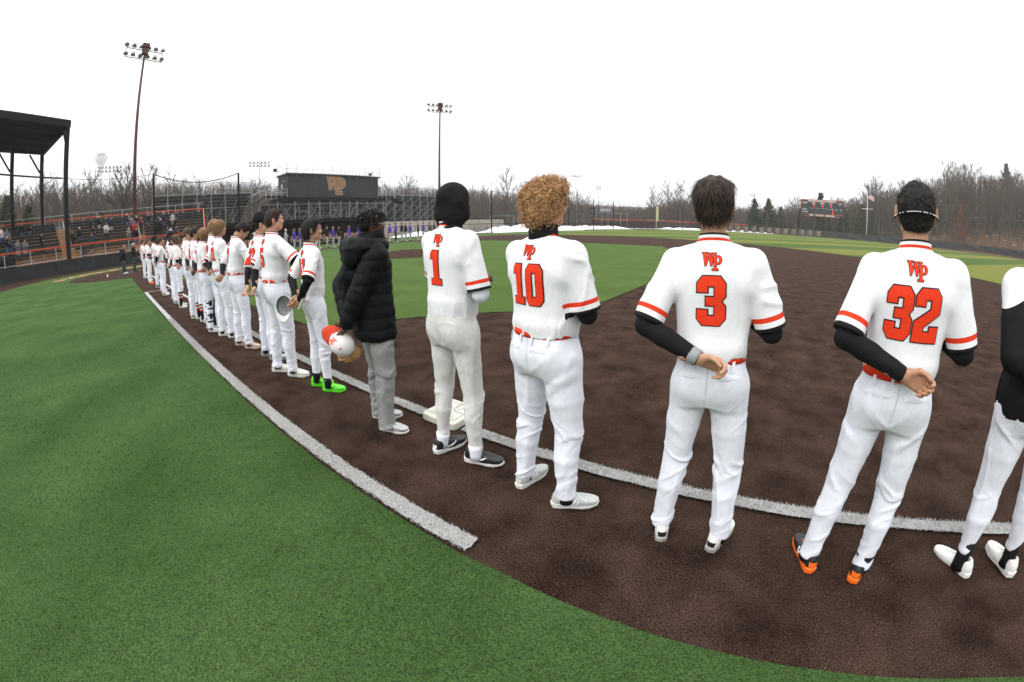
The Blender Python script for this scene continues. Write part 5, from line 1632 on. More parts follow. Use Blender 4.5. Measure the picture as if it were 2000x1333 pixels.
def blades():
    """real fibres on the turf close to the camera, thinning out with distance"""
    rg = np.random.RandomState(9)
    cx, cy = 29.7, -2.13
    def field_(name, m, test, n, rmax, L, w, zb, pw=1.0, lean=.9):
        r_ = rmax * rg.rand(n) ** pw; a = rg.rand(n) * 2 * np.pi
        x = cx + r_ * np.cos(a); y = cy + r_ * np.sin(a)
        k = test(x, y) & (rg.rand(n) < np.clip((1 - r_ / rmax) * 2.2, 0, 1) ** 1.3); x, y, r_ = x[k], y[k], r_[k]; n = len(x)
        sc = 1 + r_ / 4.5
        d = np.stack([rg.randn(n) * lean, rg.randn(n) * lean, np.ones(n)], 1); d /= np.linalg.norm(d, axis=1)[:, None]
        ln = L * (0.6 + .8 * rg.rand(n)) * (1 + r_ * .02)
        t = rg.rand(n) * np.pi; s = np.stack([np.cos(t), np.sin(t), np.zeros(n)], 1) * (w * sc)[:, None]
        b = np.stack([x, y, np.full(n, zb)], 1)
        mid = b + d * (ln * .6)[:, None]; d2 = d + np.stack([rg.randn(n), rg.randn(n), -np.ones(n) * .6], 1) * .5
        tip = mid + d2 * (ln * .4)[:, None]
        V = np.stack([b - s, b + s, mid + s * .8, mid - s * .8, tip], 1).reshape(-1, 3)
        i = np.arange(n) * 5
        F = np.concatenate([np.stack([i, i + 1, i + 2], 1), np.stack([i, i + 2, i + 3], 1), np.stack([i + 3, i + 2, i + 4], 1)])
        o = obj(name, mesh_np(name, V, F, [m])); o['kind'] = 'stuff'
    gm = turf('green_fibres', (.140, .182, .100), (.042, .080, .029), fine=(.12, 2.2), fscale=260, patch=.9)
    bm = turf('brown_fibres', (.130, .088, .068), (.026, .0155, .011), fine=(.1, 2.4), fscale=230, patch=2.2)
    wm = turf('white_fibres', (.72, .71, .69), (.55, .54, .52), fine=(.6, 1.15), fscale=260)
    green = lambda x, y: (y < -1.03)
    lane = lambda x, y: (x < 28.62) & (y < -.905) & (y > -1.015)
    foul = lambda x, y: (y > 0) & (y < .105) & ~((x > 27.27) & (x < 27.74))
    brown = lambda x, y: (y > -1.03) & ~lane(x, y) & ~foul(x, y) & ~((np.abs(x - 27.51) < .2) & (np.abs(y - .15) < .2)) & ((np.hypot(x - 27.43, y) < 3.9) | (x > 27.15) | (y < .9))
    field_('green_turf_fibres', gm, green, 420000, 13.0, .019, .0016, .002, .60)
    field_('brown_turf_fibres', bm, brown, 330000, 10.0, .014, .0015, -.002, .60)
    # the white fibres stand along the lines only
    n = 60000
    for nm, x0, x1, y0, y1, nn in (('white_turf_fibres', 20, 28.62, -1.022, -.898, 26000), ('white_turf_fibres', 22, 35, -.008, .112, 22000)):
        x = x0 + (x1 - x0) * rg.rand(nn) ; y = y0 + (y1 - y0) * rg.rand(nn)
        if y0 > -.1: k = ~((x > 27.27) & (x < 27.74)); x, y = x[k], y[k]
        n = len(x); s_ = 1 + np.hypot(x - cx, y - cy) / 3.5
        d = np.stack([rg.randn(n) * .8, rg.randn(n) * .8, np.ones(n)], 1); d /= np.linalg.norm(d, axis=1)[:, None]
        t = rg.rand(n) * np.pi; s = np.stack([np.cos(t), np.sin(t), np.zeros(n)], 1) * (.0019 * s_)[:, None]
        b = np.stack([x, y, np.full(n, .018)], 1); tip = b + d * (.017 * (.6 + .7 * rg.rand(n)))[:, None]
        V = np.stack([b - s, b + s, tip], 1).reshape(-1, 3); i = np.arange(n) * 3
        o = obj(nm, mesh_np(nm, V, np.stack([i, i + 1, i + 2], 1), [wm])); o['kind'] = 'stuff'

# ------------------------------------------------------------------ backstop, grandstand, dugout, football stand
FENCE_LINE = [(-12.5, 34), (-8.2, 50.5), (-4.5, 75), (0.5, 97), (8, 118), (18.9, 133), (38, 142), (56, 145), (73, 141), (90, 133), (104, 118), (114, 98), (121, 70), (126, 40)]

_wc = [(-2.0, -19.0), (-6.2, -16.4), (-9.0, -14.4), (-10.9, -12.3), (-12.1, -9.9), (-12.9, -7.2), (-13.4, -4.4), (-13.7, -1.5), (-13.8, 1.5), (-13.6, 4.6), (-13.0, 7.6)]
def wall_pts():
    """the wall line resampled evenly: point and outward normal"""
    P = [Vector(p) for p in _wc]; out = []
    for i in range(len(P) - 1):
        for k in range(6):
            t = k / 6
            p0, p1, p2, p3 = P[max(0, i - 1)], P[i], P[i + 1], P[min(len(P) - 1, i + 2)]
            out.append(.5 * (2 * p1 + (p2 - p0) * t + (2 * p0 - 5 * p1 + 4 * p2 - p3) * t * t + (3 * p1 - p0 - 3 * p2 + p3) * t ** 3))
    out.append(P[-1])
    L = [0]
    for a, b in zip(out[:-1], out[1:]): L.append(L[-1] + (b - a).length)
    return out, L
_WP, _WL = wall_pts()
def W(s, d=0.0):
    """point at distance s along the backstop wall and d behind it"""
    s = max(0, min(_WL[-1] - 1e-4, s)); i = 0
    while _WL[i + 1] < s: i += 1
    t = (s - _WL[i]) / (_WL[i + 1] - _WL[i]); p = _WP[i].lerp(_WP[i + 1], t)
    a, b = _WP[max(0, i - 3)], _WP[min(len(_WP) - 1, i + 4)]
    tn = (b - a).normalized(); nn = Vector((-tn.y, tn.x))
    return p + nn * d, tn
WLEN = _WL[-1]

def ribbon(mb, s0, s1, d, z, w, h, n=None):
    n = n or max(1, int((s1 - s0) / 1.6))
    for i in range(n):
        a, _ = W(s0 + (s1 - s0) * i / n, d); b, _ = W(s0 + (s1 - s0) * (i + 1) / n, d)
        mb.bar((a.x, a.y, z), (b.x, b.y, z), w, h)

def pipe(mb, s0, s1, d, z, r, z1=None):
    n = max(2, int((s1 - s0) / 1.2)); z1 = z if z1 is None else z1
    mb.tube([(*W(s0 + (s1 - s0) * i / n, d)[0], z + (z1 - z) * i / n) for i in range(n + 1)], r, 6)

ROWS = 9
def row_d(j): return 1.7 + j * .78
def row_z(j): return 1.18 + j * .33

def grandstand():
    # padded wall, panel by panel
    t = thing('backstop_wall', 'low black padded wall curving behind home plate', 'wall', (0, 0, 0))
    s = 0.0; pm = None
    while s < WLEN - .2:
        e_ = min(WLEN, s + 1.85)
        a, ta = W(s + .012, 0); b, tb = W(e_ - .012, 0)
        mb = MB(); nn = Vector((-(b - a).y, (b - a).x)).normalized()
        c = (a + b) / 2 + nn * .09; rz = math.atan2((b - a).y, (b - a).x)
        mb.box((c.x, c.y, .525), ((b - a).length, .16, 1.0), rz); mb.build('pad', MT['pad_black'], t)
        mb = MB(); mb.box((c.x, c.y, 1.105), ((b - a).length, .24, .13), rz); mb.build('coping_pad', MT['pad_black'], t)
        s = e_
    mb = MB(); ribbon(mb, 0, WLEN, .34, .55, .3, 1.1); mb.build('concrete_core', MT['tan_concrete'], t)
    # front rail
    t = thing('front_railing', 'orange topped pipe railing on the wall behind home plate', 'railing')
    mb = MB(); pipe(mb, .3, WLEN, .42, 2.28, .055); mb.build('top_pipe', MT['orange_pipe'], t)
    mb = MB(); pipe(mb, .3, WLEN, .42, 1.28, .025); mb.build('lower_pipe', MT['galv_light'], t)
    s = .4
    while s < WLEN:
        p, _ = W(s, .42); MB().tube([(p.x, p.y, 1.1), (p.x, p.y, 2.28)], .035, 6).build('post', MT['galv_light'], t); s += 2.35
    # concrete deck under the seats
    t = thing('grandstand', 'curved bank of black bleacher seats with tan steps behind home plate', 'bleachers')
    mb = MB(); ribbon(mb, 0, WLEN, 1.1, 1.05, 1.3, .12); mb.build('walkway', MT['tan_concrete'], t)
    for j in range(ROWS):
        mb = MB(); ribbon(mb, 0, WLEN, row_d(j) + .36, row_z(j) - .06, .78, .33); mb.build('tread', MT['tan_concrete'], t)
    stairs = [(8.4, 9.6), (17.6, 18.8), (24.6, 25.8)]
    secs = [(0, 8.4), (9.6, 17.6), (18.8, 24.6), (25.8, WLEN)]
    for s0, s1 in secs:
        for j in range(ROWS):
            if s0 == 9.6 and j == 0: s0_ = 12.2
            else: s0_ = s0
            n = max(1, int((s1 - s0_) / 4.1))
            for q in range(n):
                a0 = s0_ + (s1 - s0_) * q / n; a1 = s0_ + (s1 - s0_) * (q + 1) / n
                mb = MB(); ribbon(mb, a0 + .03, a1 - .03, row_d(j) + .22, row_z(j) + .47, .30, .05); mb.build('seat_plank', MT['seat_plank'], t)
                mb = MB(); ribbon(mb, a0 + .03, a1 - .03, row_d(j) + .50, row_z(j) + .80, .05, .24); mb.build('seat_back', MT['seat_plank'], t)
                mb = MB(); ribbon(mb, a0 + .03, a1 - .03, row_d(j) + .36, row_z(j) + .14, .74, .05); mb.build('foot_plank', MT['seat_plank'], t)
            k = s0_ + .4
            while k < s1:
                if rng.random() < .45:
                    p, tn = W(k, row_d(j) + .06); MB().box((p.x, p.y, row_z(j) + .50), (.07, .05, .09), math.atan2(tn.y, tn.x)).build('seat_number_plate', MT['print_white'], t)
                k += 1.1
    for s0, s1 in stairs:
        for j in range(ROWS):
            mb = MB(); ribbon(mb, s0, s1, row_d(j) + .30, row_z(j) + .02, .74, .30, 1); mb.build('step', MT['tan_concrete'], t)
            mb = MB(); ribbon(mb, s0, s1, row_d(j) - .02, row_z(j) + .172, .08, .012, 1); mb.build('step_nosing', MT['concrete'], t)
        mb = MB(); sm = (s0 + s1) / 2
        p0, _ = W(sm, 1.6); p1, _ = W(sm, row_d(ROWS - 1))
        mb.tube([(p0.x, p0.y, 1.2), (p0.x, p0.y, 2.2), (p1.x, p1.y, row_z(ROWS - 1) + 1.1), (p1.x, p1.y, row_z(ROWS - 1))], .03, 6)
        mb.build('handrail', MT['galv_light'], t)
    # back rail in orange with grey posts, and a grey fence behind it
    t = thing('upper_railing', 'orange topped railing along the highest row of the grandstand', 'railing')
    zt = row_z(ROWS - 1) + 1.28; dd = row_d(ROWS) + .1
    mb = MB(); pipe(mb, .3, WLEN, dd, zt, .06); mb.build('top_pipe', MT['orange_pipe'], t)
    mb = MB(); pipe(mb, .3, WLEN, dd, zt - .75, .025); mb.build('middle_pipe', MT['galv_light'], t)
    s = .4
    while s < WLEN:
        p, _ = W(s, dd); MB().tube([(p.x, p.y, zt - 1.4), (p.x, p.y, zt)], .035, 6).build('post', MT['galv_light'], t); s += 2.2
    mb = MB(); a, _ = W(WLEN, dd); b, _ = W(WLEN, 5.0)
    c, _ = W(WLEN, .5)
    mb.tube([(a.x, a.y, zt), (b.x, b.y, zt - 1.35), (c.x, c.y, 2.3)], .06, 6); mb.build('sloping_pipe', MT['orange_pipe'], t)
    mb = MB(); p, _ = W(WLEN - .1, 0)
    for j in range(ROWS):
        a, _ = W(WLEN, row_d(j)); b, _ = W(WLEN, row_d(j) + .78)
        c = (a + b) / 2; mb.box((c.x, c.y, row_z(j) / 2), ((b - a).length, .06, row_z(j)), math.atan2((b - a).y, (b - a).x))
    mb.build('side_panel', MT['tan_concrete'], t)
    t = thing('back_fence', 'grey pipe fence with thin posts behind the top row of the grandstand', 'fence')
    mb = MB(); pipe(mb, 12, WLEN, dd + 1.6, zt + .45, .03, zt + .8); pipe(mb, 12, WLEN, dd + 1.6, zt - .9, .03); mb.build('rail', MT['galv_light'], t)
    s = 12
    while s < WLEN:
        p, _ = W(s, dd + 1.6); MB().tube([(p.x, p.y, 0), (p.x, p.y, zt + .45 + .35 * (s - 12) / (WLEN - 12))], .035, 6).build('post', MT['galv_light'], t); s += 2.4
    # press table, bin and kiosk-like black box on the walkway
    p, tn = W(12.0, 1.1); rz = math.atan2(tn.y, tn.x)
    t = thing('camera_platform', 'black draped table standing on the walkway in front of the seats', 'table', (p.x, p.y, 1.11), rz)
    MB().box((0, 0, .36), (2.6, .8, .72)).build('drape', MT['dark_cloth'], t); MB().box((0, 0, .75), (2.7, .9, .05)).build('table_top', MT['black_paint'], t)
    p, tn = W(19.6, 1.1)
    t = thing('litter_bin', 'round grey litter bin standing on the walkway by the steps', 'bin', (p.x, p.y, 1.11))
    MB().lathe([(.0, 0), (.24, 0), (.30, .75), (.31, .78), (.27, .78), (.25, .1), (0, .1)], n=16).build('tub', MT['shoe_grey'] if False else mat('bin_grey', (.05, .055, .065), .6), t)
    MB().lathe([(.32, .76), (.33, .80), (.32, .83), (.28, .83)], n=16).build('rim', MT['black_paint'], t)
    # kick the low orange wall inside
    # canopy
    t = thing('grandstand_roof', 'black steel canopy on tall columns over the seats', 'roof')
    F0 = Vector((-13.55, -6.0, 0)); td = Vector((.39, -.92, 0)); dp = Vector((-.92, -.39, 0))
    zf, zb = 12.75, 12.0; Lr = 26
    def q(a, b, z): v = F0 + td * a + dp * b; return (v.x, v.y, z)
    V = [q(-.15, -.2, zf), q(Lr, -.2, zf + 1.2), q(Lr, 8.7, zb + .8), q(-.15, 8.7, zb)]
    mb = MB(); mb.add(V + [(x, y, z + .14) for x, y, z in V], [(0, 1, 2, 3), (7, 6, 5, 4), (0, 4, 5, 1), (1, 5, 6, 2), (2, 6, 7, 3), (3, 7, 4, 0)]); mb.build('deck', MT['black_steel'], t)
    def beam(a0, b0, a1, b1, w, h, name='purlin', dz=-.15):
        def zz(a, b): return zf + (zb - zf) * b / 8.7 + (1.2 * (1 - b / 8.7) + .8 * b / 8.7) * a / Lr + dz
        mb = MB(); mb.bar(q(a0, b0, zz(a0, b0)), q(a1, b1, zz(a1, b1)), w, h); mb.build(name, MT['black_steel'], t)
    for b_ in (1.7, 3.3, 4.9, 6.5): beam(-.1, b_, Lr, b_, .12, .2, 'purlin', -.12)
    for a_ in (.1, 6.5, 13, 19.5, 25.8): beam(a_, -.1, a_, 8.6, .2, .38, 'rafter', -.25)
    beam(-.2, -.22, Lr, -.22, .10, .62, 'fascia', .0); beam(-.18, -.2, -.18, 8.7, .10, .55, 'fascia', .0); beam(-.1, 8.75, Lr, 8.75, .10, .4, 'fascia', -.05)
    for a_, b_, zz in ((0, 0, zf), (0.1, 8.45, zb), (3.4, 8.45, zb + .1), (9.8, 0, zf + .4), (13, 8.45, zb + .4), (20, 0, zf + .9), (20, 8.45, zb + .6)):
        p = q(a_, b_, 0)
        MB().box((p[0], p[1], zz / 2), (.36, .36, zz), math.atan2(td.y, td.x)).build('column', MT['black_steel'], t)
        if b_ == 0: br = (q(a_, .2, zz - 1.7), q(a_, 1.3, zz - .35))
        else: br = (q(a_ + .2, b_, zz - 2.1), q(a_ + 1.4, b_, zz - .35))
        MB().bar(*br, .16).build('knee_brace', MT['black_steel'], t)
    p = q(3.4, 8.2, 6.5)
    sp = MB(); sp.box((p[0], p[1], 6.9), (.5, .5, .45)); sp.box((p[0], p[1], 6.3), (.55, .5, .45)); sp.build('loudspeaker', MT['black_paint'], t)
    # net poles and the sagging head cable
    pa, pb = Vector((-14.2, 2.6, 8.15)), Vector((-14.3, 11.8, 8.2))
    t = thing('backstop_net', 'tall black net poles with a sagging head cable behind home plate', 'net')
    for p in (pa, pb): MB().tube([(p.x, p.y, 0), tuple(p)], .11, 8).build('pole', MT['black_steel'], t)
    def cable(a, b, sag, r, name='cable'):
        MB().tube([tuple(a.lerp(b, k / 14) - Vector((0, 0, sag * 4 * (k / 14) * (1 - k / 14)))) for k in range(15)], r, 5).build(name, MT['black_steel'], t)
    c0 = Vector((-13.4, -6.3, 8.05)); c1 = Vector((-6.3, -13.9, 8.2))
    cable(pa, pb, .9, .045); cable(c0, pa, .3, .02); cable(c1, c0, .12, .075, 'net_roll')
    # open diamond net as crossed thin cords
    mb = MB()
    for (a, b) in ((pa, pb),):
        for k in range(1, 30):
            u = k / 30; x = a.lerp(b, u); top = x.z - .9 * 4 * u * (1 - u)
            mb.tube([(x.x, x.y, 1.2), (x.x, x.y, top)], .004, 3, False)
        for k in range(14):
            mb.tube([(a.x, a.y, 1.4 + k * .45), (b.x, b.y, 1.4 + k * .45)], .004, 3, False)
    mb.build('net', MT['black_steel'], t)['kind'] = 'stuff'

def xbrace(mb, a, b, z0, z1, w=.07):
    mb.bar((*a, z0), (*b, z1), w); mb.bar((*a, z1), (*b, z0), w)

def stand_bank(y0, y1, label, zt=8.3, xb=-36.0, rail=1.75, rows=13):
    t = thing('football_stand', label, 'stand', (xb, (y0 + y1) / 2, 0))
    o = Vector((xb, (y0 + y1) / 2, 0)); L = y1 - y0
    def bl(mb, name, m): 
        mb.v = [(x - o.x, y - o.y, z) for x, y, z in mb.v]; return mb.build(name, m, t)
    for i in range(rows):
        x = xb - .3 - i * .75; z = zt - i * .44
        if z < .8: break
        n = 2 if L > 9 else 1
        for q in range(n):
            a, b = y0 + L * q / n, y0 + L * (q + 1) / n
            bl(MB().bar((x, a + .03, z), (x, b - .03, z), .30, .05), 'seat_plank', MT['seat_plank'])
            bl(MB().bar((x + .38, a + .03, z - .40), (x + .38, b - .03, z - .40), .40, .05), 'foot_plank', MT['seat_plank'])
            bl(MB().bar((x + .17, a + .03, z - .26), (x + .17, b - .03, z - .26), .03, .26), 'riser', MT['seat_plank'])
    nb = max(2, int(round(L / 2.45)))
    for q in range(nb + 1):
        y = y0 + L * q / nb
        bl(MB().bar((xb + .1, y, zt - .25), (xb - .75 * rows, y, zt - .25 - .44 * rows), .10, .22), 'raker_beam', MT['galvanised'])
        bl(MB().bar((xb, y, 0), (xb, y, zt - .3), .14), 'column', MT['galvanised'])
        bl(MB().bar((xb - 3.4, y, 0), (xb - 3.4, y, zt - 2.4), .12), 'column', MT['galvanised'])
        bl(MB().bar((xb + .05, y, zt - .3), (xb + .05, y, zt + rail), .07), 'rail_post', MT['galv_light'])
        if q < nb:
            y2 = y0 + L * (q + 1) / nb
            if q % 2 == 1 or nb < 4:
                mb = MB(); xbrace(mb, (xb, y), (xb, y2), 2.2, zt - 2.2); bl(mb, 'cross_brace', MT['galvanised'])
            mb = MB(); mb.bar((xb, y, zt - 2.1), (xb, y2, zt - 2.1), .09); bl(mb, 'tie_beam', MT['galvanised'])
    for z in (zt + rail, zt + .12):
        bl(MB().bar((xb + .06, y0, z), (xb + .06, y1, z), .06), 'guard_rail', MT['galv_light'])
    # wire mesh of the guard
    mb = MB()
    for k in range(1, 8): mb.bar((xb + .04, y0, zt + .12 + k * rail / 8), (xb + .04, y1, zt + .12 + k * rail / 8), .008)
    for k in range(int(L / .45)): mb.bar((xb + .04, y0 + k * .45, zt + .1), (xb + .04, y0 + k * .45, zt + rail), .008)
    bl(mb, 'guard_mesh', MT['galvanised'])['kind'] = 'stuff'

def football_side():
    stand_bank(4.8, 21.0, 'left black bleacher bank seen from below, with net pole in front', zt=8.15)
    stand_bank(52.0, 76.0, 'right black bleacher bank beyond the press box, above the concrete wall', zt=7.9)
    stand_bank(23.0, 50.8, 'long dark bleacher bank under and behind the press box', zt=6.2, xb=-37.5, rail=.1, rows=12)
    # press box
    t = thing('press_box', 'long dark grey press box with tan letters on a steel frame', 'press box', (-35, 35.8, 0))
    def L_(mb, name, m, par=None):
        mb.v = [(x + 35, y - 35.8, z) for x, y, z in mb.v]; return mb.build(name, m, par or t)
    side = mat('press_box_siding', (.028, .034, .036), .6, noise=(.8, .12))
    y0, y1, z0, z1 = 26.3, 45.3, 7.15, 10.85
    n = 44
    wl = obj('wall', MB().box((0, 0, (z0 + z1) / 2), (3.9, y1 - y0 - .04, z1 - z0)).mesh('wall', side), t)
    for k in range(n):                           # upright boards with grooves between them
        y = y0 + (y1 - y0) * (k + .5) / n
        L_(MB().box((-33.02, y, (z0 + z1) / 2), (.06, (y1 - y0) / n - .03, z1 - z0)), 'siding_board', side)
    for k in range(9):
        L_(MB().box((-36.8 + k * .45, y0 - .0, (z0 + z1) / 2), (.42, .06, z1 - z0)), 'siding_board', side)
    L_(MB().box((-35, 35.8, z1 + .13), (4.5, 19.6, .22)), 'roof', MT['black_paint'])
    L_(MB().box((-35, 35.8, z0 - .38), (4.3, 22.6, .5)), 'floor_beam', MT['black_steel'])
    for k in range(9):
        L_(MB().box((-33.2, 26.6 + k * 2.2, z0 - .08), (1.0, 1.9, .06)), 'awning', side)
    L_(MB().box((-35.4, y0 - .05, 8.35), (.9, .05, 2.1)), 'door', MT['black_paint'])
    L_(MB().box((-35.3, y0 - .09, 9.2), (.35, .03, .6)), 'door_sign', MT['print_white'])
    L_(MB().lathe([(0, .09), (.11, .06), (.14, -.02), (0, -.05)], (-34.4, y0 - .12, 9.9), 10), 'wall_lamp', MT['print_white'])
    Rf = Matrix(((0, 0, 1), (1, 0, 0), (0, 1, 0)))      # x along +y, y up, facing +x
    bvx = None
    for polys, m_, dx, nm in (([offset(p, .0) for p in WP], MT['gold_tan'], .020, 'initials'), ([offset(p, .022) for p in WP], mat('press_outline_dark', (.05, .03, .02), .7), .012, 'initials_edge'), ([offset(p, .052) for p in WP], mat('press_outline_pink', (.62, .32, .22), .7), .005, 'initials_border')):
        V, F = flat_tris(scaled(polys, 3.75), 5)
        # seen from the field +y runs to the right
        obj(nm, mesh_np(nm, [(2.06 + dx, x - .05, y + 7.75) for x, y in V], F, [m_]), t)
    # roof deck railing
    zt = z1 + .24
    for (a, b) in (((-32.85, 26.1), (-32.85, 45.5)), ((-37.1, 26.1), (-37.1, 45.5)), ((-37.1, 26.1), (-32.85, 26.1)), ((-37.1, 45.5), (-32.85, 45.5))):
        for z in (zt + 1.45, zt + .75, zt + .05):
            L_(MB().bar((*a, z), (*b, z), .05), 'deck_rail', MT['galv_light'])
        m_ = int(math.dist(a, b) / 1.7)
        for k in range(m_ + 1):
            x, y = a[0] + (b[0] - a[0]) * k / m_, a[1] + (b[1] - a[1]) * k / m_
            L_(MB().bar((x, y, zt - .5), (x, y, zt + 1.45), .06), 'deck_post', MT['galv_light'])
    for y, nm in ((25.6, 0), (46.2, 1)):
        L_(MB().box((-36.9, y, zt + 1.0), (.4, .5, .55)), 'loudspeaker', MT['black_paint'])
    # frame
    ys = [24.4, 27.6, 30.2, 32.4, 34.6, 36.8, 38.6, 40.4, 42.6, 44.6, 46.6]
    for i, y in enumerate(ys):
        for x in (-33.1, -36.8):
            L_(MB().bar((x, y, 0), (x, y, z0 - .62), .16 if x > -34 else .12), 'column', MT['galvanised'])
        if i % 2 == 0 and i + 1 < len(ys):
            mb = MB(); xbrace(mb, (-33.1, y), (-33.1, ys[i + 1]), 3.1, z0 - .7, .08); L_(mb, 'cross_brace', MT['galvanised'])
        if i % 3 == 1 and i + 1 < len(ys):
            mb = MB(); mb.bar((-33.1, y, 4.8), (-33.1, ys[i + 1], 4.8), .08); L_(mb, 'tie_beam', MT['galvanised'])
    # landings and steps at both ends
    for s_, ya, yb in ((-1, 26.2, 22.4), (1, 45.4, 49.4)):
        L_(MB().bar((-34.4, ya, 7.35), (-34.4, yb, 7.35), 2.6, .15), 'landing', MT['black_steel'])
        for x in (-33.1, -35.7):
            for z in (8.5, 7.95):
                L_(MB().bar((x, ya, z), (x, yb, z), .05), 'landing_rail', MT['galv_light'])
            for k in range(5):
                y = ya + (yb - ya) * k / 4; L_(MB().bar((x, y, 6.9), (x, y, 8.5), .06), 'landing_post', MT['galv_light'])
            for k in range(20):
                y = ya + (yb - ya) * k / 19; L_(MB().bar((x, y, 7.4), (x, y, 8.45), .018), 'baluster', MT['galvanised'])
        ye = yb + s_ * 2.4
        L_(MB().bar((-34.4, yb, 7.3), (-34.4, ye, 6.2), 2.0, .14), 'stair_flight', MT['black_steel'])
        for x in (-33.2, -35.4): L_(MB().bar((x, yb, 8.5), (x, ye, 7.4), .06), 'stair_rail', MT['galv_light'])

def third_base_side():
    # dugout with its lettered front pad
    t = thing('dugout', 'dark third base dugout with lettering along its low front wall', 'dugout', (-11.5, 19, 0))
    def L_(mb, name, m):
        mb.v = [(x + 11.5, y - 19, z) for x, y, z in mb.v]; return mb.build(name, m, t)
    blk = MT['black_paint']
    L_(MB().box((-12.4, 18.8, 2.62), (4.4, 20.4, .42)), 'roof', MT['black_steel'])
    L_(MB().box((-14.4, 18.8, 1.25), (.2, 20.2, 2.5)), 'back_wall', mat('dugout_back', (.05, .035, .025), .8, noise=(1, .4)))
    for y in (8.8, 28.8): L_(MB().box((-12.4, y, 1.25), (4.1, .2, 2.5)), 'side_wall', blk)
    for k in range(8): L_(MB().box((-10.35, 9.6 + k * 2.65, 1.2), (.12, .12, 2.4)), 'post', MT['black_steel'])
    L_(MB().box((-10.15, 18.8, .62), (.16, 20.0, 1.05)), 'front_wall', mat('dugout_front', (.012, .011, .011), .75))
    L_(MB().box((-10.15, 18.8, 1.22), (.2, 20.0, .10)), 'top_rail', MT['black_steel'])
    for k in range(5): L_(MB().box((-12.6, 10.6 + k * 4.1, .45), (.45, 3.6, .08)), 'bench_board', MT['seat_plank'])
    for k in range(9): L_(MB().box((-13.6, 10 + k * 2.1, 1.1 + .3 * (k % 2)), (.3, .5, .5)), 'equipment_bag', mat('bag_blue', (.02, .10, .25), .7) if k in (3, 6) else MT['dark_cloth'])
    Rf = Matrix(((0, 0, 1), (1, 0, 0), (0, 1, 0)))
    for y in (12.3, 19.2, 26.0):
        o = text_mesh('lettering', 'PIONEER BASEBALL', .78, mat('banner_letters', (.50, .30, .20), .7), (1.5, y - 19 + .0, .52), Rf, None, bold=.012, sx=.95)
        o.parent = t
        o = text_mesh('lettering', 'WILLIAM PATERSON UNIVERSITY', .26, MT['banner_letters'] if 'banner_letters' in MT else mat('banner_small', (.45, .30, .22), .7), (1.5, y - 19, .20), Rf, None)
        o.parent = t
    # concrete wall, railing and snow on the far side
    t = thing('retaining_wall', 'pale concrete retaining wall with a black railing beyond the dugout', 'wall', (-15, 45, 0))
    for k in range(10):
        MB().box((0, -14 + k * 3.2, 1.1), (.35, 3.16, 2.2)).build('panel', MT['concrete'], t)
    MB().bar((.2, -15.6, 2.35), (.2, 16.5, 2.35), .09).build('top_rail', MT['black_steel'], t)
    t = thing('snow_bank', 'heap of old snow lying in front of the concrete wall', 'snow', (-12.6, 41, 0))
    snow_heap(t, 3.2, 17, .75, 4)
    t = thing('sideline_fence', 'black chain link fence running along the third base side towards left field', 'fence')
    pts = [(-10.2, 29.5), (-10.0, 34), (-8.2, 50.5), (-4.5, 75), (0.5, 97)]
    chain_fence(t, pts, 1.45, 2.6)

def snow_heap(parent, w, L, h, seed, name='snow_mass'):
    F, V = [], []; nx, ny = 14, 44
    for j in range(ny + 1):
        for i in range(nx + 1):
            u, v = i / nx * 2 - 1, j / ny * 2 - 1
            P = np.array([[u * w * .5 + seed, v * L * .5, 0]])
            z = h * max(0, (1 - u * u)) ** .7 * max(0, 1 - v ** 6) * (.65 + .5 * float(noise3(P, .55, seed)[0]) + .22 * float(noise3(P, 1.8, seed + 1)[0])) - .02
            V.append((u * w / 2, v * L / 2, z))
    for j in range(ny):
        for i in range(nx):
            a = j * (nx + 1) + i; F.append((a, a + 1, a + nx + 2, a + nx + 1))
    return obj(name, mesh_np(name, V, F, [MT['snow']], True), parent)

def chain_fence(t, pts, h, dp, mesh=True, top=True, m=None):
    m = m or MT['black_steel']; mb2 = MB(); rl = MB()
    for a, b in zip(pts[:-1], pts[1:]):
        a, b = Vector(a), Vector(b); n = max(1, int((b - a).length / dp))
        for k in range(n):
            p = a.lerp(b, k / n); MB().tube([(p.x, p.y, 0), (p.x, p.y, h)], .035, 6).build('post', m, t)
        rl.bar((a.x, a.y, h), (b.x, b.y, h), .07); rl.bar((a.x, a.y, h * .5), (b.x, b.y, h * .5), .03); rl.bar((a.x, a.y, .05), (b.x, b.y, .05), .03)
        if mesh:
            L = (b - a).length; q = .16; nn = int(L / q)
            for k in range(nn):
                p = a.lerp(b, k / nn); r = a.lerp(b, min(1, (k + h / q) / nn))
                if (r - p).length > .1:
                    mb2.bar((p.x, p.y, .05), (r.x, r.y, .05 + (r - p).length * 1.0), .005)
                    mb2.bar((p.x, p.y, .05 + (r - p).length), (r.x, r.y, .05), .005)
    rl.build('rail', m, t)
    if mesh: mb2.build('wire_mesh', m, t)['kind'] = 'stuff'

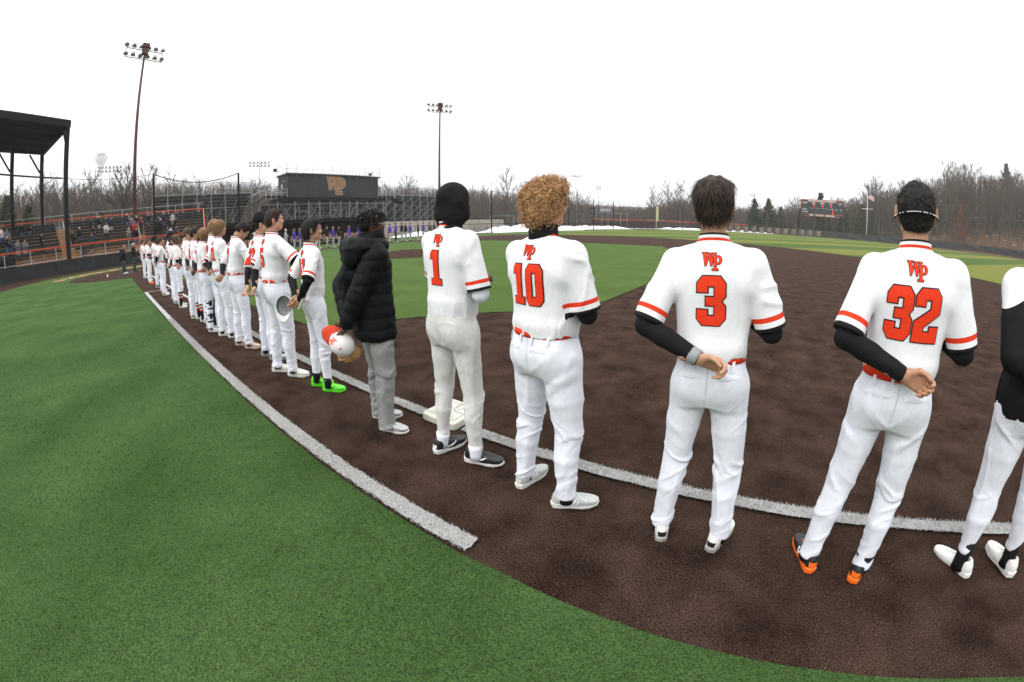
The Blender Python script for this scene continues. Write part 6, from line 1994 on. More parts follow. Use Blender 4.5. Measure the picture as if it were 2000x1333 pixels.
# ------------------------------------------------------------------ light poles, outfield fence, scoreboard, flag
def light_pole(x, y, h, rz, label, n=6, rows=2, r=.26, m='rust_pole', w=5.2, lamp=.35, group=None, box=True):
    t = thing('floodlight_pole', label, 'floodlight', (x, y, 0), rz, group)
    MB().tube([(0, 0, 0), (0, 0, h * .5), (0, 0, h)], [r, r * .75, r * .5], 10).build('pole', MT[m], t, True)
    if box:
        MB().box((0, -.05, h - .4), (.75, .5, .75)).box((0, -.05, h + .35), (.85, .55, .45)).build('control_box', MT[m], t)
    fr = MB()
    for q in range(rows):
        z = h + .1 - q * 1.1
        fr.bar((-w / 2, .15, z - .3), (w / 2, .15, z - .3), .10); fr.bar((-w / 2, .15, z - .12), (w / 2, .15, z - .12), .05)
    if rows > 1:
        for sx in (-1, 0, 1): fr.bar((sx * w / 2, .15, h - .2), (sx * w / 2, .15, h - 1.35), .07)
    fr.build('cross_arm', MT['galvanised'], t)
    for q in range(rows):
        for k in range(n):
            x_ = -w / 2 + w * k / (n - 1); z = h + .25 - q * 1.1
            M = Matrix.Rotation(math.radians(-35 + 12 * ((k * 7 + q) % 3)), 3, 'X') @ Matrix.Rotation(math.radians(8 * math.sin(k * 2.1)), 3, 'Y')
            mb = MB(); mb.lathe([(0, .62), (.16, .55), (.30, .30), (.36, .05), (.37, 0), (.30, .0), (0, .06)], (x_, .2, z - .1), 12, M)
            mb.v = [((vx - x_) * lamp / .42 + x_, (vy - .2) * lamp / .42 + .2, (vz - z) * lamp / .42 + z) for vx, vy, vz in mb.v]
            mb.build('lamp', MT['lamp_shell'], t, True)
    return t
MT['lamp_shell'] = mat('lamp_shell', (.42, .44, .44), .4, metal=.2)

def outfield_side():
    light_pole(-22.2, 1.2, 24.0, math.radians(100), 'very tall rust brown floodlight pole rising behind the grandstand', n=6, w=4.6)
    light_pole(-22.6, 51.7, 24.2, math.radians(60), 'tall rust brown floodlight pole behind the right football stand', n=6, w=4.4)
    light_pole(-110, 50, 26, math.radians(75), 'distant floodlight pole between the left stand and the press box', n=6, w=6.8, m='galvanised', r=.2, lamp=.45, box=False)
    light_pole(-112, -1, 25, math.radians(90), 'distant floodlight pole seen through the bare oak left of the press box', n=7, w=7.0, rows=2, m='galvanised', r=.2, lamp=.42, box=False)
    light_pole(-26, 119.5, 17.0, math.radians(24), 'distant pale floodlight pole above left field with a split lamp rack', n=4, rows=1, w=2.6, m='galv_light', r=.14, box=False)
    light_pole(-42, 180, 19, math.radians(20), 'small distant floodlight pole right of the split racked one', n=3, rows=2, w=2.0, m='galv_light', r=.16, lamp=.35, box=False)
    # black netting poles along left field
    for i, (x, y, h, lab) in enumerate(((-7.0, 47.0, 6.6, 'black net pole beside the snow bank in left field'), (-5.2, 70.2, 6.7, 'black net pole at the start of the tall net'), (-2.6, 77, 6.6, 'black net pole beside the far floodlight'), (-1.3, 86, 6.6, 'black net pole right of the far floodlight'), (9.5, 118.5, 7.2, 'black net pole behind the yellow foul pole'), (24.5, 134, 7.3, 'black net pole behind the tan banners'))):
        mb = MB().tube([(0, 0, 0), (0, 0, h)], .10, 8)
        o = mb.build('net_pole', MT['black_steel'], None, True, (x, y, 0)); props(o, lab, 'pole')
    t = thing('left_field_net', 'tall fine black net hung between the left field poles', 'net')
    P = [(-7.0, 47.0, 6.5), (-5.2, 70.2, 6.6), (-1.3, 86, 6.5), (9.5, 118.5, 7.1), (24.5, 134, 7.2)]
    mb = MB()
    for a, b in zip(P[:-1], P[1:]):
        a, b = Vector(a), Vector(b)
        mb.tube([tuple(a.lerp(b, k / 8) - Vector((0, 0, .5 * 4 * (k / 8) * (1 - k / 8)))) for k in range(9)], .022, 4)
        for k in range(60):
            p = a.lerp(b, k / 60); mb.bar((p.x, p.y, 2.4), (p.x, p.y, p.z - .5), .006)
    mb.build('net', MT['black_steel'], t)['kind'] = 'stuff'
    # foul pole
    t = thing('foul_pole', 'yellow foul pole with its mesh panel in left field', 'foul pole', (5.3, 101.5, 0), math.radians(15))
    MB().tube([(0, 0, 0), (0, 0, 6.3)], .08, 8).build('pole', mat('pale_yellow', (.46, .43, .24), .6), t)
    MB().box((.32, 0, 4.3), (.5, .03, 3.9)).build('mesh_panel', mat('pale_yellow_panel', (.46, .43, .26), .7), t)
    # outfield fence: posts, rail and cloth
    f = FENCE_LINE
    t = thing('left_field_fence', 'black chain link fence in left field with snow showing behind it', 'fence')
    chain_fence(t, f[3:7], 1.75, 3.0, mesh=True)
    t = thing('windscreen_fence', 'long fence covered with sagging black windscreen cloth in right field', 'fence')
    pts = f[6:]
    rg = random.Random(3)
    cl = mat('windscreen', (.022, .022, .023), .55, noise=(1.0, .5), bump=(1.3, .12), spec=.4)
    for a, b in zip(pts[:-1], pts[1:]):
        a, b = Vector(a), Vector(b); L = (b - a).length; n = int(L / 6)
        for k in range(n):
            p, q = a.lerp(b, k / n), a.lerp(b, (k + 1) / n)
            V, F = [], []; nn = Vector(((b - a).y, -(b - a).x)).normalized(); c = 14
            ph = rg.uniform(0, 6)
            for j in range(6):
                for i in range(c + 1):
                    u = i / c; v = j / 5
                    x = p.lerp(q, u); off = .16 * math.sin(u * 9 + ph + v * 5) * math.sin(math.pi * v) * (.4 + .6 * math.sin(u * math.pi)) + .07 * math.sin(u * 23 + v * 9 + ph)*math.sin(math.pi*v)
                    V.append((x.x + nn.x * off, x.y + nn.y * off, .06 + v * 2.22 - .07 * math.sin(u * math.pi) * (1 if j == 5 else 0)))
            for j in range(5):
                for i in range(c): F.append((j * (c + 1) + i, j * (c + 1) + i + 1, (j + 1) * (c + 1) + i + 1, (j + 1) * (c + 1) + i))
            obj('cloth_panel', mesh_np('cloth_panel', V, F, [cl], True), t)
            MB().tube([(p.x, p.y, 0), (p.x, p.y, 2.4)], .05, 6).build('post', MT['black_steel'], t)
        MB().bar((a.x, a.y, 2.36), (b.x, b.y, 2.36), .09).build('top_rail', MT['black_steel'], t)
    # orange rail beyond
    t = thing('far_orange_fence', 'orange topped fence far beyond left field', 'fence')
    MB().bar((-14, 104, 2.6), (9, 138, 2.6), .16).build('top_rail', MT['orange_pipe'], t); MB().bar((9, 138, 2.6), (38, 152, 2.7), .16).build('top_rail', MT['orange_pipe'], t)
    for k in range(14): MB().tube([(-14 + 23 * k / 13, 104 + 34 * k / 13, 0), (-14 + 23 * k / 13, 104 + 34 * k / 13, 2.6)], .05, 5).build('post', MT['black_steel'], t)
    MB().bar((-14, 104.1, 1.3), (9, 138.1, 1.3), .04, 2.4).build('dark_mesh', mat('dark_mesh_cloth', (.05, .03, .026), .8), t)
    # tan tribute banners hung on the outfield fence
    ban = mat('banner_brown', (.072, .052, .040), .7, noise=(.9, .4)); pal = mat('banner_print', (.44, .38, .29), .8); wf = MT['galv_light']
    bp = []
    for a, b in zip(f[4:7], f[5:8]):
        a, b = Vector(a), Vector(b); L = (b - a).length
        n = int(L / 2.9)
        for k in range(n): bp.append((a.lerp(b, (k + .5) / n), (b - a).normalized()))
    names = ['HALL', 'CLASS', 'ALL', 'TEAM', 'FIELD', 'PLAYER', 'COACH', 'STAR']
    bp = bp[3:22]
    for i, (p, d) in enumerate(bp):
        nn = Vector((d.y, -d.x))
        rz = math.atan2(d.y, d.x)
        od = ['leftmost'] + [w + ' from the left' for w in ('second', 'third', 'fourth', 'fifth', 'sixth', 'seventh', 'eighth', 'ninth', 'tenth')]
        oe = ['rightmost'] + [w + ' from the right' for w in ('second', 'third', 'fourth', 'fifth', 'sixth', 'seventh', 'eighth', 'ninth')]
        lab = 'brown printed banner on the outfield fence, ' + (od[i] if i < 10 else oe[len(bp) - 1 - i])
        t = thing('fence_banner', lab, 'banner', (p.x + nn.x * .12, p.y + nn.y * .12, 0), rz, 'banners on the outfield fence')
        MB().box((0, 0, 1.12), (1.9, .03, 1.9)).build('panel', ban, t)
        mb = MB()
        rg2 = random.Random(i)
        for q, (zz, w, h) in enumerate(((1.78, .7, .14), (1.54, 1.1, .2), (1.20, 1.0, .12), (1.02, 1.2, .10), (.62, .9, .20))):
            x = -w / 2
            while x < w / 2:
                ww = rg2.uniform(.08, .2); mb.box((x + ww / 2, -.022, zz), (ww * .8, .004, h)); x += ww * 1.15
        mb.build('print', pal, t)['kind'] = 'stuff'
        fm = MB()
        for a_, b_ in (((-1.0, 0, .15), (-1.0, 0, 2.1)), ((1.0, 0, .15), (1.0, 0, 2.1)), ((-1, 0, 2.1), (1, 0, 2.1))): fm.bar(a_, b_, .05)
        fm.build('frame', wf, t)
    t = thing('snow_strip', 'strip of snow lying along the foot of the left field fence', 'snow', (-8, 62, 0), math.radians(-8))
    snow_heap(t, 5.5, 26, 1.5, 8)
    t = thing('snow_strip', 'long low strip of snow behind the banners in centre field', 'snow', (16, 138, 0), math.radians(-58))
    snow_heap(t, 7, 60, .7, 12)
    t = thing('snow_strip', 'snow bank behind the fence left of the yellow foul pole', 'snow', (-7, 92, 0), math.radians(-10))
    snow_heap(t, 6, 26, 1.0, 15)
    # scoreboard
    t = thing('scoreboard', 'black electronic scoreboard with orange borders and red zeros on posts', 'scoreboard', (57.0, 152.6, 0), math.radians(-9))
    t.scale = (1.05, 1.05, 1.05)
    Wd, z0, z1 = 15.6, 6.9, 12.6; hw = Wd / 2
    MB().box((0, .25, (z0 + z1) / 2), (Wd, .5, z1 - z0)).build('cabinet', mat('scoreboard_black', (.020, .026, .032), .5), t)
    for (x0, x1, za, zb) in ((-hw, hw, z1 - .12, z1), (-hw, hw, z0, z0 + .12), (-hw, -hw + .14, z0, z1), (hw - .14, hw, z0, z1), (-hw, hw, z1 - .85, z1 - .72), (-hw, hw, z0 + .72, z0 + .85)):
        MB().box(((x0 + x1) / 2, -.03, (za + zb) / 2), (x1 - x0, .06, zb - za)).build('border', mat('border_orange', (.55, .13, .05), .6), t)
    for x in (-6.9, -3.2, 2.7, 7.1): MB().box((x, .4, z0 / 2 + .3), (.32, .32, z0 + .6)).build('post', MT['black_steel'], t)
    Rs = Matrix(((1, 0, 0), (0, 0, -1), (0, 1, 0)))
    wt = mat('scoreboard_white', (.75, .75, .75), .6)
    red = mat('led_red', (.5, .01, .01), .5, emit=(1, .02, .03, 1.6))
    def tx(s_, size, x, z, m=wt, sx=1.0, al='CENTER', nm='lettering', bold=.0):
        o = text_mesh(nm, s_, size, m, (x, -.075, z), Rs, None, al, bold=bold, sx=sx); o.parent = t
    tx('WILLIAM PATERSON UNIVERSITY', .62, 0, z1 - .64, sx=1.12, bold=.02); tx('WELCOME TO JEFF ALBIES FIELD', .60, 0, z0 + .2, sx=1.05, bold=.02)
    for s_, x in (('AT BAT', -6.2), ('BALL', -3.0), ('STRIKE', 0.0), ('OUT', 3.1), ('H/E', 6.3)): tx(s_, .50, x, z1 - 1.38, bold=.02)
    for x in (-2.9, .1, 3.2): tx('0', 1.15, x, z1 - 2.45, red, .9, nm='red_digit', bold=.03)
    for k, x in enumerate((-4.3, -3.7, -3.1, -2.2, -1.6, -1.0, -.1, .5, 1.1, 2.1)): tx(str(k + 1), .38, x, z1 - 3.05, bold=.01)
    for s_, x in (('RUNS', 3.55), ('HITS', 5.1), ('ERR', 6.7)): tx(s_, .36, x, z1 - 3.22, bold=.01)
    tx('CARDINALS' if False else 'GUEST', .56, -6.3, z1 - 3.55, bold=.02); tx('PIONEERS', .50, -6.3, z1 - 4.35, bold=.02)
    tx('0', .75, 3.9, z1 - 3.95, red, nm='red_digit', bold=.03); tx('0', .75, 3.9, z1 - 4.72, red, nm='red_digit', bold=.03)
    # flag pole
    t = thing('flagpole', 'white flagpole with a crossarm and the stars and stripes flying', 'flagpole', (71.3, 141.8, 0), math.radians(-15))
    wh = MT['white_paint']
    MB().tube([(0, 0, 0), (0, 0, 9), (0, 0, 16.2)], [.13, .10, .06], 10).build('pole', wh, t, True)
    MB().bar((-1.9, 0, 10.6), (1.9, 0, 10.6), .14).build('yardarm', wh, t)
    MB().lathe([(0, .14), (.12, .08), (.14, 0), (.1, -.1), (0, -.12)], (0, 0, 16.3), 10).build('finial', wh, t)
    rw = mat('flag_red', (.45, .03, .05), .8); ww = mat('flag_white', (.70, .66, .66), .8); bw = mat('flag_blue', (.03, .05, .18), .8)
    V, F, mi = [], [], []; nc, nr = 16, 13
    for j in range(nr + 1):
        for i in range(nc + 1):
            u, v = i / nc, j / nr
            V.append((.1 + 2.35 * u - .1 * v, .22 * math.sin(u * 7 + v * 1.5) * u ** .5 + .06 * math.sin(u * 15), 15.8 - v * 1.65 - u * 1.05 + .10 * math.sin(u * 6)))
    for j in range(nr):
        for i in range(nc):
            F.append((j * (nc + 1) + i, j * (nc + 1) + i + 1, (j + 1) * (nc + 1) + i + 1, (j + 1) * (nc + 1) + i)); mi.append(2 if (i < 6 and j < 7) else (j % 2))
    fl = obj('flag', mesh_np('flag', V, F, [rw, ww, bw], True, mi), t)
    st = MB()
    for j in range(5):
        for i in range(6):
            u, v = (i + .5) / 6 * 6 / 16, (j + .6) / 5 * 7 / 13
            x, y, z = .1 + 2.35 * u - .1 * v, .22 * math.sin(u * 7 + v * 1.5) * u ** .5 + .06 * math.sin(u * 15), 15.8 - v * 1.65 - u * 1.05 + .10 * math.sin(u * 6)
            st.box((x, y - .01, z), (.05, .03, .05))
    st.build('stars', ww, fl)['kind'] = 'stuff'
    # things beyond left field
    t = thing('soccer_scoreboard', 'small dark sign board with a tan emblem on grey scaffolding beyond left field', 'sign', (-12.5, 106, 0), math.radians(20))
    MB().box((-2.2, 0, 5.0), (1.5, .2, 1.9)).build('emblem_board', MT['black_paint'], t); MB().box((-2.2, -.12, 5.2), (.7, .04, .18)).box((-2.2, -.12, 4.8), (.18, .04, .8)).build('emblem', MT['gold_tan'], t)
    MB().box((1.6, 0, 5.2), (3.6, .25, 1.3)).build('board', mat('slate', (.10, .11, .12), .7), t)
    mb = MB()
    for k in range(5): mb.box((.4 + k * .6, -.15, 5.25), (.34, .04, .8))
    mb.build('board_print', MT['galv_light'], t)
    sc = MB()
    for x in (-1.1, .6, 2.4, 4.0, 6, 8): sc.bar((x, .1, 0), (x, .1, 6.4 if x < 4.5 else 4.6), .14)
    for z in (2.4, 4.4): sc.bar((-1.1, .1, z), (8, .1, z), .1)
    sc.build('frame', MT['galvanised'], t)
    for (x, y, rz, lab, w) in ((-1.5, 130, 25, 'white framed goal standing left of the tan banners behind the fence', 6), (3, 150, 20, 'small metal bleacher frame above the banners, left one', 9), (19, 152, 10, 'small metal bleacher frame above the banners, right one', 9), (-14.5, 60.5, 62, 'pale framed goal behind the snow at the left field fence', 5.0)):
        t = thing('goal_frame', lab, 'goal', (x, y, 0), math.radians(rz))
        for a_, b_ in (((-w / 2, 0, 0), (-w / 2, 0, 2.9)), ((w / 2, 0, 0), (w / 2, 0, 2.9))): MB().bar(a_, b_, .10).build('post', MT['galvanised'], t)
        MB().bar((-w / 2, 0, 2.9), (w / 2, 0, 2.9), .10).build('crossbar', MT['galvanised'], t)
        mb = MB()
        for k in range(int(w / .5) + 1): mb.bar((-w / 2 + k * .5, .05, 2.85), (-w / 2 + k * .5, 1.2, 0), .012)
        for k in range(5): mb.bar((-w / 2, .05 + k * .23, 2.85 - k * .57), (w / 2, .05 + k * .23, 2.85 - k * .57), .012)
        mb.build('net', MT['galvanised'], t)['kind'] = 'stuff'
    # houses far off
    brick = mat('brick_far', (.20, .10, .07), .9, noise=(.4, .2)); roofm = mat('roof_far', (.10, .10, .11), .8); gl = mat('window_far', (.05, .06, .07), .3)
    for (x, y, rz, w, d, h, m_, lab) in ((-190, -18, 84, 46, 14, 9, brick, 'long brick building behind the trees at the left'), (-62, 215, 25, 30, 12, 6, mat('tan_wall', (.34, .30, .24), .9), 'low pale building with a snowy roof beyond left field'), (-100, 120, 50, 26, 12, 7, brick, 'brick building behind the bare trees right of the stands'), (-175, 30, 85, 30, 12, 9, brick, 'brick hall glimpsed behind the left football stand')):
        z = hill(x, y)
        t = thing('campus_building', lab, 'building', (x, y, z), math.radians(rz))
        MB().box((0, 0, h / 2), (w, d, h)).build('wall', m_, t)
        mb = MB(); mb.prism([(-w / 2 - .5, -d / 2 - .5), (w / 2 + .5, -d / 2 - .5), (w / 2 + .5, d / 2 + .5), (-w / 2 - .5, d / 2 + .5)], h, h + .5); mb.build('roof', MT['snow'] if 'snowy' in lab else roofm, t)
        for fl_ in range(int(h / 3)):
            for k in range(int(w / 3.4)):
                for sy in (-1, 1):
                    MB().box((-w / 2 + 2 + k * 3.4, sy * (d / 2 + .02), 1.7 + fl_ * 3), (1.5, .06, 1.5)).build('window', gl, t)
    # water tower, faint in the haze
    t = thing('water_tower', 'pale onion shaped water tower fading into the haze', 'water tower', (29.7 - 1000, -2.1 - 12.3, 0))
    m_ = mat('tower_grey', (.72, .73, .74), .7)
    MB().lathe([(0, 206), (7, 205), (12.5, 200), (15.5, 191), (14.5, 183), (9.5, 175), (4.2, 166), (3.2, 158)], (0, 0, 0), 24).build('tank', m_, t, True)
    MB().lathe([(3.2, 158), (3.0, 150), (3.0, -1)], (0, 0, 0), 16).build('column', m_, t, True)
    ly = MB()
    for k in range(6): ly.box((15.6, -7.5 + k * 3, 192), (.5, 1.8, 5))
    ly.build('lettering', MT['galvanised'], t)
    # road barrier and little parked trailer on the slope at the right
    t = thing('guard_rail', 'pale guard rail along a track on the wooded slope', 'barrier')
    pr = None
    mb = MB(); pts = []
    for k in range(14):
        a = math.radians(64 - k * 1.3); D = 186 - k * .5; x, y = 29.7 + D * math.cos(a), -2.1 + D * math.sin(a); z = hill(x, y) + .8; pts.append((x, y, z))
        MB().box((x, y, z - .4), (.2, .2, 1.0)).build('post', MT['galv_light'], t)
    for a, b in zip(pts[:-1], pts[1:]): mb.bar(a, b, .12, .35)
    mb.build('rail', MT['galv_light'], t)
    a = math.radians(53.4); D = 190; x, y = 29.7 + D * math.cos(a), -2.1 + D * math.sin(a); z = hill(x, y)
    t = thing('painted_block', 'white and blue painted concrete block on the slope at the right edge', 'block', (x, y, z), math.radians(-38))
    MB().box((0, 0, 1.5), (8, 2.0, 3.0)).build('body', MT['white_paint'], t)
    mb = MB()
    for k in range(5): mb.box((-3 + k * 1.5, -1.03, 1.6 + .2 * (k % 2)), (1.0, .05, 1.5))
    mb.build('painted_letters', mat('blue_paint', (.05, .14, .45), .7), t)

# ------------------------------------------------------------------ trees
def bare_tree(seed, h, spread=.42, twiggy=1.0, trunk_r=.24, low=.28):
    rg = random.Random(seed); tr, cr = MB(), MB()
    def br(mb, p, d, L, r0, lv):
        n = 3 if lv < 2 else 2; pts = [p]; dd = d.copy()
        for k in range(n):
            dd = (dd + Vector((rg.gauss(0, .13), rg.gauss(0, .13), rg.gauss(.05, .08)))).normalized()
            pts.append(pts[-1] + dd * (L / n))
        rs = [r0 * (1 - .72 * k / n) for k in range(n + 1)]
        mb.tube([tuple(q) for q in pts], rs, 5 if lv == 0 else (4 if lv == 1 else 3), False)
        return pts, dd
    # trunk, a little crooked
    pts = [Vector((0, 0, -.6))]; d = Vector((rg.gauss(0, .03), rg.gauss(0, .03), 1)); n = 7
    for k in range(n):
        d = (d + Vector((rg.gauss(0, .05), rg.gauss(0, .05), .12))).normalized(); pts.append(pts[-1] + d * (h * .86 / n))
    rs = [trunk_r * (1 - .88 * (k / n) ** .9) for k in range(n + 1)]; rs[0] *= 1.4
    tr.tube([tuple(q) for q in pts], rs, 7, False)
    def at(t):
        t = t * n; i = min(n - 1, int(t)); return pts[i].lerp(pts[i + 1], t - i)
    nb = int(15 * twiggy)
    for b in range(nb):
        t = low + (1 - low) * (b + rg.random() * .8) / nb
        a = b * 2.4 + rg.random(); up = .55 + .9 * t
        d1 = Vector((math.cos(a), math.sin(a), up)).normalized(); L = h * spread * (1.08 - t * .75) * rg.uniform(.7, 1.15)
        p1, dd = br(cr, at(min(.99, t)), d1, L, trunk_r * .42 * (1.1 - t * .7), 1)
        for s_ in range(int(6 * twiggy)):
            u = rg.uniform(.25, 1); q = p1[min(2, int(u * 3))].lerp(p1[min(3, int(u * 3) + 1)], (u * 3) % 1)
            d2 = (dd + Vector((rg.gauss(0, .6), rg.gauss(0, .6), rg.gauss(.35, .3)))).normalized()
            p2, d2 = br(cr, q, d2, L * rg.uniform(.3, .6), trunk_r * .15, 2)
            for w in range(int(6 * twiggy)):
                u2 = rg.uniform(.15, 1); q2 = p2[0].lerp(p2[-1], u2)
                d3 = (d2 + Vector((rg.gauss(0, .55), rg.gauss(0, .55), rg.gauss(.3, .35)))).normalized()
                e_ = q2 + d3 * L * rg.uniform(.12, .30); m_ = q2.lerp(e_, .5) + Vector((rg.gauss(0, .05), rg.gauss(0, .05), .05))
                cr.tube([tuple(q2), tuple(m_), tuple(e_)], [.022, .016, .008], 3, False)
    return tr, cr

def spruce(seed, h, w):
    rg = random.Random(seed); tr, cr = MB(), MB()
    tr.tube([(0, 0, -.3), (0, 0, h * .97)], [w * .06, .03], 6, False)
    V, F = [], []
    n = 26
    for k in range(n):
        t = (k + .5) / n; z = h * (.06 + .93 * t); R = w * (1 - t) ** .85 * rg.uniform(.85, 1.1) + .12
        nb = max(5, int(15 * (1 - t)) + 4)
        for b in range(nb):
            a = rg.uniform(0, 6.28); L = R * rg.uniform(.7, 1.1)
            ca, sa = math.cos(a), math.sin(a)
            for s_ in range(5):
                u = (s_ + .8) / 5; px, py, pz = ca * L * u, sa * L * u, z - .18 * L * u + .10 * L * u * u
                for q in range(8):
                    v = Vector((rg.gauss(0, 1), rg.gauss(0, 1), rg.gauss(-.2, .6))).normalized() * rg.uniform(.3, .6) * (.6 + .5 * (1 - u))
                    c = Vector((px, py, pz)) + Vector((rg.gauss(0, .1), rg.gauss(0, .1), rg.gauss(0, .08)))
                    s2 = v.cross(Vector((rg.gauss(0, 1), rg.gauss(0, 1), rg.gauss(0, 1)))).normalized() * .11
                    i0 = len(V); V += [tuple(c - s2), tuple(c + s2), tuple(c + v)]; F.append((i0, i0 + 1, i0 + 2))
    cr.add(V, F)
    return tr, cr

def plant_trees():
    bk = mat('bark_grey', (.080, .068, .057), .95, noise=(2.5, .35)); bk2 = mat('bark_brown', (.060, .048, .040), .95, noise=(2.5, .35))
    tw = mat('twigs_grey', (.095, .078, .067), .95, noise=(.6, .25)); tw2 = mat('twigs_brown', (.085, .058, .044), .95, noise=(.6, .3))
    olive = mat('olive_twigs', (.075, .065, .034), .95, noise=(.8, .3))
    specs = [(1, 17, .40, 1.0, .26, .26), (2, 19, .34, 1.0, .25, .30), (3, 15, .46, 1.1, .24, .2), (4, 21, .30, .9, .28, .36), (5, 13, .42, 1.15, .18, .15), (6, 18, .44, 1.05, .30, .25), (7, 11, .5, 1.1, .14, .10)]
    P = []
    for i, s_ in enumerate(specs):
        tr, cr = bare_tree(*s_)
        m1, m2 = (bk, tw) if i % 2 == 0 else (bk2, tw2)
        P.append((tr.mesh('trunk', m1, smooth=True), cr.mesh('crown', m2), s_[1]))
    rg = random.Random(21)
    def put(kind, x, y, sc=1.0, label='', group=None, crown_m=None):
        t = thing('bare_tree', label, 'tree', (x, y, hill(x, y) - .1), rg.uniform(0, 6.28), group)
        t.scale = (sc * rg.uniform(.92, 1.08), sc * rg.uniform(.92, 1.08), sc)
        a = obj('trunk', P[kind][0], t); b = obj('crown', P[kind][1], t)
        if crown_m: override(b, crown_m)
        return t
    # one great oak behind the grandstand, against the sky
    tr, cr = bare_tree(77, 19, .50, 1.35, .55, .22)
    a = math.radians(178.1); D = 92
    t = thing('oak_tree', 'wide bare oak with crooked boughs behind the grandstand, before the far floodlights', 'tree', (29.7 + D * math.cos(a), -2.1 + D * math.sin(a), -.2))
    tr.build('trunk', mat('oak_bark', (.035, .030, .026), .95), t, True); cr.build('crown', mat('oak_twigs', (.045, .038, .032), .95), t); t.scale = (.95, .95, .95)
    # belt of bare trees, nearest row single trees
    Z = []   # (az from, az to, number, D from, D to, tree tops in degrees of height)
    Z.append((-162, -180, 40, 100, 140, 9.2, 'behind the grandstand')); Z.append((180, 157, 48, 100, 150, 8.0, 'behind the left football stand'))
    Z.append((157, 141, 22, 110, 160, 6.6, 'behind the press box')); Z.append((141, 127, 26, 120, 160, 6.0, 'behind the right football stand'))
    Z.append((127, 113, 26, 115, 165, 5.0, 'beyond the left field net')); Z.append((113, 104, 14, 150, 190, 2.6, 'beyond the far fence')); 
    Z.append((104.5, 97.5, 14, 145, 170, 5.2, 'in the clump right of the yellow foul pole')); Z.append((97.5, 84, 24, 160, 190, 3.4, 'behind the banners')); Z.append((84, 74, 30, 168, 205, 5.0, 'behind the scoreboard'))
    Z.append((74, 64, 44, 160, 225, 7.8, 'on the slope right of the flagpole')); Z.append((64, 46, 84, 156, 225, 9.6, 'on the wooded slope at the right'))
    cnt = 0
    for a0, a1, n, d0, d1, el, where in Z:
        for k in range(n):
            az = math.radians(a0 + (a1 - a0) * (k + rg.random()) / n); D = rg.uniform(d0, d1)
            x, y = 29.7 + D * math.cos(az), -2.1 + D * math.sin(az)
            if -60 < x < -34 and 0 < y < 80: continue
            top = 1.65 + D * math.tan(math.radians(el * rg.uniform(.74, 1.06))); hh = top - hill(x, y)
            kind = rg.choice([0, 1, 2, 3, 5, 1, 3] if hh > 12 else [4, 6, 2, 0])
            hh = max(6, hh)
            put(kind, x, y, hh / P[kind][2], ('broad grey', 'tall brown', 'wide grey', 'slim brown', 'low bushy grey', 'heavy limbed brown', 'small twiggy grey')[kind] + ' bare tree, ' + ('near row, ' if D < (d0 + d1) / 2 else 'rear row, ') + where, 'bare trees ' + where, olive if rg.random() < .12 else None)
            cnt += 1
    # tall single trees that break the skyline
    for (az, D, el, kind, lab) in ((124.2, 118, 8.1, 2, 'big spreading bare tree rising behind the curly haired player'), (174.5, 112, 10.6, 5, 'tallest bare tree behind the left end of the football stand'), (171.8, 118, 9.6, 1, 'slim tall bare tree next to the tallest one behind the stand'), (168, 120, 8.6, 0, 'bare tree over the guard rail of the left football stand'),
                                (103.5, 150, 6.4, 3, 'left tree of the tall clump right of the foul pole'), (101.5, 155, 6.8, 1, 'middle tree of the tall clump right of the foul pole'), (99.5, 152, 6.6, 2, 'right tree of the tall clump right of the foul pole'), (95.2, 160, 5.8, 0, 'tall bare tree just left of the head of player number 3'), (89.4, 180, 5.6, 3, 'thin bare tree above the left spruce'), (87, 180, 4.8, 1, 'thin bare tree between the spruces'),
                                (62.8, 190, 10.2, 3, 'tall crooked bare tree standing above the wooded slope'), (137.5, 130, 7.8, 1, 'tall bare tree right of the press box'), (139.2, 128, 7.4, 2, 'bushy bare tree right of the press box')):
        a = math.radians(az); x, y = 29.7 + D * math.cos(a), -2.1 + D * math.sin(a)
        hh = 1.65 + D * math.tan(math.radians(el)) - hill(x, y)
        put(kind, x, y, hh / P[kind][2], lab)
    # copper beech saplings that kept their leaves
    lf = mat('rust_leaves', (.26, .072, .026), .9, noise=(1.5, .35))
    V, F = [], []
    rg2 = random.Random(5)
    for k in range(2600):
        z = 1.2 + 10.5 * rg2.random() ** 1.1; R = 2.9 * (1 - (z - 1.2) / 12.5) * rg2.uniform(.2, 1) ; a = rg2.uniform(0, 6.28)
        if math.sin(z * 3.1 + a * 2) < -.1: continue
        c = Vector((R * math.cos(a), R * math.sin(a), z)); v = Vector((rg2.gauss(0, 1), rg2.gauss(0, 1), rg2.gauss(0, .5))).normalized() * .26; s2 = v.cross(Vector((rg2.gauss(0, 1), .3, rg2.gauss(0, 1)))).normalized() * .14
        i0 = len(V); V += [tuple(c - v), tuple(c + s2), tuple(c + v), tuple(c - s2)]; F.append((i0, i0 + 1, i0 + 2, i0 + 3))
    lm = mesh_np('leaves', V, F, [lf])
    for az, D, s_, lab in ((61.6, 160, 1.0, 'young tree with rusty orange leaves on the slope right of player number 32'), (66.2, 166, .55, 'small rusty leaved tree close behind the head of player number 32'), (61.0, 159, .5, 'low rusty leaved bush at the foot of the orange tree')):
        a = math.radians(az); x, y = 29.7 + D * math.cos(a), -2.1 + D * math.sin(a)
        t = thing('rusty_tree', lab, 'tree', (x, y, hill(x, y) - .1)); t.scale = (s_, s_, s_)
        obj('trunk', P[4][0], t); obj('crown', P[4][1], t); obj('leaves', lm, t)
    # spruces
    g1 = mat('spruce_green', (.020, .034, .012), .95, noise=(1.2, .4)); g2 = mat('spruce_olive', (.042, .048, .015), .95, noise=(1.2, .4))
    S = []
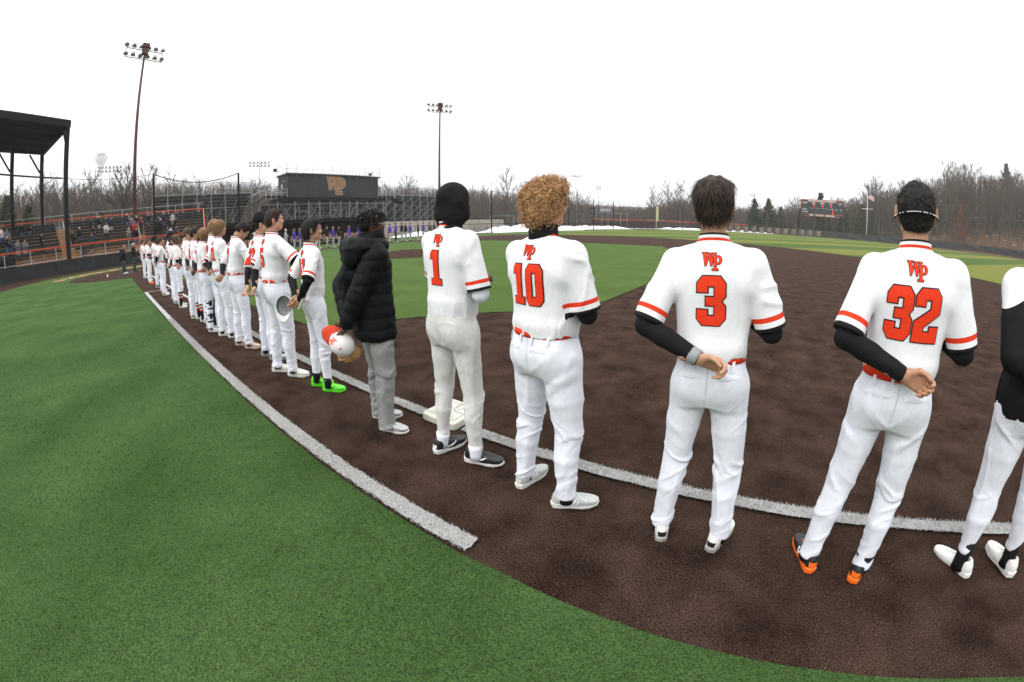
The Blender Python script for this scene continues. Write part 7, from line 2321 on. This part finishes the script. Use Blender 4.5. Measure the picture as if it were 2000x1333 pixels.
    for i in range(3):
        tr, cr = spruce(40 + i, 10, 2.9); S.append((tr.mesh('trunk', bk2), cr.mesh('crown', g1 if i != 1 else g2)))
    for i, (az, D, el, w, lab) in enumerate(((89.35, 152, 4.0, 1.3, 'pointed dark spruce left of the scoreboard, first of three'), (87.4, 155, 4.1, 1.35, 'pointed dark spruce left of the scoreboard, second of three'), (85.7, 154, 3.1, 1.2, 'short olive spruce left of the scoreboard, third of three'),
                                 (83.0, 156, 3.0, 1.25, 'dark spruce behind the left edge of the scoreboard'), (80.2, 166, 5.2, 1.3, 'spruce whose tip rises above the scoreboard'), (77.0, 158, 3.6, 1.2, 'dark spruce behind the right edge of the scoreboard'), (74.6, 156, 4.0, 1.25, 'olive spruce left of the flagpole'), (73.1, 158, 3.0, 1.1, 'low olive spruce right of the flagpole'),
                                 (-167.8, 88, 7.0, 1.5, 'tall olive pine seen through the grandstand columns'), (-170.2, 92, 5.8, 1.3, 'second olive pine behind the grandstand'), (56.0, 205, 9.6, 1.1, 'dark pine top on the skyline of the slope at the right'))):
        a = math.radians(az); x, y = 29.7 + D * math.cos(a), -2.1 + D * math.sin(a); hh = 1.65 + D * math.tan(math.radians(el)) - hill(x, y)
        t = thing('spruce_tree', lab, 'tree', (x, y, hill(x, y) - .1), i * 1.3); s_ = hh / 10; t.scale = (max(s_, .6) * w * .9, max(s_, .6) * w * .9, s_)
        obj('trunk', S[i % 3][0], t); c = obj('crown', S[i % 3][1], t)
        if 'olive' in lab: override(c, g2)
    # the wood behind, one mass of slender stems and twigs
    V, F = [], []
    def stick_(p, q, r0, r1):
        d = (q - p).normalized(); s2 = d.cross(Vector((rg.gauss(0, 1), rg.gauss(0, 1), .1))).normalized(); s3 = d.cross(s2)
        i0 = len(V)
        for c, r_ in ((p, r0), (q, r1)):
            for k in range(3):
                t = k * 2.094; V.append(tuple(c + s2 * (r_ * math.cos(t)) + s3 * (r_ * math.sin(t))))
        for k in range(3): F.append((i0 + k, i0 + (k + 1) % 3, i0 + 3 + (k + 1) % 3, i0 + 3 + k))
    def el_at(az):
        T = [(198, 7.4), (180, 7.6), (165, 7.2), (150, 6.0), (135, 5.2), (120, 4.2), (112, 2.7), (105, 2.3), (100, 3.6), (95, 2.9), (88, 2.8), (80, 3.8), (72, 6.0), (62, 8.4), (45, 9.2)]
        for (a, e1), (b, e2) in zip(T[:-1], T[1:]):
            if a >= az >= b: return e1 + (e2 - e1) * (a - az) / (a - b)
        return 6
    for k in range(8500):
        az = rg.uniform(45, 198); D = rg.uniform(150, 290) if az > 76 else rg.uniform(165, 245)
        a = math.radians(az); x, y = 29.7 + D * math.cos(a), -2.1 + D * math.sin(a); z0 = hill(x, y)
        top = 1.65 + D * math.tan(math.radians(el_at(az) * rg.uniform(.55, .97))); hh = max(4, top - z0)
        p = Vector((x, y, z0)); q = Vector((x + rg.gauss(0, .5), y + rg.gauss(0, .5), z0 + hh)); stick_(p, q, .20, .07)
        for b in range(13):
            u = rg.uniform(.25, .98); s0 = p.lerp(q, u); L = hh * rg.uniform(.12, .26)
            e_ = s0 + Vector((rg.gauss(0, 1), rg.gauss(0, 1), rg.uniform(.5, 1.8))).normalized() * L; stick_(s0, e_, .065, .03)
    o = obj('distant_wood', mesh_np('distant_wood', V, np.array(F, dtype=np.int32), [mat('wood_mass', (.082, .062, .050), .95, noise=(.05, .25))]))
    o['kind'] = 'stuff'
    V, F = [], []
    for k in range(9000):
        az = rg.uniform(45, 198); D = rg.uniform(150, 200) if az < 120 else rg.uniform(95, 160)
        a = math.radians(az); x, y = 29.7 + D * math.cos(a), -2.1 + D * math.sin(a)
        if -60 < x < -20 and -5 < y < 80: continue
        z0 = hill(x, y); p = Vector((x, y, z0)); q = p + Vector((rg.gauss(0, .9), rg.gauss(0, .9), rg.uniform(1.2, 3.4))); stick_(p, q, .05, .02)
    o = obj('underbrush', mesh_np('underbrush', V, np.array(F, dtype=np.int32), [mat('brush', (.085, .060, .044), .95, noise=(.2, .4))]))
    o['kind'] = 'stuff'
    # far wooded ridge that closes the horizon
    V, F = [], []; n = 220
    for j in range(4):
        for k in range(n):
            a = 2 * math.pi * k / n; D = 430 + j * 60
            hh = (0, 9 + 2.5 * math.sin(k * .37) + 1.5 * math.sin(k * 1.3), 13 + 2.0 * math.sin(k * .21), 13)[j]
            x, y = 29.7 + D * math.cos(a), -2.1 + D * math.sin(a); V.append((x, y, hill(x, y) + hh - (.5 if j == 0 else 0)))
    for j in range(3):
        for k in range(n): F.append((j * n + k, (j + 1) * n + k, (j + 1) * n + (k + 1) % n, j * n + (k + 1) % n))
    o = obj('far_ridge', mesh_np('far_ridge', V, F, [mat('ridge_wood', (.115, .10, .09), .95, noise=(.05, .3))], True)); o['kind'] = 'structure'

def haze(den=.00042):
    mb = MB(); lo, hi = (-1040, -760, -2.0), (800, 800, 212.0)
    mb.box([(a + b) / 2 for a, b in zip(lo, hi)], [b - a for a, b in zip(lo, hi)])
    m = bpy.data.materials.new('air'); m.use_nodes = True; n, l = m.node_tree.nodes, m.node_tree.links
    n.remove(n['Principled BSDF'])
    pv = n.new('ShaderNodeVolumePrincipled'); pv.inputs['Color'].default_value = (.93, .95, .97, 1); pv.inputs['Density'].default_value = den; pv.inputs['Anisotropy'].default_value = .0
    l.new(pv.outputs[0], n['Material Output'].inputs['Volume'])
    o = mb.build('haze', m); o['kind'] = 'stuff'

# ------------------------------------------------------------------ the rest of the line, the other team, officials, spectators
def line_players():
    wh = dict(mats=(MT['shoe_white'], MT['sole_white'], MT['lace_white'])); bk = dict(mats=(MT['shoe_black'], MT['sole_white'], MT['lace_white']))
    og = dict(mats=(MT['shoe_orange'], MT['shoe_orange'], MT['lace_white']))
    def hr(m, **k):
        d = dict(m=m, thick=.014, nape=-.06, side=-.015, rough=.006, freq=40, strands=dict(n=700, length=.03, seed=3, mode='down', width=.003, lift=.6, spread=.6)); d.update(k); return d
    afro = dict(thick=.045, nape=-.06, rough=.012, freq=34, bulk=[((0, -.03, .06), (.12, .12, .10))])
    Rh = dict(w=(.12, .27, 1.34), hint=(.6, .1, -1), d=(-.35, .35, .85), n=(-.8, -.2, -.1), th=(-.1, -.6, .8), curl=.35)
    L = [ # x, height, number, hair, shoes, extras, label
     (6.6, 1.86, '28', hr('dark'), wh, {}, 'last player of the line, nearest to the umpires'),
     (8.7, 1.84, '14', hr('dark'), wh, {}, 'dark haired player, second from the umpires'),
     (10.3, 1.85, '20', hr('brown'), og, {}, 'brown haired player in orange shoes near the end of the line'),
     (12.3, 1.90, '15', hr('black', **afro), bk, {}, 'player with a big black afro and black shoes'),
     (14.1, 1.80, '12', hr('dark'), wh, {}, 'shorter dark haired player right of the big afro'),
     (15.2, 1.80, '17', hr('black'), wh, dict(R=BACKR), 'black haired player with both hands behind his back'),
     (16.75, 1.92, '25', hr('black', **dict(afro, thick=.034)), wh, {}, 'tall player with curly black hair in the middle of the line'),
     (17.5, 1.80, '13', hr('black'), wh, dict(high_collar=True), 'player with a black collar up to his jaw beside the tall curly one'),
     (18.45, 1.79, '21', hr('brown', thick=.008), wh, dict(knick=.40, bulk=1.05, tight=.0), 'player in knee length trousers with black socks and orange stripes'),
     (19.6, 1.93, '24', hr('brown'), wh, {}, 'tall brown haired player standing with his head high'),
     (20.25, 1.90, '27', hr('brown', thick=.018), wh, {}, 'brown haired player half hidden by the tall one'),
     (20.8, 1.88, '2', hr('black', thick=.02), wh, dict(knick=.36, under=(True, False)), 'black haired player with bare forearm and striped knee socks'),
     (21.35, 1.84, '22', hr('black'), wh, dict(high_collar=True), 'black haired player in a black neck warmer'),
     (21.95, 1.84, '4', hr('sandy', thick=.008), wh, dict(catcher=True, bulk=1.08), 'catcher with strapped shin guards'),
     (22.35, 1.95, '38', hr('sandy', thick=.02), wh, {}, 'tall fair haired player behind the long haired number 31'),
    ]
    for i, (x, H, num, hair, sh, ex, lab) in enumerate(L):
        ex = dict(ex); cat = ex.pop('catcher', False); bulk = ex.pop('bulk', rng.uniform(.94, 1.08))
        y = -.36 + .06 * math.sin(i * 2.3); w = .15 + .02 * (i % 3)
        ex.setdefault('R', CHESTR if i % 3 else Rh)
        az = 86 + rng.uniform(-6, 6); a = math.radians(az - 90)
        near = x > 17
        root, r = player(lab, ((x - w * math.cos(a), y - w * math.sin(a)), (x + w * math.cos(a), y + w * math.sin(a))), az, H, bulk, ('fair', 'tan', 'fair', 'brown', 'warm')[i % 5],
                         number=num, res=.0115 if near else .0145, seed=100 + 7 * i, hair=hair, shoes=sh, head=(-.25 - .2 * rng.random(), rng.uniform(-.02, .25), 0), toes=(-.4, -.7), group=LN, **ex)
        if cat:
            for s_ in (-1, 1):
                kn, an = r.knee[s_], r.ank[s_]
                for q, t in enumerate((.0, .22, .48, .74)):
                    c = kn.lerp(an, t); mb = MB(); mb.lathe([(.070 - .012 * t, -.016), (.078 - .012 * t, -.012), (.078 - .012 * t, .012), (.070 - .012 * t, .016)], tuple(c), 16); mb.build('guard_strap', MT['black_paint'], root, True)
                mb = MB()
                for t in (0, .5): 
                    c = kn.lerp(an, t) + Vector((s_ * .072, 0, 0)); mb.box(tuple(c), (.016, .06, .09))
                mb.tube([tuple(kn + Vector((0, .075, .08))), tuple(kn + Vector((0, .09, 0))), tuple(kn.lerp(an, .5) + Vector((0, .075, 0))), tuple(an + Vector((0, .07, .03)))], [.05, .065, .05, .045], 10)
                mb.build('shin_guard', MT['black_paint'], root, True)

def crowd_templates():
    T = []
    cols = dict(skin=SK['fair'], top=CL['black'], leg=CL['greypants'], hair=HR['dark'])
    poses = [dict(L=HANGL, R=dict(w=(.06, .20, 1.28), hint=(.9, -.3, -.7), d=(-.8, .1, .4), n=(0, -1, 0), th=(.3, 0, .9), curl=.2)),
             dict(L=dict(w=(-.03, .22, 1.12), hint=(-1, -.2, -.5), d=(.7, .1, .1), n=(0, -1, 0), th=(0, 0, 1), curl=.5), R=dict(w=(.05, .23, 1.16), hint=(1, -.2, -.5), d=(-.7, .1, .1), n=(0, -1, 0), th=(0, 0, 1), curl=.5)),
             dict(L=HANGL, R=HANGR)]
    for i, ps in enumerate(poses):
        for puff in (.004, .030):
            root = bpy.data.objects.new('person', None); link(root)
            r = Rig(1.76, 1.0 if puff < .01 else 1.04, ps['L'], ps['R'], ((-.12, 0, .2), (.12, 0, -.2)), (0, .02, 0))
            obj('body', make_body(r, cols['skin'], .021), root)
            obj('jacket', make_jersey(r, cols['top'], .018, i * 5, puff=puff, long=True, hem=.93 if puff < .01 else .86, name='jacket', collar=puff < .01), root)
            obj('trousers', make_pants(r, cols['leg'], .018, i * 7, cut=.06), root)
            V, Q, N = shell_hair(r, cols['hair'], .014, dict(thick=.014, nape=-.06, rough=.004), i)
            obj('hair', mesh_np('hair', V, Q, [cols['hair']], True), root)
            for s_ in (-1, 1):
                a = r.foot[s_]; mb = MB(); mb.tube([(a[0], a[1] - .08, .045), (a[0], a[1], .055), (a[0], a[1] + .10, .045), (a[0], a[1] + .16, .035)], [.035, .042, .044, .030], 8)
                mb.v = [(x, y, max(z, .004)) for x, y, z in mb.v]
                mb.build('shoe', MT['shoe_white'], root, True)
            T.append(root)
    return T

def far_people():
    line_players()
    T = crowd_templates(); used = [False] * len(T)
    tops = {}
    def cm(key, c):
        if key not in tops: tops[key] = cloth('cloth_' + key, c, weave=200)
        return tops[key]
    def person(ti, x, y, z, az, H, top, leg, hair, label, group, skin_='fair', shoe=None, wd=1.0):
        root = T[ti]
        if used[ti]:
            root = dup(T[ti])
        used[ti] = True
        root.location = (x, y, z); root.rotation_euler = (0, 0, math.radians(az - 90)); k = H / 1.76; root.scale = (k * wd, k * wd, k)
        for key in ('label', 'group', 'category'):
            pass
        props(root, label, 'person', group)
        for c in root.children:
            n = c.name.split('.')[0]
            if n == 'body': override(c, SK[skin_])
            elif n == 'jacket': override(c, top)
            elif n == 'trousers': override(c, leg)
            elif n == 'hair': override(c, HR[hair])
            elif n == 'shoe' and shoe: override(c, shoe)
        return root
    jeans = cm('denim', (.06, .10, .19)); dk = cm('charcoal', (.03, .032, .036)); blk = CL['black']
    # two umpires
    person(1, .55, -1.25, .004, 70, 1.76, blk, cm('umpire_grey', (.055, .058, .062)), 'dark', 'umpire in black jacket and grey trousers, the one farther left by home plate', 'umpires at home plate', shoe=MT['shoe_white'], wd=1.22)
    person(0, -.75, -.45, .004, 72, 1.80, blk, cm('umpire_grey', (.055, .058, .062)), 'grey', 'bald umpire in black jacket beside the end of the players line', 'umpires at home plate', shoe=MT['shoe_black'], wd=1.15)
    # opposing team on the third base line
    G = 'visiting players lined up along the third base line'
    pu, gj = CL['purple'], cm('hooded_grey', (.055, .060, .058))
    O = [(11.6, 1.84, cm('pale_grey_top', (.3, .31, .32)), 'grey haired visiting coach in a pale top, leftmost of the far line', 'grey'), (12.3, 1.84, pu, 'visiting player in purple, first one left of player 41', 'brown'), (12.9, 1.82, pu, 'visiting player in purple, closest on the left of player 41', 'sandy'),
         (14.8, 1.82, pu, 'visiting player mostly hidden behind the head of player 41', 'dark'), (15.5, 1.88, blk, 'visiting player in black jacket, first one right of player 41', 'dark'), (16.1, 1.80, pu, 'visiting player in purple between two in black', 'sandy'),
         (16.8, 1.82, blk, 'visiting player in black jacket next to two in purple', 'dark'), (17.9, 1.84, pu, 'visiting player in purple with grey hood, left of the one bowing', 'brown'), (18.9, 1.82, pu, 'visiting player in purple bowing beside the braided hair', 'dark'),
         (20.4, 1.82, blk, 'visiting player hidden by the braided hair', 'dark'), (22.7, 1.78, pu, 'visiting player in purple peeking out right of the braided hair', 'dark'), (23.4, 1.88, pu, 'visiting coach in purple with black trousers', 'dark'),
         (24.1, 1.90, blk, 'tall visiting player in black jacket right of the purple coach', 'dark'), (24.7, 1.80, blk, 'shorter visiting player in black jacket and white shoes', 'dark'), (25.4, 1.82, pu, 'visiting player in purple between black and grey jackets', 'brown'),
         (26.4, 1.74, gj, 'short visiting player in grey jacket, left one', 'dark'), (27.1, 1.84, pu, 'last visiting player in purple before the balaclava', 'dark'), (28.2, 1.78, gj, 'visiting player in grey jacket close to the balaclava', 'dark'), (28.9, 1.82, gj, 'visiting player in grey jacket, rightmost and half hidden', 'dark')]
    for i, (y, H, top, lab, hr) in enumerate(O):
        person((0, 2, 0, 4)[i % 4], -1.25 + .1 * math.sin(i * 1.7), y, .010, 66 + rng.uniform(-6, 6), H, top, blk if 'black trousers' in lab else CL['greypants'], hr, lab, G, ('fair', 'tan')[i % 2])
    # spectators, who stand on the rows
    C = dict(white=(.62, .60, .62), grey=(.13, .135, .145), black=(.012, .012, .014), navy=(.018, .026, .055), jeansb=(.05, .08, .16), maroon=(.12, .008, .022), teal=(.03, .05, .075), brown=(.16, .14, .115), cream=(.42, .40, .37), lgrey=(.40, .41, .43), red=(.4, .02, .03))
    S = [(-17.23, -13.08, 3.00, 1.75, 'white', 'd', 'brown', 'spectator in a white and purple jacket at the left edge'), (-16.68, -12.39, 2.67, 1.86, 'grey', 'd', 'dark', 'spectator in grey sweater by the left edge handrail'), (-18.03, -13.2, 3.33, 1.76, 'black', 'k', 'dark', 'spectator in black high up at the left edge'),
         (-15.13, -12.05, 2.01, 1.80, 'black', 'd', 'grey', 'spectator in black coat near the left edge, low row'), (-15.22, -11.83, 2.01, 1.66, 'navy', 'd', 'brown', 'short spectator in navy behind the man in the black coat'), (-14.72, -10.99, 1.68, 1.72, 'grey', 'g', 'dark', 'spectator in patterned grey above the black table, left one'),
         (-14.96, -10.34, 1.68, 1.66, 'grey', 'g', 'dark', 'spectator in patterned grey above the black table, right one'), (-18.78, -11.21, 3.33, 1.70, 'black', 'd', 'sandy', 'spectator in black with jeans on the top row, left of the pair'), (-19.0, -10.49, 3.33, 1.73, 'black', 'd', 'dark', 'spectator in black with jeans on the top row, right of the pair'),
         (-16.22, -8.86, 2.01, 1.72, 'black', 'k', 'dark', 'lone spectator in a long black coat between two columns'), (-16.86, -5.76, 2.01, 1.64, 'black', 'k', 'dark', 'spectator in dark clothes just right of the front column'), (-17.74, -5.11, 2.34, 1.66, 'black', 'd', 'grey', 'grey haired spectator in black with a pale scarf'),
         (-16.34, -3.80, 1.68, 1.62, 'teal', 'k', 'dark', 'spectator in dark teal at the end of a low row'), (-19.47, -3.89, 3.0, 1.76, 'black', 'k', 'dark', 'spectator in black seen against the snowy wood'), (-17.93, -3.66, 2.34, 1.62, 'black', 'k', 'brown', 'spectator in black behind the one in teal'),
         (-20.34, -3.05, 3.33, 1.72, 'black', 'g', 'grey', 'white haired spectator in a black jacket on the top row'), (-18.05, -2.28, 2.34, 1.80, 'cream', 'k', 'dark', 'spectator in a black and white patterned coat'), (-19.66, -1.69, 3.0, 1.78, 'navy', 'l', 'dark', 'spectator in navy with light grey trousers by the steps'),
         (-20.53, .13, 3.33, 1.70, 'navy', 'd', 'grey', 'white haired spectator in navy just right of the steps'), (-18.98, .56, 2.67, 1.76, 'jeansb', 'k', 'grey', 'grey haired spectator in a blue coat beside the navy one'), (-16.62, .06, 1.68, 1.80, 'brown', 'd', 'sandy', 'spectator in a grey brown coat low beside the steps'),
         (-16.64, .87, 1.68, 1.66, 'black', 'd', 'sandy', 'fair haired spectator with a pale shirt under a dark coat'), (-19.76, 1.25, 3.0, 1.72, 'black', 'k', 'dark', 'spectator in black left of the maroon jacket'), (-18.98, 1.59, 2.67, 1.86, 'maroon', 'k', 'dark', 'spectator in a maroon jacket and blue cap'),
         (-19.73, 2.54, 3.0, 1.88, 'black', 'd', 'dark', 'tall spectator in black with jeans right of the maroon jacket'), (-18.9, 3.55, 2.67, 1.76, 'navy', 'k', 'brown', 'spectator in navy right of the net pole'), (-19.63, 4.25, 3.0, 1.86, 'navy', 'd', 'grey', 'grey haired spectator in a navy jacket on the top row by the corner'),
         (-19.52, 5.31, 3.0, 1.70, 'lgrey', 'b', 'dark', 'spectator in a light grey hooded top at the corner of the stand'), (-18.02, 4.71, 2.34, 1.70, 'black', 'k', 'dark', 'spectator in black below the light grey hooded one'), (-17.94, 5.34, 2.34, 1.74, 'black', 'k', 'brown', 'spectator in black at the very end of the seats'),
         (-18.11, 3.68, 2.34, 1.80, 'black', 'k', 'grey', 'spectator in a black coat and white cap by the net pole'), (-15.73, 4.07, 1.35, 1.82, 'navy', 'd', 'brown', 'spectator in a navy top on the lowest row, left one'), (-15.69, 4.44, 1.35, 1.76, 'white', 'l', 'dark', 'spectator in white on the lowest row'),
         (-15.62, 4.99, 1.35, 1.78, 'navy', 'd', 'dark', 'spectator in navy on the lowest row, right one'), (-18.15, 3.1, 2.34, 1.66, 'black', 'k', 'dark', 'spectator in black just left of the net pole'), (-18.2, .78, 2.34, 1.78, 'red', 'k', 'brown', 'spectator with a red top behind the blue coat')]
    legs = dict(d=jeans, k=dk, g=CL['greypants'], l=cm('light_trousers', (.32, .33, .35)), b=cm('khaki', (.30, .25, .16)))
    for i, (x, y, z, H, top, leg, hr, lab) in enumerate(S):
        person((1, 3, 5, 0, 2)[i % 5], x, y, z, 58 + rng.uniform(-12, 12), H, cm('top_' + top, C[top]), legs[leg], hr, lab, 'spectators standing in the grandstand', ('fair', 'tan', 'fair')[i % 3], (None, MT['shoe_black'])[i % 2], wd=1.25)
    for i, u in enumerate(used):
        if not u:
            for c in list(T[i].children): bpy.data.objects.remove(c)
            bpy.data.objects.remove(T[i])

# ------------------------------------------------------------------ build everything
build_ground()
blades()
grandstand()
football_side()
third_base_side()
outfield_side()
plant_trees()
near_people(); jacket_man(); edge_man()
try:
    far_people()
except NameError:
    pass
haze()
